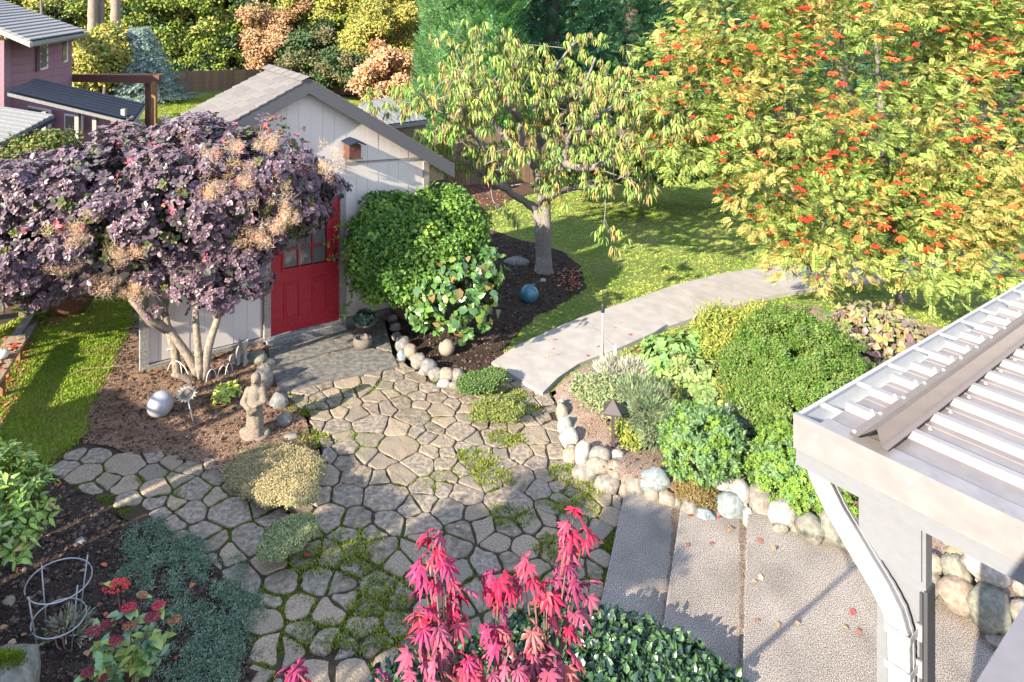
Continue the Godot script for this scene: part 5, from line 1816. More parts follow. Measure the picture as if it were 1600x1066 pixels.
	scatter(o, "plumes", fluff, M.plume, leaves_at(spots, 0.6, 1.15), [Color(1, 1, 1), Color(1.1, 1.0, 0.9), Color(0.85, 0.85, 0.85)])


func make_cherry() -> void:
	var at := Vector3(0.638, -0.070, -14.043)
	var o := thing("cherry_tree", at, "cherry tree with drooping olive leaves and a stout grey trunk", "tree")
	var b := new_mb(o)
	limb(b, [Vector3(0.638, -0.159, -14.040), Vector3(0.625, 0.250, -14.040), Vector3(0.585, 0.773, -14.000), Vector3(0.509, 1.205, -14.000)], 0.175, 0.13, 12, 0.02)
	limb(b, [Vector3(0.638, -0.159, -14.040), Vector3(0.661, 0.271, -13.980), Vector3(0.672, 0.915, -13.950), Vector3(0.659, 1.422, -13.950)], 0.14, 0.11, 10, 0.02)
	limb(b, [Vector3(0.585, -0.187, -13.980), Vector3(0.611, -0.042, -14.000), Vector3(0.636, 0.264, -14.000)], 0.20, 0.15, 10, 0.02)
	limb(b, [Vector3(0.765, -0.215, -14.020), Vector3(0.688, -0.049, -14.020), Vector3(0.649, 0.200, -14.000)], 0.13, 0.12, 8, 0.02)
	var tips := []
	var stems := []
	for s in [[Vector3(0.535, 1.180, -14.000), Vector3(0.190, 1.410, -13.900), Vector3(-0.125, 1.700, -13.700), Vector3(-0.295, 2.056, -13.500), Vector3(-0.480, 2.460, -13.200), Vector3(-0.768, 2.914, -13.000), Vector3(-1.173, 3.224, -12.900)], [Vector3(-0.125, 1.700, -13.700), Vector3(-0.365, 1.872, -13.400), Vector3(-0.660, 2.196, -13.200), Vector3(-1.005, 2.441, -13.000)], [Vector3(-0.295, 2.056, -13.500), Vector3(0.000, 2.195, -13.600), Vector3(0.188, 2.528, -13.800), Vector3(0.152, 3.015, -13.900), Vector3(0.000, 3.445, -14.000), Vector3(-0.127, 3.891, -14.000)], [Vector3(0.585, 1.218, -14.000), Vector3(0.577, 1.511, -14.100), Vector3(0.491, 1.976, -14.200), Vector3(0.546, 2.435, -14.300), Vector3(0.455, 3.020, -14.300), Vector3(0.585, 3.540, -14.300), Vector3(0.936, 4.060, -14.300), Vector3(1.291, 4.558, -14.200)], [Vector3(0.659, 1.397, -13.950), Vector3(0.859, 1.751, -13.900), Vector3(1.004, 2.152, -13.800), Vector3(1.096, 2.671, -13.700), Vector3(1.183, 3.232, -13.700), Vector3(1.422, 3.740, -13.600), Vector3(1.595, 4.241, -13.500)], [Vector3(1.004, 2.152, -13.800), Vector3(1.289, 2.130, -13.500), Vector3(1.572, 2.174, -13.300), Vector3(1.891, 2.441, -13.000), Vector3(2.327, 2.633, -12.800), Vector3(2.635, 2.740, -12.600)], [Vector3(0.695, 1.435, -13.900), Vector3(1.043, 1.713, -13.500), Vector3(1.560, 1.836, -13.200), Vector3(1.891, 1.980, -13.000)], [Vector3(1.096, 2.671, -13.700), Vector3(1.484, 2.998, -13.600), Vector3(1.949, 3.334, -13.400), Vector3(2.520, 3.660, -13.200)], [Vector3(0.491, 1.976, -14.200), Vector3(-0.132, 2.530, -14.500), Vector3(-0.673, 3.216, -14.800), Vector3(-1.091, 3.873, -15.000)], [Vector3(0.546, 2.435, -14.300), Vector3(1.219, 3.068, -14.900), Vector3(2.086, 3.570, -15.300)], [Vector3(0.152, 3.015, -13.900), Vector3(-0.368, 3.627, -13.500), Vector3(-0.846, 3.951, -13.300)], [Vector3(-0.768, 2.914, -13.000), Vector3(-1.155, 3.368, -12.700), Vector3(-1.489, 3.439, -12.600)]]:
		stems.append(limb(b, s, 0.09, 0.02, 7, 0.04))
		tips.append(stems[-1][-1])
		tips.append(stems[-1][-2])
	for s in stems:
		twigs(b, s, 10, 0.95, 0.015, 0.4, tips)
	put(o, "trunk", b.mesh(), M.bark_silver)
	var olive := [Color(0.20, 0.26, 0.075), Color(0.165, 0.235, 0.06), Color(0.25, 0.27, 0.10), Color(0.22, 0.20, 0.085), Color(0.31, 0.21, 0.11)]
	var d1 := sprig("droop", 10, 0.10, 0.175, 0.03, olive)
	var d2 := sprig("droop", 9, 0.10, 0.15, 0.036, [Color(0.13, 0.21, 0.04), Color(0.17, 0.25, 0.055), Color(0.23, 0.27, 0.085)])
	var w1 := []
	var w2 := []
	for t in tips:
		for k in 4:
			var p: Vector3 = t + ball() * 0.3 * Vector3(1, 0.55, 1)
			var tr := Transform3D(Basis.from_euler(Vector3(rng.randf_range(-0.3, 0.3), rng.randf() * TAU, rng.randf_range(-0.3, 0.3))).scaled(Vector3.ONE * rng.randf_range(0.75, 1.25)), p)
			if k < 2:
				w1.append(tr)
			else:
				w2.append(tr)
	scatter(o, "crown", d1, M.leaf_soft, w1, [Color(1, 1, 1), Color(1.2, 1.1, 0.95), Color(0.8, 0.9, 0.8)], 0.2)
	scatter(o, "crown", d2, M.leaf, w2, [Color(1, 1, 1), Color(0.8, 0.95, 0.8), Color(1.1, 1.1, 1)], 0.2)


func make_rowan() -> void:
	var at := Vector3(8.005, -0.881, -14.554)
	var o := thing("rowan_tree", at, "large rowan with golden-green leaflets and clusters of orange-red berries", "tree")
	var b := new_mb(o)
	var stems := []
	for s in [[Vector3(8.086, -0.991, -14.630), Vector3(8.017, -0.475, -14.600), Vector3(7.883, 0.223, -14.500), Vector3(7.750, 1.042, -14.400), Vector3(7.513, 2.260, -14.200), Vector3(7.280, 4.082, -14.000), Vector3(7.191, 6.118, -14.000)], [Vector3(7.883, 0.223, -14.500), Vector3(8.133, 1.356, -14.200), Vector3(8.527, 2.555, -14.000), Vector3(8.803, 3.987, -13.600), Vector3(8.959, 5.836, -13.500)], [Vector3(7.750, 1.042, -14.400), Vector3(6.971, 2.002, -14.200), Vector3(5.727, 3.064, -14.000), Vector3(4.391, 3.971, -13.800), Vector3(3.462, 4.482, -13.600)], [Vector3(7.513, 2.260, -14.200), Vector3(6.807, 3.660, -14.400), Vector3(6.855, 5.232, -14.500)], [Vector3(8.017, -0.342, -14.600), Vector3(7.255, 0.264, -14.000), Vector3(6.136, 1.050, -13.500), Vector3(5.040, 1.740, -13.200)], [Vector3(7.909, 0.091, -14.500), Vector3(8.400, 0.645, -14.000), Vector3(8.959, 1.295, -13.500), Vector3(9.600, 1.740, -13.200)], [Vector3(8.527, 2.555, -14.000), Vector3(9.811, 3.164, -14.200), Vector3(11.258, 3.791, -14.400)], [Vector3(5.727, 3.064, -14.000), Vector3(4.451, 2.998, -13.600), Vector3(3.144, 3.045, -13.300)], [Vector3(6.971, 2.002, -14.200), Vector3(5.316, 2.256, -13.600), Vector3(3.960, 2.580, -13.200)]]:
		stems.append(limb(b, s, 0.13, 0.03, 8, 0.02))
	var tips := []
	for s in stems:
		twigs(b, s, 9, 1.2, 0.016, 0.2, tips)
	put(o, "trunk", b.mesh(), M.bark_silver)
	var lobes := [[Vector3(6.800, 3.740, -13.600), Vector3(2.600, 2.600, 2.000)], [Vector3(4.995, 3.273, -13.400), Vector3(1.700, 1.700, 1.500)], [Vector3(3.600, 3.780, -13.200), Vector3(1.150, 1.100, 1.100)], [Vector3(3.191, 3.091, -13.000), Vector3(0.900, 0.750, 0.800)], [Vector3(4.808, 1.992, -12.900), Vector3(0.950, 0.850, 0.900)], [Vector3(5.746, 1.465, -12.900), Vector3(1.100, 1.000, 1.000)], [Vector3(7.091, 1.318, -13.000), Vector3(1.200, 1.100, 1.000)], [Vector3(8.155, 1.436, -13.000), Vector3(1.100, 1.100, 1.000)], [Vector3(9.189, 2.924, -13.300), Vector3(2.200, 2.200, 1.800)], [Vector3(10.080, 1.380, -13.200), Vector3(1.400, 1.200, 1.200)], [Vector3(5.138, 1.059, -12.700), Vector3(0.450, 0.420, 0.450)], [Vector3(7.505, 0.644, -12.900), Vector3(0.800, 0.550, 0.700)], [Vector3(8.611, 0.562, -12.800), Vector3(0.600, 0.500, 0.600)], [Vector3(6.900, 6.104, -13.800), Vector3(2.600, 1.600, 2.000)], [Vector3(10.036, 5.853, -13.800), Vector3(2.400, 1.800, 2.000)], [Vector3(4.264, 4.856, -13.400), Vector3(1.200, 1.200, 1.200)], [Vector3(5.311, 0.597, -12.700), Vector3(0.450, 0.300, 0.400)], [Vector3(2.873, 2.579, -12.900), Vector3(0.500, 0.400, 0.500)]]
	var gold := [Color(0.38, 0.36, 0.105), Color(0.33, 0.36, 0.10), Color(0.44, 0.33, 0.11), Color(0.28, 0.34, 0.09), Color(0.42, 0.25, 0.095)]
	var green := [Color(0.12, 0.19, 0.03), Color(0.16, 0.22, 0.045), Color(0.10, 0.16, 0.028)]
	var lime := [Color(0.25, 0.34, 0.085), Color(0.21, 0.31, 0.075), Color(0.31, 0.36, 0.10)]
	var tints := [Color(1, 1, 1), Color(1.1, 1.05, 1.0), Color(0.9, 0.95, 0.9)]
	var pg := sprig("pinnate", 13, 0.15, 0.048, 0.0155, gold, Color(0.35, 0.2, 0.08))
	var pn := sprig("pinnate", 13, 0.15, 0.048, 0.0155, green)
	var pl := sprig("pinnate", 13, 0.15, 0.048, 0.0155, lime)
	scatter(o, "crown", pg, M.leaf, pinnate_at(on_lobes(lobes, 13500, 0.3, 0.2, 520, 0.32, -0.9), 0.85, 1.25), tints, 0.2)
	scatter(o, "crown", pl, M.leaf, pinnate_at(on_lobes(lobes, 16500, 0.4, 0.2, 480, 0.34, -0.9), 0.85, 1.25), tints, 0.2)
	scatter(o, "crown", pn, M.leaf, pinnate_at(on_lobes(lobes, 12000, 0.65, 0.1, 0, 0.4, -0.95), 0.85, 1.2), tints, 0.2)
	var near := [[Vector3(6.795, 0.709, -11.500), Vector3(0.350, 0.200, 0.300)], [Vector3(6.985, 0.477, -11.300), Vector3(0.300, 0.150, 0.300)], [Vector3(6.749, 0.882, -11.600), Vector3(0.500, 0.300, 0.300)], [Vector3(7.698, 0.565, -11.600), Vector3(0.500, 0.200, 0.300)]]
	scatter(o, "crown", pl, M.leaf, pinnate_at(on_lobes(near, 160, 0.7, 0.1), 0.9, 1.25), tints, 0.2)
	# berry clusters: the ones that show largest are parts
	var heads := []
	for k in 4:
		var c := MB.new()
		c.smooth = true
		for j in 34:
			var a := rng.randf() * TAU
			var r := sqrt(rng.randf())
			c.frame(Transform3D(Basis.IDENTITY, Vector3(r * cos(a) * 0.085, rng.randf_range(-0.02, 0.03) * (1.2 - r) + 0.02 * (1 - r), r * sin(a) * 0.065)))
			c.rock(Vector3.ONE * 0.0125, N, Vector3(j, k, 0), 0.05, 3, 5)
		heads.append(c.mesh())
	var spots := on_lobes(lobes, 1500, 0.12, 0.1, 0, 0.3, -0.5)
	var scored := []
	for q in spots:
		var p: Vector3 = q[0]
		var to_eye := (Vector3(0, 5.1, 0) - p).normalized()
		if (q[1] as Vector3).dot(to_eye) > 0.15:
			scored.append(q)
	for i in mini(300, scored.size()):
		var q: Array = scored[i]
		var p: Vector3 = q[0] + (q[1] as Vector3) * 0.12
		put(o, "berry_cluster", heads[i % 4], M[["berry", "berry_b", "berry_c"][i % 3]], Transform3D(Basis.from_euler(Vector3(rng.randf_range(-0.4, 0.4), rng.randf() * TAU, rng.randf_range(-0.4, 0.4))).scaled(Vector3.ONE * rng.randf_range(0.8, 1.3)), p - at))
	var more := []
	for i in range(300, mini(620, scored.size())):
		var q: Array = scored[i]
		more.append(Transform3D(Basis.from_euler(Vector3(rng.randf_range(-0.4, 0.4), rng.randf() * TAU, 0)).scaled(Vector3.ONE * rng.randf_range(0.55, 0.9)), q[0] + (q[1] as Vector3) * 0.06))
	scatter(o, "berries", heads[0], M.berry_b, more, [Color(1, 1, 1), Color(1.1, 1.3, 1.0)])


# ---------------------------------------------------------------- the wood behind

func bg_tree(called: String, label: String, category: String, lobes: Array, base: Vector3, r: float, meshes: Array, n: int, lump: float, material := "leaf", bark := "bark", group := "trees beyond the back fence", up := 0.3, depth := 0.45) -> void:
	base.y = level(base.x, -0.1)
	var o := thing(called, base, label, category, group)
	var b := new_mb(o)
	var top: Vector3 = lobes[0][0]
	limb(b, [base, base.lerp(Vector3(top.x, top.y, top.z), 0.5) + Vector3(0.1, 0, 0), top], r, r * 0.4, 8, 0.02)
	for l in lobes:
		limb(b, [base.lerp(top, 0.55), ((base.lerp(top, 0.6)) as Vector3).lerp(l[0], 0.6) + Vector3(0, 0.2, 0), l[0]], r * 0.5, r * 0.15, 6, 0.02)
	put(o, "trunk", b.mesh(), M[bark])
	for m in meshes:
		var spots := on_lobes(lobes, n / meshes.size(), depth, up, maxi(12, n / 45), lump, -0.9)
		scatter(o, "crown", m, M[material], leaves_at(spots, 0.75, 1.3), [Color(1, 1, 1), Color(1.15, 1.1, 1.0), Color(0.8, 0.85, 0.8)], 0.2)


func conifer(called: String, label: String, base: Vector3, high: float, wide: float, m: Mesh, n: int, lean: float, tiers: int, sizes: Vector2, tints: Array, group := "") -> void:
	base.y = level(base.x, -0.1)
	var o := thing(called, base, label, "conifer", group)
	var b := new_mb(o)
	limb(b, [base, base + Vector3(0.05, high * 0.5, 0), base + Vector3(0, high * 0.97, 0)], 0.03 * high, 0.02, 8, 0.01)
	put(o, "trunk", b.mesh(), M.bark)
	var where := []
	for k in n:
		var t := pow(rng.randf(), 1.35)
		var a := rng.randf() * TAU
		var lump := 0.82 + 0.18 * N.get_noise_3d(cos(a) * 3.0 + base.x, t * high * 1.2, sin(a) * 3.0) * 1.6
		var saw := 1.0 - (0.45 if sizes.x < 0.6 else 0.22) * fmod(t * tiers + 0.15 * sin(a * 3.0), 1.0)
		var r := wide * pow(1.0 - t, 0.75) * lump * saw * lerpf(0.6, 1.0, pow(rng.randf(), 0.5))
		var out := Vector3(cos(a), 0, sin(a))
		var d := (out + Vector3.UP * (lean + rng.randf_range(-0.25, 0.25)) + ball() * 0.25).normalized()
		var face := out.cross(Vector3.UP)
		var x := (face + ball() * 0.4).cross(d).cross(d).normalized()
		where.append(Transform3D(Basis(x, d, x.cross(d)).scaled(Vector3.ONE * rng.randf_range(sizes.x, sizes.y)), base + Vector3(0, 0.15 + high * t, 0) + out * r))
	scatter(o, "crown", m, M.leaf_soft, where, tints, 0.2)


func make_background() -> void:
	var fan := sprig("feather", 70, 0.42, 0.17, 0.016, [Color(0.18, 0.34, 0.15), Color(0.24, 0.42, 0.19), Color(0.12, 0.25, 0.11)])
	conifer("cedar_tree", "tall bright green feathery cedar behind the cherry tree", Vector3(-1.35, 0, -24), 15.0, 2.7, fan, 13000, 0.9, 9, Vector2(0.8, 1.5), [Color(1.1, 1.2, 1.1), Color(0.9, 1.0, 0.95), Color(1.25, 1.3, 1.1)])
	var fan_dark := sprig("feather", 60, 0.42, 0.18, 0.018, [Color(0.10, 0.22, 0.14), Color(0.14, 0.28, 0.16), Color(0.07, 0.15, 0.11)])
	conifer("cypress_tree", "dark bluish-green conifer right of the bright cedar", Vector3(1.5, 0, -27), 16, 3.2, fan_dark, 8000, 0.5, 9, Vector2(0.9, 1.7), [Color(0.9, 1, 1), Color(0.75, 0.9, 1.0), Color(1.2, 1.3, 1.1)], "dark conifers behind the lawn")
	conifer("cypress_tree", "dark green conifer above the drooping cherry crown", Vector3(4.6, 0, -27.5), 17, 3.2, fan_dark, 8000, 0.4, 9, Vector2(0.9, 1.7), [Color(1, 1.1, 1), Color(0.8, 0.9, 0.9), Color(1.25, 1.3, 1.1)], "dark conifers behind the lawn")
	conifer("cypress_tree", "dark conifer partly hidden by the left edge of the rowan", Vector3(7.6, 0, -28), 15, 2.6, fan_dark, 5000, 0.6, 9, Vector2(0.9, 1.7), [Color(1.1, 1.3, 1.1), Color(0.9, 1.1, 1.0)], "dark conifers behind the lawn")
	conifer("cypress_tree", "dark conifer seen through gaps in the rowan crown", Vector3(14, 0, -30), 15, 3.4, fan_dark, 4000, 0.5, 9, Vector2(1, 1.8), [Color(1, 1.1, 1)], "dark conifers behind the lawn")
	var needles := sprig("needle", 60, 0.42, 0.10, 0.012, [Color(0.21, 0.28, 0.25), Color(0.27, 0.34, 0.31), Color(0.16, 0.22, 0.20)])
	conifer("blue_spruce", "blue-grey spruce with layered branches behind the pergola", Vector3(-14.914, 1.641, -28.188), 2.75, 2.15, needles, 6000, 0.0, 7, Vector2(0.5, 0.95), [Color(1, 1, 1), Color(1.25, 1.25, 1.2), Color(0.75, 0.8, 0.8)])

	uneven = 0.5
	var mg := sprig("clump", 20, 0.28, 0.15, 0.11, [Color(0.10, 0.17, 0.03), Color(0.14, 0.20, 0.035), Color(0.20, 0.22, 0.03)])
	var my := sprig("clump", 20, 0.28, 0.15, 0.11, [Color(0.30, 0.29, 0.07), Color(0.34, 0.29, 0.07), Color(0.20, 0.25, 0.06)])
	var mo := sprig("clump", 18, 0.24, 0.13, 0.075, [Color(0.42, 0.21, 0.12), Color(0.36, 0.17, 0.09), Color(0.42, 0.27, 0.15), Color(0.3, 0.24, 0.1)])
	var mr := sprig("clump", 18, 0.24, 0.14, 0.07, [Color(0.50, 0.24, 0.14), Color(0.55, 0.31, 0.19), Color(0.40, 0.24, 0.12), Color(0.40, 0.33, 0.12)])
	var mk := sprig("clump", 18, 0.3, 0.17, 0.12, [Color(0.045, 0.085, 0.03), Color(0.06, 0.10, 0.035), Color(0.035, 0.07, 0.03)])
	var ml := sprig("clump", 18, 0.26, 0.14, 0.07, [Color(0.30, 0.30, 0.07), Color(0.25, 0.27, 0.06), Color(0.35, 0.30, 0.08)])
	var mb := sprig("clump", 18, 0.24, 0.12, 0.07, [Color(0.15, 0.13, 0.07), Color(0.19, 0.16, 0.08), Color(0.12, 0.13, 0.06)])
	bg_tree("maple_tree", "big green maple turning yellow between the spruce and the orange tree", "tree", [[Vector3(-16.482, 4.091, -37.000), Vector3(3.000, 2.600, 2.600)], [Vector3(-17.345, 3.136, -36.000), Vector3(1.600, 1.600, 1.500)], [Vector3(-14.400, 3.464, -36.000), Vector3(1.600, 1.700, 1.500)], [Vector3(-15.591, 2.077, -35.000), Vector3(2.000, 1.000, 1.400)], [Vector3(-16.236, 5.791, -38.000), Vector3(3.200, 2.400, 2.600)], [Vector3(-19.345, 5.100, -38.000), Vector3(2.000, 2.000, 2.000)], [Vector3(-14.127, 5.100, -37.000), Vector3(1.600, 1.600, 1.600)], [Vector3(-17.273, 8.555, -38.000), Vector3(3.400, 3.000, 3.000)]], Vector3(-14.807, 1.629, -33.791), 0.28, [mg, mg, mg, mk, my], 5200, 0.5)
	bg_tree("orange_tree", "rusty orange tree above the shed ridge", "tree", [[Vector3(-12.044, 3.725, -36.000), Vector3(1.400, 1.300, 1.200)], [Vector3(-12.102, 2.680, -35.500), Vector3(1.300, 0.900, 1.000)], [Vector3(-11.614, 4.768, -36.500), Vector3(1.100, 1.100, 1.000)], [Vector3(-13.091, 4.445, -36.000), Vector3(0.900, 1.000, 0.900)]], Vector3(-11.918, 1.311, -35.624), 0.14, [mo], 1700, 0.45)
	bg_tree("olive_bush", "olive-brown bushy tree right of the orange tree", "tree", [[Vector3(-9.705, 3.127, -35.000), Vector3(1.300, 1.300, 1.200)], [Vector3(-10.036, 2.434, -34.500), Vector3(1.000, 0.800, 1.000)], [Vector3(-8.782, 2.434, -34.500), Vector3(1.000, 0.900, 1.000)]], Vector3(-10.130, 1.114, -36.535), 0.1, [mb, mk], 1300, 0.4)
	bg_tree("yellow_maple", "yellow-green maple over the far fence at the top edge", "tree", [[Vector3(-10.018, 5.100, -38.000), Vector3(2.400, 1.700, 1.800)], [Vector3(-8.291, 4.755, -38.000), Vector3(1.800, 1.800, 1.600)], [Vector3(-11.400, 5.273, -38.000), Vector3(1.500, 1.300, 1.400)], [Vector3(-9.218, 7.936, -39.000), Vector3(3.000, 2.400, 2.500)]], Vector3(-9.794, 1.077, -38.477), 0.2, [my, mg, mg, ml], 2800, 0.55)
	bg_tree("pale_willow", "pale yellow-green tree against the left side of the cedar", "tree", [[Vector3(-6.336, 4.018, -34.000), Vector3(1.700, 1.600, 1.400)], [Vector3(-7.109, 3.245, -34.000), Vector3(1.100, 1.000, 1.000)], [Vector3(-5.645, 5.100, -34.500), Vector3(1.500, 1.600, 1.400)], [Vector3(-6.045, 7.327, -35.000), Vector3(2.000, 2.000, 2.000)]], Vector3(-6.939, 0.763, -38.163), 0.15, [ml], 2500, 0.5)
	bg_tree("coral_tree", "small coral-orange tree standing in front of the tan fence", "tree", [[Vector3(-5.693, 2.986, -31.000), Vector3(0.700, 0.700, 0.700)], [Vector3(-6.239, 2.383, -30.500), Vector3(0.600, 0.450, 0.600)], [Vector3(-4.932, 2.338, -31.000), Vector3(0.500, 0.600, 0.600)], [Vector3(-5.961, 1.911, -30.500), Vector3(0.700, 0.400, 0.500)], [Vector3(-5.230, 1.901, -30.600), Vector3(0.500, 0.350, 0.500)], [Vector3(-6.341, 3.071, -31.000), Vector3(0.400, 0.400, 0.400)]], Vector3(-6.351, 0.699, -34.583), 0.09, [mr], 1100, 0.3)
	bg_tree("golden_bush", "golden-green rounded bush between the pink house and the spruce", "bush", [[Vector3(-15.758, 3.382, -27.000), Vector3(0.700, 0.900, 0.800)], [Vector3(-15.700, 3.600, -27.500), Vector3(0.600, 0.900, 0.700)], [Vector3(-15.955, 2.842, -27.000), Vector3(0.800, 0.600, 0.700)]], Vector3(-15.153, 1.667, -26.045), 0.08, [ml, my], 1100, 0.3)
	bg_tree("yellow_tree", "yellow autumn tree above the pink house roof", "tree", [[Vector3(-27.091, 5.282, -40.000), Vector3(3.000, 1.800, 2.000)], [Vector3(-25.091, 4.918, -40.000), Vector3(2.200, 1.600, 1.800)], [Vector3(-27.582, 8.082, -41.000), Vector3(3.400, 2.600, 2.600)], [Vector3(-23.932, 3.327, -39.000), Vector3(1.200, 1.400, 1.200)]], Vector3(-17.400, 1.914, -26.958), 0.2, [my, mg, mk], 2400, 0.6)
	bg_tree("green_tree", "dark green broadleaf tree behind the pale bare trunks", "tree", [[Vector3(-24.245, 4.718, -42.000), Vector3(2.600, 2.400, 2.000)], [Vector3(-21.955, 4.336, -42.000), Vector3(2.200, 2.600, 2.000)], [Vector3(-24.818, 3.000, -42.000), Vector3(1.600, 1.600, 1.500)], [Vector3(-23.455, 7.836, -43.000), Vector3(3.000, 2.600, 2.400)]], Vector3(-16.366, 1.800, -29.037), 0.25, [mk, mk, mg], 2600, 0.7)
	bg_tree("hedge_shrub", "grey-green shrub in front of the tan fence left of the coral tree", "shrub", [[Vector3(-7.950, 2.640, -33.000), Vector3(1.000, 0.550, 0.700)], [Vector3(-7.209, 2.559, -32.500), Vector3(0.600, 0.500, 0.600)], [Vector3(-8.700, 2.340, -33.000), Vector3(0.800, 0.500, 0.600)]], Vector3(-8.941, 0.984, -37.115), 0.05, [mk, mb], 700, 0.3)
	uneven = 0.28
	# tall bare trunks
	for q in [[143.0, 33.0, 0.26, "first tall pale trunk right of the pink house"], [156.0, 33.5, 0.17, "thinner grey trunk close beside the first pale trunk"], [178.0, 31.0, 0.24, "pale trunk directly above the golden-green bush"], [418.0, 43.0, 0.2, "slim dark trunk showing left of the orange tree"]]:
		var x: float = (q[0] - 800.0) / 1100.0 * q[1]
		var base := Vector3(x, level(x, -0.1), -q[1])
		var o := thing("bare_trunk", base, q[3], "tree trunk", "tall trunks at the edge of the wood")
		var b := new_mb(o)
		limb(b, [base, base + Vector3(0.1, 6, 0), base + Vector3(0.2, 14, 0)], q[2], q[2] * 0.6, 9, 0.01)
		put(o, "trunk", b.mesh(), M.bark_pale if q[0] < 300.0 else M.bark)
	# dark planting along the back of the lawn
	var shade := sprig("clump", 14, 0.14, 0.10, 0.07, [Color(0.05, 0.09, 0.03), Color(0.075, 0.13, 0.04), Color(0.04, 0.07, 0.03)])
	for q in [[[[Vector3(1.814, 1.041, -19.000), Vector3(0.800, 0.500, 0.500)], [Vector3(2.618, 1.085, -19.200), Vector3(0.700, 0.600, 0.500)]], Vector3(2.642, -0.291, -23.254), "dark green shrub at the foot of the fence behind the cherry branches"], [[[Vector3(3.128, 0.957, -18.600), Vector3(0.550, 0.400, 0.400)], [Vector3(3.627, 1.041, -19.000), Vector3(0.600, 0.500, 0.400)]], Vector3(4.053, -0.446, -23.463), "low leafy shrub at the lawn's edge right of the cherry tree"], [[[Vector3(4.727, 1.009, -20.000), Vector3(0.900, 0.600, 0.600)], [Vector3(5.777, 1.000, -20.500), Vector3(0.900, 0.700, 0.600)]], Vector3(6.575, -0.723, -25.829), "dark shrub behind the lawn under the rowan's left edge"], [[[Vector3(8.182, 1.100, -20.000), Vector3(1.200, 0.900, 0.700)], [Vector3(10.000, 1.100, -20.000), Vector3(1.400, 1.000, 0.700)], [Vector3(12.364, 1.282, -20.000), Vector3(1.600, 1.100, 0.800)]], Vector3(14.080, -1.549, -28.681), "long dark hedge seen through the rowan"]]:
		var base: Vector3 = q[1]
		var o := thing("shade_shrub", base, q[2], "shrub", "dark shrubs along the back of the lawn")
		var b := new_mb(o)
		for l in q[0]:
			limb(b, [base + Vector3(0, -0.05, 0), base.lerp(l[0], 0.6), l[0]], 0.04, 0.01, 6, 0.03)
		put(o, "stems", b.mesh(), M.bark)
		scatter(o, "crown", shade, M.leaf, leaves_at(on_lobes(q[0], 900, 0.5, 0.3, 40, 0.25, -0.9), 0.8, 1.4), [Color(1, 1, 1), Color(1.2, 1.2, 1.0), Color(0.8, 0.85, 0.8)])
	# the wood that closes the view, one mass
	var tall := [[Vector3(-23.500, 6.809, -47.000), Vector3(3.500, 4.500, 2.500)], [Vector3(-19.200, 7.718, -48.000), Vector3(3.200, 5.000, 2.500)], [Vector3(-15.591, 7.327, -49.000), Vector3(3.000, 4.500, 2.500)], [Vector3(-27.773, 7.664, -47.000), Vector3(3.200, 5.000, 2.500)], [Vector3(-10.473, 8.155, -48.000), Vector3(3.400, 5.000, 2.500)], [Vector3(-33.600, 8.155, -48.000), Vector3(4.000, 5.000, 3.000)], [Vector3(-6.691, 7.191, -46.000), Vector3(2.400, 4.500, 2.000)], [Vector3(-20.909, 3.427, -46.000), Vector3(3.000, 1.600, 2.000)], [Vector3(-17.091, 3.818, -47.000), Vector3(2.600, 1.800, 2.000)], [Vector3(-13.382, 3.427, -46.000), Vector3(2.200, 1.600, 2.000)]]
	var tb := Vector3(-21, level(-21, -0.1), -48)
	var wood := thing("woodland_edge", tb, "tall mixed autumn woodland rising behind the back fences", "woodland")
	var wt := new_mb(wood)
	for l in tall:
		var foot := Vector3(l[0].x, level(l[0].x, -0.1), l[0].z)
		limb(wt, [foot, foot.lerp(l[0], 0.5) + Vector3(0.2, 0, 0), l[0] + Vector3(0, 2, 0)], 0.22, 0.08, 7, 0.02)
		for k in 3:
			var off := Vector3(rng.randf_range(-2, 2), 0, rng.randf_range(-1, 1))
			limb(wt, [foot + off, foot.lerp(l[0], 0.6) + off, l[0] + off + Vector3(0, 2, 0)], 0.1, 0.05, 6, 0.02)
	put(wood, "trunks", wt.mesh(), M.bark).set_meta("kind", "stuff")
	for x in [mg, my, mk, ml, mg]:
		scatter(wood, "crowns", x, M.leaf, leaves_at(on_lobes(tall, 1500, 0.8, 0.3, 130, 0.8, -0.9), 0.9, 1.6), [Color(1, 1, 1), Color(1.2, 1.15, 1.0), Color(0.75, 0.8, 0.8)], 0.25)
	var far := []
	for k in 15000:
		var a := rng.randf_range(-1.0, 1.0)
		var d := rng.randf_range(48, 66)
		var p := Vector3(a * 62.0, 0, -d)
		p.y = level(p.x) + rng.randf_range(0, 1) * 15.0
		far.append([p, Vector3(rng.randf_range(-0.4, 0.4), 0.5, 1)])
	tag(scatter(self, "distant_forest", mk, M.leaf, leaves_at(far, 2.2, 4.2), [Color(1, 1, 1), Color(1.4, 1.35, 1.0), Color(2.2, 2.0, 0.8), Color(0.7, 0.8, 0.8), Color(0.8, 0.9, 0.8)], 0.25), "dense mixed woodland closing the view behind the fences", "forest", "", "stuff")


# ---------------------------------------------------------------- shrubs and bed plants

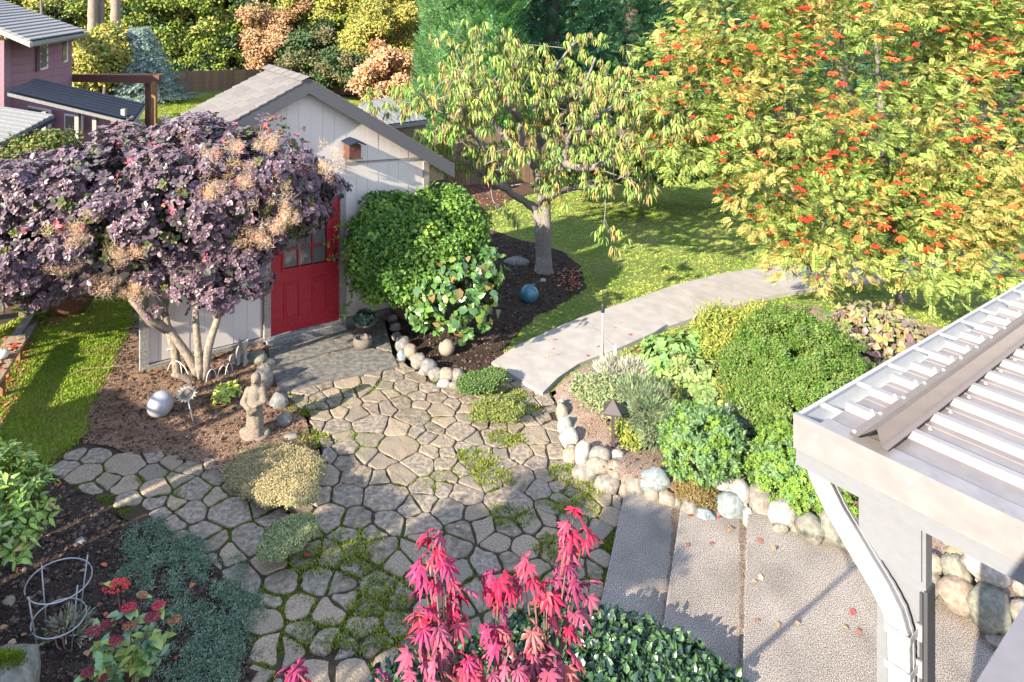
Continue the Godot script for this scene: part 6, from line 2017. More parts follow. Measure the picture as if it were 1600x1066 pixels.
func plant(called: String, at: Vector3, label: String, category: String, lobes: Array, m: Array, n: int, s0: float, s1: float, material := "leaf", lumps := 0, lump_r := 0.12, up := 0.3, depth := 0.35, low := -0.6, group := "", stems := 6) -> Node3D:
	var o := thing(called, at, label, category, group)
	var b := new_mb(o)
	for k in stems:
		var l: Array = lobes[k % lobes.size()]
		var tip: Vector3 = l[0] + ball() * l[1] * 0.6
		limb(b, [at + Vector3(0, -0.03, 0), at.lerp(tip, 0.5) + ball() * 0.03, tip], 0.012, 0.004, 5, 0.03)
	put(o, "stems", b.mesh(), M.twig)
	for x in m:
		scatter(o, "foliage", x, M[material], leaves_at(on_lobes(lobes, n / m.size(), depth, up, lumps, lump_r, low), s0, s1), [Color(1, 1, 1), Color(1.15, 1.1, 1.0), Color(0.82, 0.88, 0.82)], 0.15)
	return o


func big_leaves(o: Node3D, lobes: Array, n: int, length: float, width: float, cols: Array, material: String, up := 0.6, droop := 0.3, depth := 0.4, low := -0.5) -> void:
	# leaves large enough to be told apart, each a part
	var meshes := []
	for c in cols:
		var b := MB.new()
		b.smooth = true
		b.col = vary(c, 0.1)
		b.leaf(Vector3.ZERO, Vector3(1, 0.05, 0).normalized(), Vector3.UP, length, width, droop, 0.08)
		meshes.append(b.mesh())
	for q in on_lobes(lobes, n, depth, up, 0, 0.1, low):
		var nrm: Vector3 = ((q[1] as Vector3) + ball() * 0.5).normalized()
		var d := (ball() + Vector3.DOWN * 0.3).cross(nrm).normalized()
		put(o, "leaf", meshes[rng.randi() % meshes.size()], M[material], Transform3D(Basis(d, nrm, d.cross(nrm)).scaled(Vector3.ONE * rng.randf_range(0.65, 1.2)), q[0] - o.position))


func make_shrubs() -> void:
	var ivy_green := sprig("clump", 14, 0.085, 0.075, 0.05, [Color(0.10, 0.20, 0.03), Color(0.14, 0.25, 0.035), Color(0.07, 0.15, 0.03)])
	var ivy_light := sprig("clump", 11, 0.085, 0.07, 0.045, [Color(0.18, 0.27, 0.04), Color(0.13, 0.23, 0.04)])
	plant("climbing_shrub", Vector3(-1.839, 0.202, -11.763), "large bright green climbing shrub against the shed wall right of the door", "shrub", [[Vector3(-1.492, 1.487, -10.800), Vector3(0.800, 0.660, 0.580)], [Vector3(-2.024, 1.549, -10.500), Vector3(0.380, 0.540, 0.380)], [Vector3(-1.009, 1.689, -11.100), Vector3(0.500, 0.400, 0.450)], [Vector3(-0.740, 1.689, -11.300), Vector3(0.260, 0.180, 0.280)], [Vector3(-1.642, 1.167, -10.500), Vector3(0.580, 0.360, 0.380)], [Vector3(-1.160, 1.957, -11.600), Vector3(0.380, 0.200, 0.250)], [Vector3(-1.903, 1.949, -10.900), Vector3(0.360, 0.260, 0.360)]], [ivy_green, ivy_green, ivy_light], 3600, 0.75, 1.25, "leaf", 150, 0.17, 0.3, 0.35, -0.9)
	# tendrils of it reach over the door casing
	var v := thing("door_vine", SHED_AT + shed_frame() * Vector3(2.9, 0.05, -0.06), "thin vine straying from the green shrub across the door edge", "vine")
	var vb := new_mb(v)
	var vine_leaves := []
	for q in [[Vector3(-2.313, 1.438, -10.600), Vector3(-2.517, 1.634, -10.650), Vector3(-2.698, 1.708, -10.600), Vector3(-2.762, 1.647, -10.550)], [Vector3(-2.351, 1.245, -10.600), Vector3(-2.525, 1.323, -10.600), Vector3(-2.660, 1.438, -10.600), Vector3(-2.711, 1.425, -10.500)], [Vector3(-2.405, 0.805, -10.500), Vector3(-2.501, 0.709, -10.500), Vector3(-2.520, 0.595, -10.500)], [Vector3(-2.356, 1.860, -10.800), Vector3(-2.529, 1.909, -10.700), Vector3(-2.646, 1.871, -10.700)]]:
		var p := limb(vb, q, 0.006, 0.003, 5, 0.05)
		for k in range(1, p.size()):
			vine_leaves.append([p[k], ball()])
			vine_leaves.append([p[k] + ball() * 0.03, ball()])
	put(v, "stem", vb.mesh(), M.twig)
	scatter(v, "foliage", sprig("clump", 4, 0.03, 0.06, 0.042, [Color(0.2, 0.27, 0.04), Color(0.14, 0.22, 0.04)]), M.leaf, leaves_at(vine_leaves, 0.8, 1.1), [Color(1, 1, 1)])
	# a broad-leaved shrub in front of it
	var hl := [[Vector3(-0.788, 1.001, -10.200), Vector3(0.620, 0.580, 0.500)], [Vector3(-0.397, 1.271, -10.400), Vector3(0.280, 0.360, 0.300)], [Vector3(-1.298, 0.835, -10.200), Vector3(0.250, 0.280, 0.250)]]
	var h := plant("broad_leaf_shrub", Vector3(-0.872, 0.096, -10.900), "broad-leaved green shrub with rounded yellowing leaves above the stone ball", "shrub", hl, [sprig("rosette", 6, 0.06, 0.13, 0.10, [Color(0.06, 0.13, 0.035), Color(0.085, 0.155, 0.035)])], 190, 0.8, 1.1, "leaf_shiny", 0, 0.1, 0.5, 0.7, -0.8, "", 16)
	big_leaves(h, hl, 270, 0.15, 0.115, [Color(0.065, 0.14, 0.035), Color(0.09, 0.17, 0.035), Color(0.05, 0.105, 0.045), Color(0.145, 0.185, 0.04), Color(0.17, 0.13, 0.05), Color(0.065, 0.115, 0.055)], "leaf_shiny", 0.5, 0.35, 0.3, -0.8)

	# the raised bed on the right
	var box_l := sprig("clump", 22, 0.045, 0.026, 0.015, [Color(0.07, 0.135, 0.03), Color(0.095, 0.165, 0.035), Color(0.135, 0.19, 0.045)])
	var box_d := sprig("clump", 20, 0.045, 0.026, 0.015, [Color(0.06, 0.13, 0.02), Color(0.09, 0.17, 0.025)])
	plant("boxwood", Vector3(3.540, -0.089, -8.850), "big rounded light green boxwood at the back of the raised bed", "shrub", [[Vector3(3.540, 0.514, -8.850), Vector3(0.780, 0.740, 0.720)], [Vector3(3.207, 0.309, -8.500), Vector3(0.550, 0.500, 0.500)], [Vector3(3.880, 0.460, -8.800), Vector3(0.520, 0.550, 0.500)]], [box_l, box_l, box_d], 9500, 0.85, 1.3, "leaf", 620, 0.075, 0.3, 0.14, -0.85)
	var tip_b := sprig("needle", 20, 0.035, 0.036, 0.009, [Color(0.09, 0.17, 0.07), Color(0.12, 0.21, 0.09), Color(0.16, 0.25, 0.12)])
	var tip_y := sprig("needle", 20, 0.035, 0.036, 0.009, [Color(0.14, 0.25, 0.05), Color(0.19, 0.29, 0.06), Color(0.11, 0.2, 0.04)])
	plant("dwarf_conifer", Vector3(2.133, 0.015, -7.823), "compact bluish-green dwarf conifer in the middle of the bed's front", "shrub", [[Vector3(2.100, 0.365, -7.750), Vector3(0.410, 0.340, 0.360)], [Vector3(2.275, 0.340, -7.700), Vector3(0.250, 0.240, 0.250)], [Vector3(1.990, 0.330, -7.550), Vector3(0.300, 0.200, 0.250)]], [tip_b, tip_b, tip_y], 2600, 0.9, 1.4, "leaf_soft", 190, 0.05, 0.35, 0.15, -0.8, "dwarf conifers in the raised bed")
	plant("dwarf_conifer", Vector3(2.861, 0.085, -7.072), "bright green dwarf conifer beside the downspout above the boulders", "shrub", [[Vector3(2.907, 0.289, -7.350), Vector3(0.360, 0.360, 0.340)], [Vector3(3.063, 0.224, -7.200), Vector3(0.360, 0.300, 0.300)], [Vector3(3.484, 0.156, -7.300), Vector3(0.350, 0.340, 0.300)], [Vector3(2.830, 0.361, -7.500), Vector3(0.220, 0.250, 0.220)]], [tip_y, tip_y, tip_b], 3600, 0.9, 1.4, "leaf_soft", 230, 0.05, 0.35, 0.15, -0.8, "dwarf conifers in the raised bed")
	var thyme := sprig("clump", 22, 0.035, 0.024, 0.010, [Color(0.20, 0.17, 0.07), Color(0.15, 0.15, 0.06), Color(0.25, 0.19, 0.10), Color(0.17, 0.10, 0.06)])
	plant("trailing_mound", Vector3(1.918, 0.009, -7.226), "brownish-green trailing mound hanging over the rock wall", "plant", [[Vector3(1.964, 0.034, -7.450), Vector3(0.210, 0.160, 0.200)], [Vector3(1.925, -0.010, -7.300), Vector3(0.170, 0.160, 0.120)], [Vector3(1.938, -0.080, -7.250), Vector3(0.080, 0.100, 0.060)]], [thyme], 900, 0.8, 1.3, "leaf_soft", 0, 0.1, 0.3, 0.3, -0.9)
	var pl := [[Vector3(5.337, 0.418, -10.300), Vector3(0.720, 0.360, 0.450)], [Vector3(5.656, 0.278, -10.200), Vector3(0.400, 0.300, 0.350)], [Vector3(4.964, 0.515, -10.400), Vector3(0.300, 0.250, 0.300)], [Vector3(5.000, 0.191, -10.000), Vector3(0.400, 0.280, 0.300)]]
	var p := plant("bronze_shrub", Vector3(5.615, -0.418, -10.742), "shrub with drooping purple-bronze leaves below the rowan trunk", "shrub", pl, [sprig("rosette", 6, 0.06, 0.12, 0.07, [Color(0.14, 0.085, 0.075), Color(0.17, 0.18, 0.05), Color(0.22, 0.13, 0.08)])], 260, 0.8, 1.1, "leaf_purple", 0, 0.1, 0.2, 0.7, -0.9, "", 22)
	big_leaves(p, pl, 230, 0.15, 0.095, [Color(0.12, 0.075, 0.085), Color(0.16, 0.10, 0.10), Color(0.20, 0.20, 0.055), Color(0.10, 0.075, 0.06), Color(0.26, 0.17, 0.09)], "leaf_purple", 0.1, 0.5, 0.35, -0.6)
	var pale := sprig("rosette", 8, 0.06, 0.075, 0.07, [Color(0.21, 0.27, 0.11), Color(0.17, 0.24, 0.085), Color(0.28, 0.30, 0.15)])
	plant("pale_mallow", Vector3(2.444, -0.149, -9.434), "pale green round-leaved plant at the centre of the bed", "plant", [[Vector3(2.384, 0.249, -9.200), Vector3(0.400, 0.260, 0.350)], [Vector3(2.536, 0.232, -9.000), Vector3(0.280, 0.200, 0.250)], [Vector3(2.222, 0.272, -9.400), Vector3(0.260, 0.200, 0.250)]], [pale], 620, 0.8, 1.2, "leaf_soft", 0, 0.1, 0.6, 0.4, -0.5)
	var bigl := sprig("rosette", 7, 0.07, 0.12, 0.10, [Color(0.13, 0.25, 0.06), Color(0.19, 0.29, 0.09), Color(0.11, 0.2, 0.07)])
	plant("leafy_perennial", Vector3(2.485, -0.193, -10.435), "fresh green broad-leaved perennial near the path edge of the bed", "plant", [[Vector3(2.227, 0.307, -9.800), Vector3(0.360, 0.220, 0.300)], [Vector3(2.591, 0.300, -10.000), Vector3(0.260, 0.200, 0.250)], [Vector3(1.986, 0.307, -9.500), Vector3(0.200, 0.150, 0.200)]], [bigl], 240, 0.7, 1.1, "leaf", 0, 0.1, 0.5, 0.5, -0.5)
	var lav := sprig("tuft", 26, 0.04, 0.17, 0.008, [Color(0.16, 0.22, 0.12), Color(0.24, 0.28, 0.18), Color(0.11, 0.17, 0.07), Color(0.18, 0.18, 0.17)])
	plant("lavender", Vector3(1.654, 0.018, -8.343), "grey-green lavender clump right of the bronze path lamp", "plant", [[Vector3(1.655, 0.356, -8.350), Vector3(0.260, 0.240, 0.250)], [Vector3(1.752, 0.255, -8.200), Vector3(0.220, 0.200, 0.200)], [Vector3(1.564, 0.370, -8.600), Vector3(0.240, 0.200, 0.220)]], [lav], 520, 0.7, 1.2, "leaf_soft", 0, 0.1, 0.5, 0.6, -0.4)
	var silver := sprig("tuft", 34, 0.05, 0.22, 0.009, [Color(0.36, 0.37, 0.31), Color(0.30, 0.32, 0.26), Color(0.44, 0.44, 0.39)])
	plant("silver_grass", Vector3(1.469, -0.082, -9.793), "tuft of silvery white fine grass beside the tall slim pole", "grass", [[Vector3(1.417, 0.246, -9.450), Vector3(0.300, 0.130, 0.200)], [Vector3(1.624, 0.229, -9.400), Vector3(0.200, 0.120, 0.180)]], [silver], 120, 0.7, 1.1, "leaf_soft", 0, 0.1, 0.8, 0.7, -0.3)
	var sage := sprig("clump", 16, 0.06, 0.05, 0.018, [Color(0.19, 0.23, 0.12), Color(0.14, 0.20, 0.09), Color(0.24, 0.27, 0.15)])
	plant("sage_bush", Vector3(1.280, -0.021, -9.085), "grey-green fine-leaved bush just behind the bronze path lamp", "plant", [[Vector3(1.173, 0.286, -8.900), Vector3(0.260, 0.200, 0.220)], [Vector3(1.384, 0.275, -8.700), Vector3(0.300, 0.220, 0.250)], [Vector3(0.951, 0.252, -9.100), Vector3(0.160, 0.120, 0.150)]], [sage], 700, 0.8, 1.2, "leaf_soft", 0, 0.1, 0.5, 0.5, -0.5)
	var yel := sprig("clump", 14, 0.07, 0.06, 0.022, [Color(0.22, 0.26, 0.05), Color(0.30, 0.29, 0.06), Color(0.16, 0.22, 0.04)])
	plant("yellow_perennial", Vector3(3.382, -0.272, -10.943), "yellow-green feathery perennials between the path and the boxwood", "plant", [[Vector3(2.984, 0.509, -10.100), Vector3(0.340, 0.360, 0.300)], [Vector3(3.318, 0.509, -10.000), Vector3(0.300, 0.340, 0.280)], [Vector3(3.011, 0.431, -9.600), Vector3(0.360, 0.250, 0.300)], [Vector3(3.687, 0.562, -10.400), Vector3(0.300, 0.200, 0.250)]], [yel], 900, 0.8, 1.3, "leaf", 0, 0.1, 0.5, 0.5, -0.6)
	plant("golden_sprigs", Vector3(1.395, 0.047, -8.297), "small golden-green sprigs at the foot of the lavender", "plant", [[Vector3(1.343, 0.180, -8.300), Vector3(0.130, 0.140, 0.120)], [Vector3(1.416, 0.143, -8.200), Vector3(0.120, 0.100, 0.100)]], [yel], 130, 0.6, 1.0, "leaf", 0, 0.1, 0.5, 0.6, -0.5)
	var rust := sprig("clump", 12, 0.06, 0.06, 0.025, [Color(0.30, 0.17, 0.06), Color(0.26, 0.24, 0.06), Color(0.22, 0.22, 0.06)])
	plant("rusty_perennial", Vector3(2.847, -0.163, -9.491), "rust and yellow tinged perennial left of the boxwood", "plant", [[Vector3(2.659, 0.273, -9.000), Vector3(0.220, 0.180, 0.200)], [Vector3(1.955, 0.253, -8.600), Vector3(0.150, 0.200, 0.150)], [Vector3(2.991, 0.315, -9.400), Vector3(0.200, 0.200, 0.200)]], [rust, yel], 380, 0.7, 1.1, "leaf", 0, 0.1, 0.4, 0.6, -0.5)
	var ash := sprig("tuft", 20, 0.06, 0.09, 0.014, [Color(0.44, 0.43, 0.42), Color(0.36, 0.36, 0.34), Color(0.50, 0.48, 0.47)])
	plant("silver_plant", Vector3(2.801, -0.088, -8.753), "silvery white-leaved plant between the dwarf conifer and the boxwood", "plant", [[Vector3(2.674, 0.232, -8.500), Vector3(0.130, 0.100, 0.150)], [Vector3(2.684, 0.269, -8.200), Vector3(0.120, 0.080, 0.120)]], [ash], 90, 0.7, 1.0, "leaf_soft", 0, 0.1, 0.6, 0.6, -0.4)

	# mounds by the flagstones
	var moss := sprig("clump", 22, 0.026, 0.014, 0.007, [Color(0.33, 0.29, 0.15), Color(0.28, 0.29, 0.13), Color(0.40, 0.30, 0.18), Color(0.24, 0.27, 0.11)])
	plant("thyme_mound", Vector3(-2.452, 0.270, -7.329), "broad low tan-green thyme cushion in front of the stone figure", "plant", [[Vector3(-2.489, 0.388, -7.300), Vector3(0.420, 0.100, 0.320)], [Vector3(-2.241, 0.374, -7.250), Vector3(0.280, 0.090, 0.260)], [Vector3(-2.618, 0.374, -7.200), Vector3(0.270, 0.080, 0.240)], [Vector3(-2.338, 0.412, -6.950), Vector3(0.300, 0.090, 0.200)], [Vector3(-2.086, 0.442, -6.850), Vector3(0.200, 0.070, 0.160)]], [moss], 6500, 0.8, 1.4, "leaf_soft", 0, 0.1, 0.5, 0.25, -0.2)
	var grn := sprig("clump", 20, 0.024, 0.014, 0.007, [Color(0.24, 0.29, 0.14), Color(0.30, 0.33, 0.18), Color(0.19, 0.25, 0.11)])
	plant("thyme_mound", Vector3(-2.086, 0.229, -6.518), "smaller grey-green thyme cushion growing on the flagstones", "plant", [[Vector3(-2.009, 0.401, -6.350), Vector3(0.200, 0.030, 0.200)], [Vector3(-2.074, 0.411, -6.200), Vector3(0.150, 0.030, 0.160)], [Vector3(-1.935, 0.397, -6.450), Vector3(0.140, 0.030, 0.120)]], [grn], 1500, 0.8, 1.2, "leaf_soft", 0, 0.1, 0.5, 0.3, -0.2)
	var dk := sprig("clump", 20, 0.035, 0.02, 0.007, [Color(0.13, 0.19, 0.13), Color(0.18, 0.24, 0.17), Color(0.10, 0.15, 0.10), Color(0.23, 0.27, 0.18)])
	plant("creeping_cover", Vector3(-2.635, 0.290, -5.629), "wide mat of creeping blue-green ground cover beside the dark mulch", "plant", [[Vector3(-2.739, 0.260, -5.850), Vector3(0.460, 0.050, 0.400)], [Vector3(-3.078, 0.331, -6.100), Vector3(0.360, 0.040, 0.300)], [Vector3(-2.422, 0.231, -5.550), Vector3(0.360, 0.050, 0.360)], [Vector3(-3.350, 0.346, -6.300), Vector3(0.240, 0.030, 0.200)], [Vector3(-2.457, 0.234, -5.300), Vector3(0.420, 0.050, 0.340)], [Vector3(-2.198, 0.184, -5.200), Vector3(0.300, 0.050, 0.260)], [Vector3(-2.798, 0.229, -5.700), Vector3(0.360, 0.050, 0.300)]], [dk], 4600, 0.8, 1.4, "leaf_soft", 240, 0.08, 0.5, 0.3, -0.2)
	var shade := sprig("clump", 18, 0.035, 0.03, 0.016, [Color(0.08, 0.14, 0.05), Color(0.12, 0.18, 0.06)])
	plant("thyme_mound", Vector3(-0.418, 0.046, -9.585), "flat green cushion at the tip of the mulch bed by the concrete path", "plant", [[Vector3(-0.425, 0.196, -9.350), Vector3(0.260, 0.025, 0.200)], [Vector3(-0.242, 0.195, -9.500), Vector3(0.160, 0.025, 0.160)], [Vector3(-0.547, 0.206, -9.250), Vector3(0.160, 0.025, 0.140)]], [shade], 800, 0.8, 1.2, "leaf_soft", 0, 0.1, 0.5, 0.3, -0.2)
	var weed := sprig("clump", 18, 0.035, 0.03, 0.014, [Color(0.17, 0.21, 0.06), Color(0.21, 0.23, 0.08), Color(0.15, 0.17, 0.05)])
	plant("thyme_mound", Vector3(-0.205, 0.023, -9.008), "thin straggling thyme patch spreading over the flagstones below the path", "plant", [[Vector3(-0.201, 0.160, -8.850), Vector3(0.280, 0.012, 0.240)], [Vector3(-0.040, 0.181, -8.700), Vector3(0.200, 0.012, 0.200)], [Vector3(-0.316, 0.141, -8.700), Vector3(0.200, 0.012, 0.150)]], [weed], 260, 0.7, 1.1, "leaf_soft", 0, 0.1, 0.5, 0.3, -0.1)
	var lime := sprig("rosette", 8, 0.03, 0.06, 0.035, [Color(0.30, 0.38, 0.07), Color(0.24, 0.34, 0.06), Color(0.36, 0.40, 0.12)])
	plant("lime_seedling", Vector3(-3.476, 0.382, -8.535), "small lime green leafy plant alone on the brown soil", "plant", [[Vector3(-3.467, 0.483, -8.550), Vector3(0.130, 0.080, 0.110)], [Vector3(-3.475, 0.488, -8.400), Vector3(0.070, 0.050, 0.060)]], [lime], 60, 0.8, 1.2, "leaf", 0, 0.1, 0.6, 0.5, -0.3)
	# the bush at the left edge, its leaves told apart
	var ll := [[Vector3(-3.875, 1.250, -5.500), Vector3(0.260, 0.260, 0.260)], [Vector3(-4.124, 1.418, -5.400), Vector3(0.350, 0.350, 0.350)], [Vector3(-3.794, 1.186, -5.250), Vector3(0.220, 0.220, 0.220)], [Vector3(-4.042, 1.343, -5.700), Vector3(0.200, 0.200, 0.200)]]
	var lf := plant("laurel_bush", Vector3(-4.401, 0.484, -5.904), "glossy yellow-green leafy bush at the edge of the dark mulch", "shrub", ll, [sprig("rosette", 8, 0.05, 0.075, 0.03, [Color(0.16, 0.26, 0.05), Color(0.26, 0.30, 0.07)])], 520, 0.8, 1.2, "leaf_shiny", 0, 0.1, 0.6, 0.6, -0.8)
	big_leaves(lf, ll, 240, 0.085, 0.034, [Color(0.17, 0.28, 0.05), Color(0.28, 0.33, 0.08), Color(0.36, 0.36, 0.14), Color(0.13, 0.22, 0.06), Color(0.34, 0.24, 0.12)], "leaf_shiny", 0.7, 0.2, 0.3, -0.6)
	# fern by the lumber
	var f := thing("fern", Vector3(-6.738, 0.741, -9.989), "green fern with arching fronds beside the terracotta planter", "fern")
	for k in 13:
		var a := TAU * k / 13.0 + rng.randf() * 0.3
		var fr := sprig("pinnate", 27, 0.34, 0.075, 0.02, [Color(0.14, 0.24, 0.03), Color(0.24, 0.29, 0.04), Color(0.10, 0.18, 0.03)])
		put(f, "frond", fr, M.leaf, Transform3D(Basis(Vector3.UP, a) * Basis(Vector3.BACK, rng.randf_range(0.35, 0.9)), Vector3(0, 0.02, 0)))
	# bushes and weeds along the left boundary
	var mixed := sprig("clump", 14, 0.08, 0.07, 0.045, [Color(0.10, 0.16, 0.03), Color(0.16, 0.20, 0.04), Color(0.13, 0.19, 0.04), Color(0.20, 0.13, 0.05)])
	plant("boundary_shrub", Vector3(-10.768, 1.184, -15.383), "green shrub between the outbuilding and the purple tree", "shrub", [[Vector3(-8.805, 2.524, -13.000), Vector3(0.500, 0.350, 0.400)], [Vector3(-8.864, 2.350, -12.500), Vector3(0.500, 0.300, 0.400)], [Vector3(-8.585, 2.621, -13.300), Vector3(0.350, 0.250, 0.300)], [Vector3(-9.773, 2.316, -12.500), Vector3(0.500, 0.400, 0.400)]], [mixed], 700, 0.8, 1.3, "leaf", 0, 0.1, 0.4, 0.5, -0.8)


# ---------------------------------------------------------------- ornaments, pots and lamps

func sphere_mesh(r: float, flat_ := 1.0) -> SphereMesh:
	var s := SphereMesh.new()
	s.radius = r
	s.height = 2.0 * r * flat_
	s.radial_segments = 40
	s.rings = 20
	return s


func stone(called: String, at: Vector3, r: Vector3, tone: int, label: String, cut := 0.15, group := "") -> void:
	var b := MB.new()
	b.smooth = true
	b.rock(r, N, at * 2.3, 0.3, 9, 13, cut)
	var o := put(self, called, b.mesh(), M["rock_%d" % tone], Transform3D(Basis.IDENTITY, at + Vector3(0, r.y * 0.55, 0)))
	tag(o, label, "stone", group)


func make_small_things() -> void:
	# glazed globes
	var at := Vector3(-4.051, 0.446, -8.101)
	var o := thing("gazing_globe", at, "pale grey glazed globe resting on the brown soil", "garden globe")
	put(o, "globe", sphere_mesh(0.145), M.globe_glaze, Transform3D(Basis.IDENTITY, Vector3(0, 0.155, 0)))
	var b := MB.new()
	b.smooth = true
	b.lathe([Vector2(0.06, -0.02), Vector2(0.07, 0.0), Vector2(0.055, 0.03), Vector2(0.04, 0.03)], 20)
	put(o, "ring_stand", b.mesh(), M.pot_stone)
	at = Vector3(0.305, -0.034, -12.438)
	o = thing("gazing_globe", at, "mottled blue-green glazed globe on the dark mulch by the path", "garden globe")
	put(o, "globe", sphere_mesh(0.168), M.globe_blue, Transform3D(Basis.IDENTITY, Vector3(0, 0.165, 0)))
	b = MB.new()
	b.smooth = true
	b.lathe([Vector2(0.07, -0.02), Vector2(0.08, 0.0), Vector2(0.06, 0.025), Vector2(0.045, 0.025)], 20)
	put(o, "ring_stand", b.mesh(), M.pot_stone)
	at = Vector3(-0.951, 0.105, -10.252)
	o = thing("stone_ball", at, "round tan lichened stone ball under the broad-leaved shrub", "garden ornament")
	put(o, "ball", sphere_mesh(0.118), M.lichen_disc, Transform3D(Basis.IDENTITY, Vector3(0, 0.12, 0)))
	b = MB.new()
	b.lathe([Vector2(0.05, -0.02), Vector2(0.045, 0.03), Vector2(0.0, 0.03)], 16)
	put(o, "foot", b.mesh(), M.lichen_disc)

	# a flower ornament on a stake
	at = Vector3(-3.587, 0.395, -7.988)
	o = thing("flower_stake", at, "weathered metal flower ornament on a thin stake beside the grey globe", "garden ornament")
	var head := Vector3(-3.725, 0.738, -8.050) - at
	b = MB.new()
	b.smooth = true
	b.tube([Vector3(0, -0.05, 0), head], [0.008], 7)
	put(o, "stake", b.mesh(), M.wire)
	var tilt := Transform3D(Basis.from_euler(Vector3(0.5, 0.3, -0.1)), head)
	for k in 16:
		b = MB.new()
		b.frame(tilt * Transform3D(Basis(Vector3.UP, TAU * k / 16.0), Vector3.ZERO))
		b.leaf(Vector3(0.055, 0, 0), Vector3(1, 0.15, 0).normalized(), Vector3.UP, 0.062, 0.034, -0.1, 0.1)
		put(o, "petal", b.mesh(), M.statue_pale)
	b = MB.new()
	b.frame(tilt)
	b.smooth = true
	b.lathe([Vector2(0.068, -0.012), Vector2(0.07, 0.004), Vector2(0.05, 0.012), Vector2(0.045, -0.004), Vector2(0.0, -0.008)], 22)
	put(o, "dish", b.mesh(), M.pot_stone)

	# robed stone figure
	at = Vector3(-2.903, 0.319, -7.944)
	var statue := thing("stone_figure", at, "weathered stone statue of a robed figure holding a basket", "statue")
	var caps := [
		[Vector3(0, 0.02, 0), Vector3(0, 0.30, 0), 0.125, 0.098], [Vector3(0.02, 0.02, 0.04), Vector3(0.015, 0.32, 0.02), 0.11, 0.08], [Vector3(0, 0.30, 0), Vector3(0.005, 0.50, 0), 0.094, 0.088],
		[Vector3(-0.075, 0.52, 0), Vector3(0.085, 0.52, 0), 0.045, 0.045], [Vector3(0.005, 0.50, 0), Vector3(0.01, 0.60, 0.005), 0.07, 0.04],
		[Vector3(0.012, 0.645, 0.01), Vector3(0.014, 0.675, 0.012), 0.058, 0.060], [Vector3(0.012, 0.655, -0.02), Vector3(0.0, 0.53, -0.05), 0.062, 0.055],
		[Vector3(-0.085, 0.52, 0), Vector3(-0.135, 0.40, 0.03), 0.046, 0.040], [Vector3(-0.135, 0.40, 0.03), Vector3(-0.035, 0.345, 0.105), 0.040, 0.028], [Vector3(-0.035, 0.345, 0.105), Vector3(-0.01, 0.34, 0.115), 0.028, 0.022],
		[Vector3(0.095, 0.52, 0), Vector3(0.135, 0.42, 0.04), 0.046, 0.038], [Vector3(0.135, 0.42, 0.04), Vector3(0.05, 0.40, 0.115), 0.036, 0.026], [Vector3(0.05, 0.40, 0.115), Vector3(0.03, 0.395, 0.12), 0.025, 0.022],
		[Vector3(0.0, 0.31, 0.09), Vector3(0.05, 0.17, 0.105), 0.026, 0.022], [Vector3(-0.05, 0.28, 0.07), Vector3(-0.06, 0.06, 0.095), 0.024, 0.028], [Vector3(0.06, 0.28, 0.07), Vector3(0.075, 0.06, 0.09), 0.022, 0.028],
		[Vector3(0.014, 0.648, 0.066), Vector3(0.014, 0.636, 0.072), 0.010, 0.012], [Vector3(-0.14, 0.05, 0.0), Vector3(0.14, 0.04, 0.0), 0.06, 0.06],
	]
	for q in caps:
		for k in 2:
			q[k] *= Vector3(0.88, 1.0, 0.9)
			q[2 + k] *= 0.84
	put(statue, "figure", body(caps, 0.009, 0.018), M.statue_stone)
	b = MB.new()
	b.smooth = true
	b.frame(Transform3D(Basis.IDENTITY, Vector3(0.010, 0.345, 0.118)))
	b.lathe([Vector2(0.0, -0.035), Vector2(0.04, -0.032), Vector2(0.055, 0.015), Vector2(0.058, 0.02), Vector2(0.045, 0.018), Vector2(0.0, 0.012)], 18)
	put(statue, "basket", b.mesh(), M.statue_stone)
	b = MB.new()
	b.smooth = true
	b.lathe([Vector2(0.0, -0.03), Vector2(0.17, -0.03), Vector2(0.175, 0.02), Vector2(0.16, 0.045), Vector2(0.0, 0.05)], 22, 0.8)
	put(statue, "base", b.mesh(), M.statue_stone)
	for k in 2:
		b = MB.new()
		b.smooth = true
		b.frame(Transform3D(Basis.IDENTITY, Vector3(0.013 + (0.018 if k else -0.018), 0.668, 0.056)))
		b.rock(Vector3(0.007, 0.005, 0.004), N, Vector3(k, 2, 1), 0.0, 5, 8)
		put(statue, "eye", b.mesh(), M.pot_stone)

	# small seated dog
	at = Vector3(-3.649, 0.401, -9.466)
	var dog := thing("stone_dog", at, "small pale stone dog sitting by the shed wall", "statue")
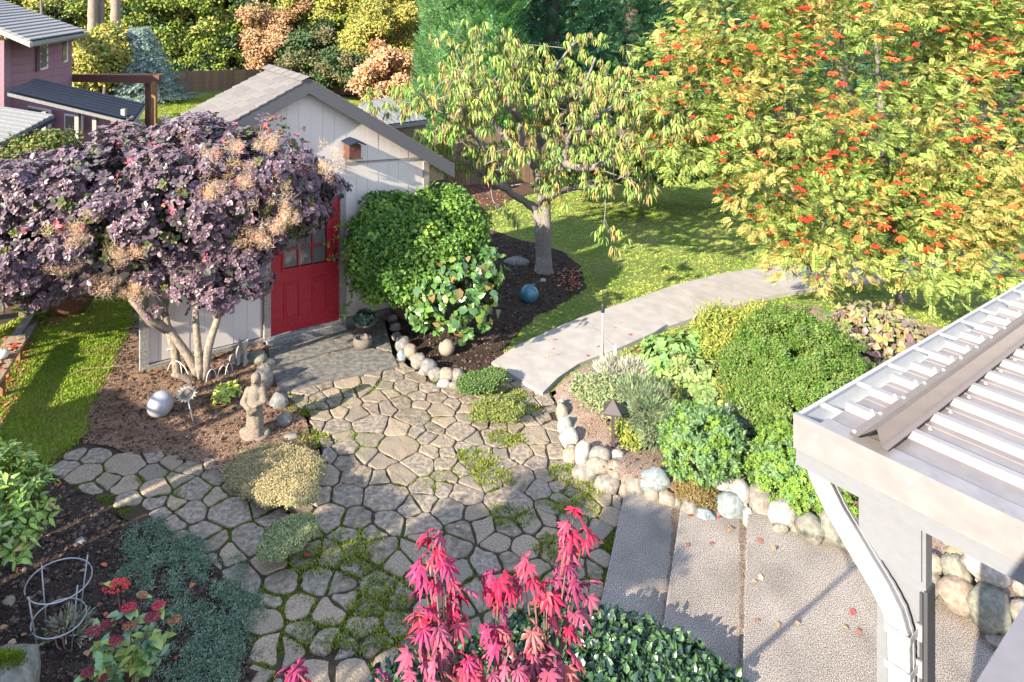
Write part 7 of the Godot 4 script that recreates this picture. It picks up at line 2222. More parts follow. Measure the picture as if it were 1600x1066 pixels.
	var dc := [
		[Vector3(-0.03, 0.06, 0), Vector3(0.02, 0.18, 0.03), 0.062, 0.048], [Vector3(0.02, 0.18, 0.03), Vector3(0.045, 0.225, 0.05), 0.045, 0.038], [Vector3(0.045, 0.25, 0.05), Vector3(0.055, 0.255, 0.065), 0.046, 0.042],
		[Vector3(0.06, 0.24, 0.085), Vector3(0.072, 0.232, 0.115), 0.028, 0.019], [Vector3(0.02, 0.285, 0.045), Vector3(0.005, 0.315, 0.05), 0.016, 0.007], [Vector3(0.08, 0.285, 0.045), Vector3(0.095, 0.312, 0.048), 0.016, 0.007],
		[Vector3(0.0, 0.16, 0.06), Vector3(0.005, 0.02, 0.085), 0.024, 0.018], [Vector3(0.06, 0.15, 0.045), Vector3(0.066, 0.02, 0.075), 0.024, 0.018], [Vector3(0.005, 0.016, 0.085), Vector3(0.012, 0.014, 0.11), 0.018, 0.015], [Vector3(0.066, 0.016, 0.075), Vector3(0.072, 0.014, 0.1), 0.018, 0.015],
		[Vector3(-0.07, 0.055, 0.02), Vector3(-0.04, 0.03, 0.085), 0.042, 0.024], [Vector3(0.03, 0.05, -0.02), Vector3(0.07, 0.028, 0.03), 0.042, 0.024], [Vector3(-0.06, 0.03, -0.05), Vector3(-0.13, 0.018, -0.03), 0.018, 0.010], [Vector3(-0.05, 0.01, 0.03), Vector3(0.05, 0.01, 0.03), 0.04, 0.04],
	]
	for q in dc:
		for k in 2:
			q[k] *= Vector3(1.35, 1.08, 1.3)
			q[2 + k] *= 1.25
	put(dog, "figure", body(dc, 0.0075, 0.012), M.statue_pale)
	# boulders round about
	stone("boulder", Vector3(-3.458, 0.380, -9.508), Vector3(0.17, 0.10, 0.11), 5, "long dark mossy rock right of the stone dog")
	stone("boulder", Vector3(-3.261, 0.359, -9.414), Vector3(0.09, 0.08, 0.08), 2, "rounded rock at the left corner of the door slabs")
	stone("boulder", Vector3(-3.158, 0.347, -8.952), Vector3(0.13, 0.19, 0.12), 2, "upright grey rock just behind the stone figure's head")
	stone("boulder", Vector3(-2.825, 0.311, -8.538), Vector3(0.105, 0.12, 0.09), 7, "egg-shaped grey rock beside the stone figure")
	stone("boulder", Vector3(-2.658, 0.292, -8.212), Vector3(0.085, 0.095, 0.08), 2, "smaller pale rock in front of the egg-shaped one")
	stone("boulder", Vector3(-2.499, 0.275, -7.969), Vector3(0.09, 0.04, 0.06), 2, "flat stone half buried at the edge of the thyme cushion")
	stone("boulder", Vector3(0.104, -0.011, -14.270), Vector3(0.28, 0.10, 0.16), 7, "dark flat boulder left of the cherry trunk")
	stone("boulder", Vector3(0.601, -0.066, -13.498), Vector3(0.06, 0.05, 0.05), 0, "small white rock at the foot of the cherry trunk")
	stone("boulder", Vector3(-3.478, 0.383, -4.783), Vector3(0.26, 0.24, 0.26), 5, "big round grey boulder with moss at the edge of the mulch bed")
	stone("boulder", Vector3(-3.960, 0.436, -5.535), Vector3(0.05, 0.045, 0.05), 4, "small pinkish-white stone on the dark mulch left of the cage")
	stone("boulder", Vector3(-3.807, 0.419, -6.204), Vector3(0.06, 0.03, 0.04), 7, "little flat grey stone lying on the dark mulch")
	var cap := []
	for k in 260:
		var a := rng.randf() * TAU
		var r := 0.12 * sqrt(rng.randf())
		cap.append(Transform3D(Basis(Vector3.UP, rng.randf() * TAU).scaled(Vector3.ONE * rng.randf_range(0.6, 1.1)), Vector3(-3.478, 0.383, -4.783) + Vector3(0.05 + r * cos(a) * 1.1, 0.365 - r * r * 3.0, 0.02 + r * sin(a) * 0.5)))
	tag(scatter(self, "boulder_moss", sprig("tuft", 9, 0.03, 0.022, 0.008, [Color(1, 1, 1), Color(0.75, 0.8, 0.7)]), M.leaf_soft, cap, [Color(0.20, 0.25, 0.02), Color(0.14, 0.2, 0.02)], 0.2), "bright green moss cap on the round grey boulder", "moss", "", "stuff")

	# wire hoops round the purple tree's bed
	at = Vector3(-3.795, 0.417, -8.881)
	o = thing("wire_edging", at, "low bent wire hoops stuck in the soil below the purple tree", "wire edging")
	for q in [[Vector3(-3.854, 0.424, -8.868), Vector3(-3.771, 0.415, -8.979), 0.16], [Vector3(-3.762, 0.414, -8.996), Vector3(-3.677, 0.404, -9.110), 0.15], [Vector3(-3.689, 0.406, -9.059), Vector3(-3.653, 0.402, -9.196), 0.15], [Vector3(-4.564, 0.502, -9.229), Vector3(-4.212, 0.463, -8.979), 0.26], [Vector3(-4.417, 0.486, -9.031), Vector3(-4.058, 0.446, -8.856), 0.2]]:
		b = new_mb(o)
		b.smooth = true
		var pts := []
		for k in 13:
			var t := k / 12.0
			pts.append((q[0] as Vector3).lerp(q[1], 0.5 - 0.5 * cos(t * PI)) + Vector3(0, sin(t * PI) * q[2], 0))
		b.tube(pts, [0.005], 6)
		put(o, "hoop", b.mesh(), M.white_paint)
	var tw := put(self, "twine", (func():
		var w := MB.new()
		w.smooth = true
		w.tube([Vector3(-5.444, 0.629, -8.705), Vector3(-5.394, 0.623, -8.857), Vector3(-5.188, 0.601, -8.917), Vector3(-4.995, 0.580, -9.008), Vector3(-4.869, 0.566, -9.203)], [0.008], 6)
		return w.mesh()).call(), M.bench_wood)
	tag(tw, "pale twine lying across the side lawn to the shed corner", "twine")

	# lamps
	at = Vector3(1.168, 0.071, -8.134)
	o = thing("path_lamp", at, "bronze path lamp with a pyramid hood on a slim post", "garden lamp")
	b = MB.new()
	b.box(Vector3(-0.017, -0.1, -0.017), Vector3(0.017, 0.45, 0.017))
	put(o, "post", b.mesh(), M.lamp_bronze)
	b = MB.new()
	b.frame(Transform3D(Basis(Vector3.UP, 0.55), Vector3(0, 0.44, 0)))
	var r := 0.15
	for k in 4:
		var p := Vector3(r, 0, 0).rotated(Vector3.UP, TAU * k / 4)
		var q := Vector3(r, 0, 0).rotated(Vector3.UP, TAU * (k + 1) / 4)
		b.tri(p, q, Vector3(0, 0.13, 0))
		b.quad(p + Vector3(0, -0.02, 0), q + Vector3(0, -0.02, 0), q, p)
		b.tri(q + Vector3(0, -0.02, 0), p + Vector3(0, -0.02, 0), Vector3(0, -0.01, 0))
	put(o, "hood", b.mesh(), M.lamp_bronze)
	b = MB.new()
	b.frame(Transform3D(Basis.IDENTITY, Vector3(0, 0.385, 0)))
	b.lathe([Vector2(0.02, 0.0), Vector2(0.032, 0.01), Vector2(0.032, 0.045)], 12)
	put(o, "lens", b.mesh(), M.sill)
	at = Vector3(1.335, -0.147, -10.343)
	o = thing("slim_pole", at, "slim silver pole with a black cap standing by the concrete path", "pole")
	b = MB.new()
	b.smooth = true
	b.tube([Vector3(0, -0.05, 0), Vector3(0, 0.86, 0)], [0.016], 12)
	put(o, "pole", b.mesh(), M.downspout_paint)
	b = MB.new()
	b.smooth = true
	b.lathe([Vector2(0.018, 0.84), Vector2(0.026, 0.85), Vector2(0.026, 0.95), Vector2(0.02, 0.97), Vector2(0.0, 0.975)], 14)
	put(o, "cap", b.mesh(), M.black_plastic)

	# pots by the door
	at = Vector3(-2.158, 0.237, -10.188)
	o = thing("stone_bowl", at, "small round stone bowl in front of the planted pot by the door", "pot")
	b = MB.new()
	b.smooth = true
	b.lathe([Vector2(0.0, 0.0), Vector2(0.08, 0.0), Vector2(0.135, 0.07), Vector2(0.14, 0.13), Vector2(0.115, 0.175), Vector2(0.10, 0.17), Vector2(0.11, 0.14), Vector2(0.0, 0.12)], 24)
	put(o, "bowl", b.mesh(), M.pot_stone)
	at = Vector3(-2.204, 0.242, -10.539)
	o = thing("planted_pot", at, "dark pot with a dusky green rosette plant beside the door slabs", "plant pot")
	b = MB.new()
	b.smooth = true
	b.lathe([Vector2(0.0, 0.0), Vector2(0.10, 0.0), Vector2(0.14, 0.2), Vector2(0.15, 0.2), Vector2(0.15, 0.23), Vector2(0.125, 0.23), Vector2(0.12, 0.2), Vector2(0.0, 0.2)], 24)
	put(o, "pot", b.mesh(), M.pot_stone)
	var succ := sprig("rosette", 10, 0.04, 0.07, 0.045, [Color(0.07, 0.13, 0.08), Color(0.10, 0.16, 0.10), Color(0.09, 0.08, 0.09)])
	scatter(o, "foliage", succ, M.leaf, leaves_at(on_lobes([[at + Vector3(0, 0.28, 0), Vector3(0.14, 0.10, 0.14)]], 46, 0.4, 0.6), 0.8, 1.1), [Color(1, 1, 1), Color(0.8, 0.8, 0.85)])
	at = Vector3(-1.667, 0.183, -11.458)
	o = thing("tan_planter", at, "wide tan planter mostly hidden behind the leafy shrubs", "plant pot")
	b = MB.new()
	b.smooth = true
	b.lathe([Vector2(0.0, 0.0), Vector2(0.26, 0.0), Vector2(0.36, 0.30), Vector2(0.38, 0.31), Vector2(0.38, 0.36), Vector2(0.34, 0.36), Vector2(0.33, 0.31), Vector2(0.0, 0.30)], 32)
	put(o, "pot", b.mesh(), M.board_0)

	# oval terracotta planter on the side lawn
	at = Vector3(-6.527, 0.718, -10.256)
	o = thing("terracotta_planter", at, "long boat-shaped terracotta planter under the purple tree", "planter")
	b = MB.new()
	b.smooth = true
	b.frame(Transform3D(Basis(Vector3.UP, 0.25), Vector3(0, 0, 0)))
	b.lathe([Vector2(0.0, -0.02), Vector2(0.27, 0.0), Vector2(0.36, 0.12), Vector2(0.40, 0.27), Vector2(0.43, 0.28), Vector2(0.43, 0.32), Vector2(0.385, 0.32), Vector2(0.37, 0.27), Vector2(0.0, 0.26)], 40, 0.55)
	put(o, "trough", b.mesh(), M.terracotta)
	scatter(o, "foliage", sprig("clump", 8, 0.04, 0.05, 0.03, [Color(0.14, 0.2, 0.04), Color(0.2, 0.12, 0.06)]), M.leaf, leaves_at(on_lobes([[at + Vector3(-0.05, 0.30, 0), Vector3(0.24, 0.06, 0.12)]], 60, 0.5, 0.5), 0.7, 1.1), [Color(1, 1, 1)])
	at = Vector3(-7.095, 0.780, -10.750)
	o = thing("dark_pot", at, "tall dark pot standing behind the terracotta planter", "plant pot")
	b = MB.new()
	b.smooth = true
	b.lathe([Vector2(0.0, 0.0), Vector2(0.13, 0.0), Vector2(0.2, 0.3), Vector2(0.21, 0.42), Vector2(0.18, 0.42), Vector2(0.17, 0.38), Vector2(0.0, 0.38)], 28)
	put(o, "pot", b.mesh(), M.pot_stone)
	# lumber by the fence
	for k in 2:
		at = Vector3(-6.781, 0.746, -9.815)
		var lum := thing("plank", at, ["upper of two grey planks lying against the fence foot", "lower of two grey planks lying against the fence foot"][k], "plank")
		b = new_mb(lum)
		var e: Vector3 = [Vector3(-6.787, 0.847, -9.955), Vector3(-6.710, 0.798, -9.921)][k]
		var f: Vector3 = [Vector3(-6.509, 0.816, -9.133), Vector3(-6.379, 0.762, -9.090)][k]
		b.bar(e, f, 0.11, 0.04)
		put(lum, "board", b.mesh(), M.old_board)

	# the plank bench
	at = Vector3(-6.008, 0.661, -8.419)
	o = thing("plank_bench", at, "simple plank bench strewn with dry leaves beside the side lawn", "bench")
	b = new_mb(o)
	b.slab([Vector3(-6.375, 1.001, -8.910), Vector3(-6.237, 0.986, -9.015), Vector3(-6.132, 0.975, -8.863), Vector3(-5.817, 0.940, -8.028), Vector3(-5.454, 0.900, -6.896), Vector3(-5.753, 0.933, -6.842)], 0.045)
	put(o, "seat", b.mesh(), M.bench_wood)
	for q in [Vector3(-6.226, 0.685, -8.895), Vector3(-5.894, 0.648, -8.134), Vector3(-6.441, 0.708, -8.946)]:
		b = new_mb(o)
		var p: Vector3 = q
		b.box(p + Vector3(-0.025, -0.05, -0.025), p + Vector3(0.025, 0.27, 0.025))
		put(o, "leg", b.mesh(), M.post_wood)
	at = Vector3(-6.082, 0.979, -8.395)
	o = thing("gourd", at, "pale cream gourd sitting on the plank bench", "gourd")
	b = MB.new()
	b.smooth = true
	for k in 1:
		b.lathe([Vector2(0.0, 0.0), Vector2(0.05, 0.005), Vector2(0.075, 0.04), Vector2(0.07, 0.08), Vector2(0.03, 0.105), Vector2(0.0, 0.1)], 20)
	put(o, "fruit", b.mesh(), M.white_paint)
	b = MB.new()
	b.tube([Vector3(0, 0.095, 0), Vector3(0.005, 0.13, 0.0)], [0.009, 0.006], 6)
	put(o, "stalk", b.mesh(), M.twig)
	# fallen leaves
	var dry := sprig("rosette", 1, 0.0, 0.075, 0.05, [Color(1, 1, 1)])
	var lay := []
	for q in [[[Vector3(0.610, -0.057, -9.582), Vector3(0.966, -0.096, -10.117), Vector3(1.609, -0.167, -10.729), Vector3(2.558, -0.271, -11.723), Vector3(3.625, -0.389, -12.657), Vector3(4.942, -0.534, -13.590), Vector3(4.825, -0.521, -13.268), Vector3(3.537, -0.379, -12.350), Vector3(2.495, -0.264, -11.436), Vector3(1.623, -0.168, -10.499), Vector3(0.986, -0.098, -9.859), Vector3(0.640, -0.060, -9.382)], 80], [[Vector3(-6.300, 0.993, -8.772), Vector3(-6.236, 0.986, -8.908), Vector3(-6.089, 0.970, -8.654), Vector3(-5.940, 0.953, -8.219), Vector3(-5.962, 0.956, -7.998), Vector3(-6.246, 0.987, -8.378)], 70], [[Vector3(-7.235, 0.816, -10.472), Vector3(-6.818, 0.770, -10.134), Vector3(-6.445, 0.729, -10.274), Vector3(-6.236, 0.706, -10.553), Vector3(-6.327, 0.716, -9.943), Vector3(-6.503, 0.735, -9.602), Vector3(-6.191, 0.701, -8.961), Vector3(-5.614, 0.638, -7.917), Vector3(-5.408, 0.615, -7.255), Vector3(-6.215, 0.704, -8.338), Vector3(-6.469, 0.732, -9.241)], 420], [[Vector3(0.905, -0.070, -14.216), Vector3(1.378, -0.122, -14.431), Vector3(1.397, -0.124, -13.363), Vector3(1.061, -0.087, -12.967), Vector3(0.826, -0.061, -13.357)], 130], [[Vector3(-3.226, 0.395, -7.394), Vector3(0.859, -0.054, -9.450), Vector3(1.091, -0.080, -7.497), Vector3(0.522, -0.017, -5.744), Vector3(-1.882, 0.247, -5.447), Vector3(-2.398, 0.304, -6.281)], 16], [[Vector3(-4.400, 0.514, -6.817), Vector3(-3.184, 0.380, -6.255), Vector3(-2.558, 0.311, -5.986), Vector3(-2.050, 0.255, -5.124), Vector3(-3.678, 0.435, -4.935), Vector3(-4.618, 0.538, -6.195)], 30], [[Vector3(-1.506, 0.186, -17.438), Vector3(-1.458, 0.180, -20.043), Vector3(0.000, 0.020, -21.087), Vector3(-0.170, 0.039, -18.683)], 260], [[Vector3(1.752, 0.037, -7.140), Vector3(2.336, -0.027, -7.139), Vector3(2.056, 0.004, -6.370), Vector3(1.445, 0.071, -6.358)], 7], [[Vector3(0.438, 0.017, -9.641), Vector3(0.934, -0.038, -10.276), Vector3(2.107, -0.167, -11.587), Vector3(2.059, -0.161, -12.582), Vector3(0.499, 0.010, -10.978)], 9], [[Vector3(2.350, 0.092, -6.802), Vector3(3.188, -0.001, -6.376), Vector3(2.841, 0.037, -5.682), Vector3(1.924, 0.138, -5.569)], 10]]:
		for p in inside(q[0], q[1]):
			var y: float = q[0][0].y + SLOPE * q[0][0].x
			lay.append(Transform3D(facing((Vector3.UP + ball() * 0.35).normalized()).scaled(Vector3.ONE * rng.randf_range(0.55, 1.1)), Vector3(p.x, level(p.x, y + 0.012), p.y)))
	tag(scatter(self, "fallen_leaves", dry, M.leaf_soft, lay, [Color(0.36, 0.10, 0.05), Color(0.36, 0.21, 0.11), Color(0.40, 0.06, 0.05), Color(0.30, 0.19, 0.11), Color(0.34, 0.24, 0.14)], 0.25), "red and brown leaves fallen on bench, beds and flagstones", "fallen leaves", "", "stuff")

	# wire plant cage in the dark mulch
	at = Vector3(-3.375, 0.371, -5.244)
	o = thing("plant_cage", at, "conical wire plant support standing in the dark mulch", "plant support")
	for q in [[0.212, 0.50], [0.175, 0.22]]:
		b = MB.new()
		b.smooth = true
		var pts := []
		for k in 33:
			pts.append(Vector3(q[0] * cos(TAU * k / 32.0), q[1] - SLOPE * q[0] * cos(TAU * k / 32.0), q[0] * sin(TAU * k / 32.0)))
		b.tube(pts, [0.0055], 6, false)
		put(o, "ring", b.mesh(), M.wire)
	for k in 4:
		b = MB.new()
		b.smooth = true
		var a := TAU * k / 4.0 + 0.45
		var d := Vector3(cos(a), 0, sin(a))
		b.tube([d * 0.13 + Vector3(0, -0.08, 0), d * 0.217 + Vector3(0, 0.54, 0)], [0.0055], 6)
		put(o, "leg", b.mesh(), M.wire)
	plant("grey_tuft", Vector3(-3.312, 0.364, -5.220), "sparse grey-green tuft growing inside the wire cage", "plant", [[Vector3(-3.373, 0.450, -5.300), Vector3(0.140, 0.120, 0.120)]], [sprig("tuft", 14, 0.03, 0.12, 0.01, [Color(0.19, 0.22, 0.15), Color(0.14, 0.18, 0.11), Color(0.26, 0.25, 0.19)])], 40, 0.6, 1.1, "leaf_soft", 0, 0.1, 0.6, 0.7, -0.5)


# ---------------------------------------------------------------- nearest the viewpoint

func make_foreground() -> void:
	# sedum with flat red flower heads
	var at := Vector3(-2.708, 0.298, -5.007)
	var o := thing("stonecrop", at, "stonecrop plant with flat crimson flower heads and fleshy leaves", "flower")
	var fleshy := []
	for c in [Color(0.13, 0.23, 0.09), Color(0.10, 0.20, 0.11), Color(0.26, 0.32, 0.07), Color(0.18, 0.28, 0.08)]:
		var b := MB.new()
		b.smooth = true
		b.col = c
		b.leaf(Vector3.ZERO, Vector3(1, 0.2, 0).normalized(), Vector3.UP, 0.085, 0.055, 0.15, 0.1)
		fleshy.append(b.mesh())
	var i := 0
	for q in [[Vector3(-2.669, 1.235, -4.750), 0.085, 0], [Vector3(-2.614, 1.037, -4.800), 0.05, 1], [Vector3(-2.807, 0.933, -4.750), 0.062, 2], [Vector3(-2.740, 0.933, -4.800), 0.045, 2], [Vector3(-2.413, 1.051, -4.800), 0.045, 1], [Vector3(-2.427, 1.019, -4.750), 0.055, 2], [Vector3(-2.649, 0.900, -4.700), 0.05, 2], [Vector3(-2.578, 0.955, -4.750), 0.05, 3], [Vector3(-2.575, 1.037, -4.900), 0.032, 3], [Vector3(-2.352, 0.868, -4.900), 0.045, 3], [Vector3(-2.777, 0.780, -4.600), 0.04, 2], [Vector3(-2.676, 0.743, -4.600), 0.03, 2]]:
		var head: Vector3 = q[0] - at
		var b := MB.new()
		var foot := Vector3(rng.randf_range(-0.1, 0.1), -0.02, rng.randf_range(-0.08, 0.08))
		var st := limb(b, [foot, foot.lerp(head, 0.5) + Vector3(0, -0.02, 0), head], 0.006, 0.004, 6, 0.02)
		put(o, "stem", b.mesh(), M.twig)
		b = MB.new()
		b.smooth = true
		var r: float = q[1]
		for k in int(60 + 900 * r):
			var a := rng.randf() * TAU
			var s := sqrt(rng.randf())
			b.frame(Transform3D(Basis.IDENTITY, head + Vector3(s * cos(a) * r, 0.02 - 0.3 * r * s * s + rng.randf_range(-0.005, 0.005), s * sin(a) * r * 0.8)))
			b.col = vary([Color(0.46, 0.055, 0.05), Color(0.36, 0.05, 0.07), Color(0.22, 0.05, 0.06), Color(0.30, 0.14, 0.08)][q[2]], 0.3)
			b.rock(Vector3.ONE * 0.0065, N, Vector3(k, i, 0), 0.2, 3, 5)
		put(o, "flower_head", b.mesh(), M.leaf_soft)
		for k in range(1, st.size()):
			for j in 3:
				var d := (ball() * Vector3(1, 0.4, 1)).normalized()
				put(o, "leaf", fleshy[rng.randi() % 4], M.leaf_shiny, Transform3D(Basis(d, Vector3.UP, d.cross(Vector3.UP)).orthonormalized().scaled(Vector3.ONE * rng.randf_range(0.6, 1.15)), st[k] + Vector3(0, -0.01, 0)))
		i += 1
	for q in [Vector3(-2.553, 0.780, -4.800), Vector3(-2.465, 0.824, -4.800), Vector3(-2.483, 0.773, -4.750), Vector3(-2.400, 0.802, -4.800), Vector3(-2.585, 0.785, -4.700), Vector3(-2.692, 0.806, -4.700), Vector3(-2.735, 0.861, -4.700), Vector3(-2.444, 0.736, -4.800), Vector3(-2.600, 0.767, -4.650), Vector3(-2.478, 0.742, -4.700), Vector3(-2.697, 0.855, -4.600)]:
		for j in 7:
			var d := (ball() * Vector3(1, 0.4, 1)).normalized()
			put(o, "leaf", fleshy[rng.randi() % 4], M.leaf_shiny, Transform3D(Basis(d, Vector3.UP, d.cross(Vector3.UP)).orthonormalized().scaled(Vector3.ONE * rng.randf_range(0.7, 1.3)), q - at + ball() * 0.03))

	# ivy over a low stone bank at the foot of the house
	at = Vector3(0.734, -0.081, -5.043)
	var il := [[Vector3(0.754, 0.227, -5.350), Vector3(0.440, 0.130, 0.300)], [Vector3(1.158, 0.221, -5.200), Vector3(0.360, 0.110, 0.280)], [Vector3(0.319, 0.230, -5.400), Vector3(0.420, 0.130, 0.300)], [Vector3(-0.093, 0.269, -5.100), Vector3(0.440, 0.140, 0.300)], [Vector3(0.918, 0.224, -5.050), Vector3(0.520, 0.130, 0.300)], [Vector3(0.455, 0.227, -5.000), Vector3(0.520, 0.140, 0.300)], [Vector3(-0.450, 0.298, -4.950), Vector3(0.420, 0.140, 0.300)], [Vector3(1.382, 0.195, -5.100), Vector3(0.250, 0.090, 0.200)], [Vector3(-0.713, 0.280, -4.900), Vector3(0.320, 0.120, 0.300)]]
	var cols := [Color(0.03, 0.068, 0.032), Color(0.04, 0.092, 0.036), Color(0.028, 0.062, 0.045), Color(0.075, 0.14, 0.038), Color(0.037, 0.08, 0.048)]
	var im := sprig("clump", 9, 0.06, 0.06, 0.052, cols)
	o = plant("ivy", at, "dark green ivy bank spilling towards the concrete steps", "ivy", il, [im], 2400, 0.8, 1.2, "leaf_shiny", 0, 0.1, 0.5, 0.4, -0.4)
	big_leaves(o, il, 260, 0.066, 0.058, cols + [Color(0.15, 0.21, 0.04)], "leaf_shiny", 0.8, 0.25, 0.1, -0.1)

	# red maple reaching up from below
	at = Vector3(-0.117, 0.013, -4.272)
	o = thing("red_maple", at, "young maple with vivid pink-red star-shaped leaves in front of the flagstones", "tree")
	var meshes := []
	for c in [Color(0.48, 0.026, 0.075), Color(0.36, 0.035, 0.11), Color(0.46, 0.055, 0.10), Color(0.30, 0.07, 0.12), Color(0.38, 0.11, 0.11), Color(0.20, 0.035, 0.085)]:
		for shape in 2:
			var b := MB.new()
			b.smooth = false
			for l in [[0.0, 1.0], [0.62, 0.92], [-0.62, 0.92], [1.2, 0.74], [-1.2, 0.74], [1.85, 0.45], [-1.85, 0.45]]:
				b.col = vary(c, 0.12)
				var a: float = l[0] * (0.92 + 0.12 * shape) + rng.randf_range(-0.06, 0.06)
				var n: float = l[1] * 0.068 * rng.randf_range(0.9, 1.1)
				var d := Vector3(cos(a), 0, sin(a))
				var s := Vector3(-sin(a), 0, cos(a))
				var m1 := d * n * 0.42 + Vector3(0, 0.004, 0)
				var dip := 0.15 + 0.15 * shape
				var w := 0.080 * n + 0.003
				var ml := d * n * 0.45 + s * w + Vector3(0, -0.003, 0)
				var mr := d * n * 0.45 - s * w + Vector3(0, -0.003, 0)
				var nl := d * n * 0.75 + s * w * 0.55 + Vector3(0, -0.05 * n - 0.003, 0)
				var nr := d * n * 0.75 - s * w * 0.55 + Vector3(0, -0.05 * n - 0.003, 0)
				var m2 := d * n * 0.74 + Vector3(0, -0.04 * n + 0.001, 0)
				var tip := d * n + Vector3(0, -dip * n, 0)
				b.tri(Vector3.ZERO, ml, m1)
				b.tri(Vector3.ZERO, m1, mr)
				b.quad(ml, nl, m2, m1)
				b.quad(m1, m2, nr, mr)
				b.tri(nl, tip, m2)
				b.tri(m2, tip, nr)
			meshes.append(b.mesh())
	var tops := []
	var list := [[Vector3(-0.248, 3.440, -2.200), Vector3(9.000, 0.000, 0.000)], [Vector3(-0.268, 3.398, -2.200), Vector3(5.000, 1.000, 0.000)], [Vector3(-0.220, 3.376, -2.200), Vector3(4.000, 1.000, 0.000)], [Vector3(-0.256, 3.360, -2.180), Vector3(4.000, 1.000, 0.000)], [Vector3(-0.208, 3.320, -2.200), Vector3(4.000, 3.000, 0.000)], [Vector3(-0.260, 3.317, -2.150), Vector3(7.000, 0.000, 0.000)], [Vector3(-0.250, 3.286, -2.150), Vector3(5.000, 0.000, 0.000)], [Vector3(-0.178, 3.240, -2.200), Vector3(8.000, 0.000, 0.000)], [Vector3(-0.156, 3.250, -2.200), Vector3(4.000, 3.000, 0.000)], [Vector3(-0.277, 3.294, -2.100), Vector3(6.000, 1.000, 0.000)], [Vector3(-0.235, 3.258, -2.100), Vector3(6.000, 3.000, 0.000)], [Vector3(-0.190, 3.204, -2.150), Vector3(8.000, 2.000, 0.000)], [Vector3(-0.290, 3.199, -2.100), Vector3(4.000, 3.000, 0.000)], [Vector3(-0.227, 3.187, -2.100), Vector3(6.000, 3.000, 0.000)], [Vector3(-0.046, 3.247, -2.300), Vector3(11.000, 0.000, 0.000)], [Vector3(-0.059, 3.208, -2.300), Vector3(6.000, 0.000, 0.000)], [Vector3(-0.021, 3.197, -2.300), Vector3(5.000, 1.000, 0.000)], [Vector3(0.212, 3.336, -2.450), Vector3(10.000, 0.000, 0.000)], [Vector3(0.183, 3.278, -2.450), Vector3(5.000, 3.000, 0.000)], [Vector3(0.245, 3.260, -2.450), Vector3(5.000, 0.000, 0.000)], [Vector3(0.185, 3.229, -2.450), Vector3(4.000, 3.000, 0.000)], [Vector3(0.068, 3.254, -2.350), Vector3(4.000, 2.000, 0.000)], [Vector3(0.043, 3.211, -2.350), Vector3(5.000, 3.000, 0.000)], [Vector3(0.128, 3.194, -2.350), Vector3(9.000, 0.000, 0.000)], [Vector3(0.117, 3.156, -2.350), Vector3(5.000, 2.000, 0.000)], [Vector3(0.177, 3.195, -2.400), Vector3(4.000, 5.000, 0.000)], [Vector3(0.223, 3.180, -2.400), Vector3(4.000, 5.000, 0.000)], [Vector3(0.262, 3.149, -2.400), Vector3(4.000, 3.000, 0.000)], [Vector3(0.205, 3.126, -2.350), Vector3(5.000, 3.000, 0.000)], [Vector3(0.105, 3.145, -2.300), Vector3(6.000, 2.000, 0.000)], [Vector3(0.176, 3.093, -2.300), Vector3(5.000, 4.000, 0.000)], [Vector3(-0.048, 3.212, -2.200), Vector3(5.000, 4.000, 0.000)], [Vector3(-0.063, 3.196, -2.150), Vector3(5.000, 4.000, 0.000)], [Vector3(-0.029, 3.149, -2.150), Vector3(6.000, 4.000, 0.000)], [Vector3(0.056, 3.154, -2.200), Vector3(6.000, 4.000, 0.000)], [Vector3(0.066, 3.100, -2.200), Vector3(7.000, 3.000, 0.000)], [Vector3(0.039, 3.102, -2.150), Vector3(8.000, 3.000, 0.000)], [Vector3(-0.205, 3.184, -2.050), Vector3(8.000, 3.000, 0.000)], [Vector3(-0.149, 3.160, -2.100), Vector3(8.000, 2.000, 0.000)], [Vector3(-0.122, 3.137, -2.100), Vector3(8.000, 2.000, 0.000)], [Vector3(0.092, 3.084, -2.200), Vector3(6.000, 3.000, 0.000)], [Vector3(0.168, 3.060, -2.200), Vector3(7.000, 4.000, 0.000)], [Vector3(0.109, 3.091, -2.150), Vector3(8.000, 3.000, 0.000)], [Vector3(0.000, 3.124, -2.100), Vector3(8.000, 3.000, 0.000)], [Vector3(-0.076, 3.124, -2.100), Vector3(6.000, 3.000, 0.000)], [Vector3(-0.721, 2.963, -2.300), Vector3(6.000, 5.000, 0.000)], [Vector3(-0.698, 2.936, -2.300), Vector3(4.000, 0.000, 0.000)], [Vector3(-0.396, 3.020, -2.200), Vector3(5.000, 5.000, 0.000)], [Vector3(-0.420, 3.008, -2.200), Vector3(4.000, 5.000, 0.000)], [Vector3(-0.280, 3.171, -2.050), Vector3(6.000, 3.000, 0.000)]]
	for q in list:
		var c: Vector3 = q[0]
		tops.append(c)
		var k: int = int(ceilf(q[1].x * 0.55))
		for j in k:
			var a := rng.randf() * TAU
			var out := Vector3(cos(a), 0, sin(a))
			var d := (out * 0.7 + Vector3.DOWN * rng.randf_range(0.4, 1.1)).normalized()
			var nrm := (out * 0.75 + Vector3.UP * 0.7 + ball() * 0.35)
			var z := d.cross(nrm).normalized()
			var p := c + out * 0.02 + Vector3(0, rng.randf_range(-0.03, 0.035), 0)
			var tone := int(q[1].y) if rng.randf() < 0.7 else rng.randi() % 6
			put(o, "leaf", meshes[tone * 2 + rng.randi() % 2], M.leaf_maple, Transform3D(Basis(d, z.cross(d), z).scaled(Vector3.ONE * rng.randf_range(0.65, 1.1)), p - at))
	var b := new_mb(o)
	var hub: Vector3 = at.lerp(Vector3(-0.057, 3.000, -2.100), 0.85)
	limb(b, [at + Vector3(0, -0.1, 0), at.lerp(hub, 0.5) + Vector3(0.06, 0, 0.05), hub], 0.035, 0.018, 8, 0.02)
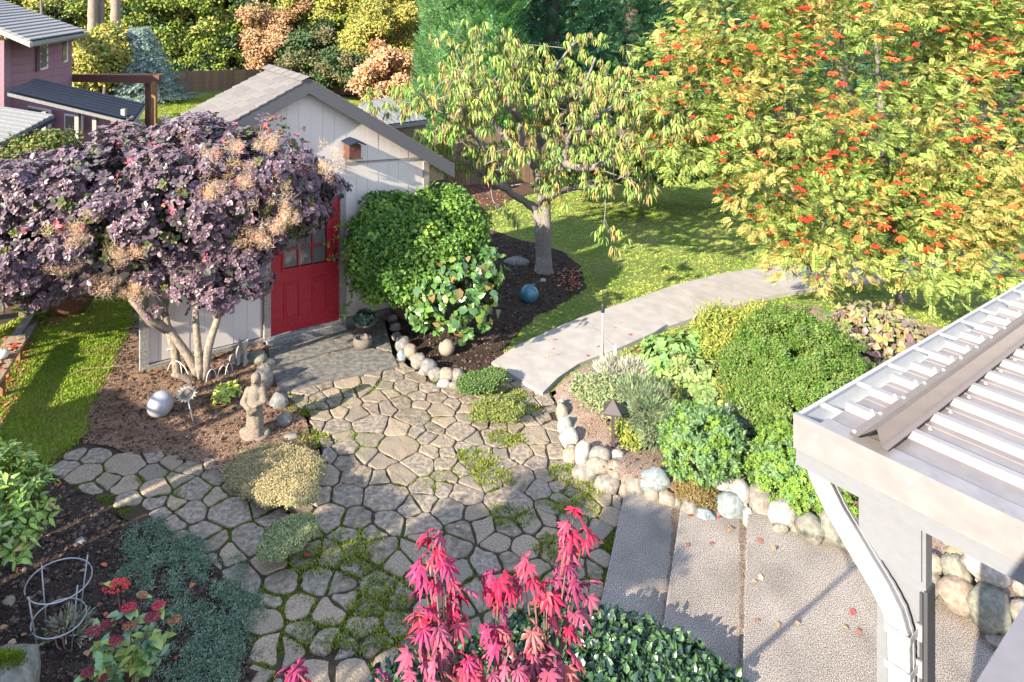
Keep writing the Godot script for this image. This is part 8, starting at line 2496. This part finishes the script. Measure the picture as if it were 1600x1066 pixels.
	for group_ in [[0, 14, Vector3(-0.186, 3.087, -2.050)], [14, 17, Vector3(-0.049, 2.989, -2.150)], [17, 31, Vector3(0.100, 2.920, -2.200)], [31, 45, Vector3(-0.019, 3.019, -2.100)], [45, 50, Vector3(-0.469, 2.930, -2.150)]]:
		var g: Vector3 = group_[2]
		limb(b, [hub, hub.lerp(g, 0.6), g], 0.016, 0.009, 6, 0.02)
		for k in range(group_[0], group_[1]):
			var t: Vector3 = tops[k]
			limb(b, [g, g.lerp(t, 0.55) + Vector3(0, -0.01, 0.01), t], 0.0055, 0.0022, 5, 0.02)
	put(o, "trunk", b.mesh(), M.twig)

	# unseen, left of view: board screen and open tree placed to shade the garden
	var s0 := Vector3(-8.7, 0, -5.5)
	s0.y = level(s0.x)
	var scr := thing("unseen_screen", s0, "unseen timber board screen with a lattice top, placed to shade the mulch bed", "fence")
	var u := Vector3(0.857, -SLOPE * 0.857, 0.514)
	for k in range(8, 31):
		var gap := 0.055 if k == 21 or k == 23 else 0.0
		b = MB.new()
		var p := u * (0.146 * k)
		var w := u * (0.147 - gap)
		hexa(b, [p, p + w, p + w + Vector3(0, 2.0, 0), p + Vector3(0, 2.0, 0)], Vector3(0.012, 0, -0.018))
		put(scr, "board", b.mesh(), M["board_%d" % (k % 4)])
	for k in 10:
		b = MB.new()
		var q := Vector3(0.54, -SLOPE * 0.54, 0.84)
		var p := u * 4.52 + q * 0.146 * k
		hexa(b, [p, p + q * 0.147, p + q * 0.147 + Vector3(0, 2.0, 0), p + Vector3(0, 2.0, 0)], Vector3(0.016, 0, -0.012))
		put(scr, "board", b.mesh(), M["board_%d" % (k % 4)])
	for k in range(1, 4):
		b = MB.new()
		b.bar(u * (1.31 * k) + Vector3(-0.05, -0.1, 0.06), u * (1.31 * k) + Vector3(-0.05, 2.06, 0.06), 0.09, 0.09, Vector3.RIGHT)
		put(scr, "post", b.mesh(), M.old_board)
	for k in 5:
		b = MB.new()
		var wide := 0.09 if k == 0 or k == 4 else 0.03
		b.bar(u * (1.85 + 0.17 * k) + Vector3(0, 1.96, 0), u * (1.85 + 0.17 * k) + Vector3(0, 2.8, 0), 0.03, wide, Vector3.RIGHT)
		put(scr, "lattice_upright", b.mesh(), M.old_board)
	for k in 6:
		b = MB.new()
		b.bar(u * 1.83 + Vector3(0, 2.11 + 0.125 * k, 0.03), u * 2.55 + Vector3(0, 2.11 + 0.125 * k, 0.03), 0.03, 0.03)
		put(scr, "lattice_rung", b.mesh(), M.old_board)
	var tb := Vector3(-5.4, 0, 0.6)
	tb.y = level(tb.x)
	var tree := thing("unseen_shade_tree", tb, "unseen small open-crowned tree left of the viewpoint, placed to shade the flagstones", "tree")
	b = new_mb(tree)
	var crown := [[Vector3(-4.9, 3.2, -1.35), Vector3(1.35, 0.25, 1.1)], [Vector3(-3.9, 3.2, -1.75), Vector3(0.9, 0.22, 0.8)], [Vector3(-2.9, 3.3, -1.6), Vector3(0.8, 0.2, 0.75)]]
	for l in crown:
		var st := limb(b, [tb, tb.lerp(l[0], 0.5) + Vector3(-0.2, 0.7, 0.2), l[0]], 0.08, 0.02, 8, 0.03)
		twigs(b, st, 10, 0.9, 0.010, 0.1)
	put(tree, "trunk", b.mesh(), M.bark)
	scatter(tree, "crown", sprig("clump", 14, 0.11, 0.085, 0.055, [Color(0.08, 0.14, 0.03), Color(0.12, 0.18, 0.04)]), M.leaf, leaves_at(on_lobes(crown, 1050, 0.95, 0.2, 60, 0.19, -0.9), 0.8, 1.25), [Color(1, 1, 1), Color(1.2, 1.1, 0.9)])
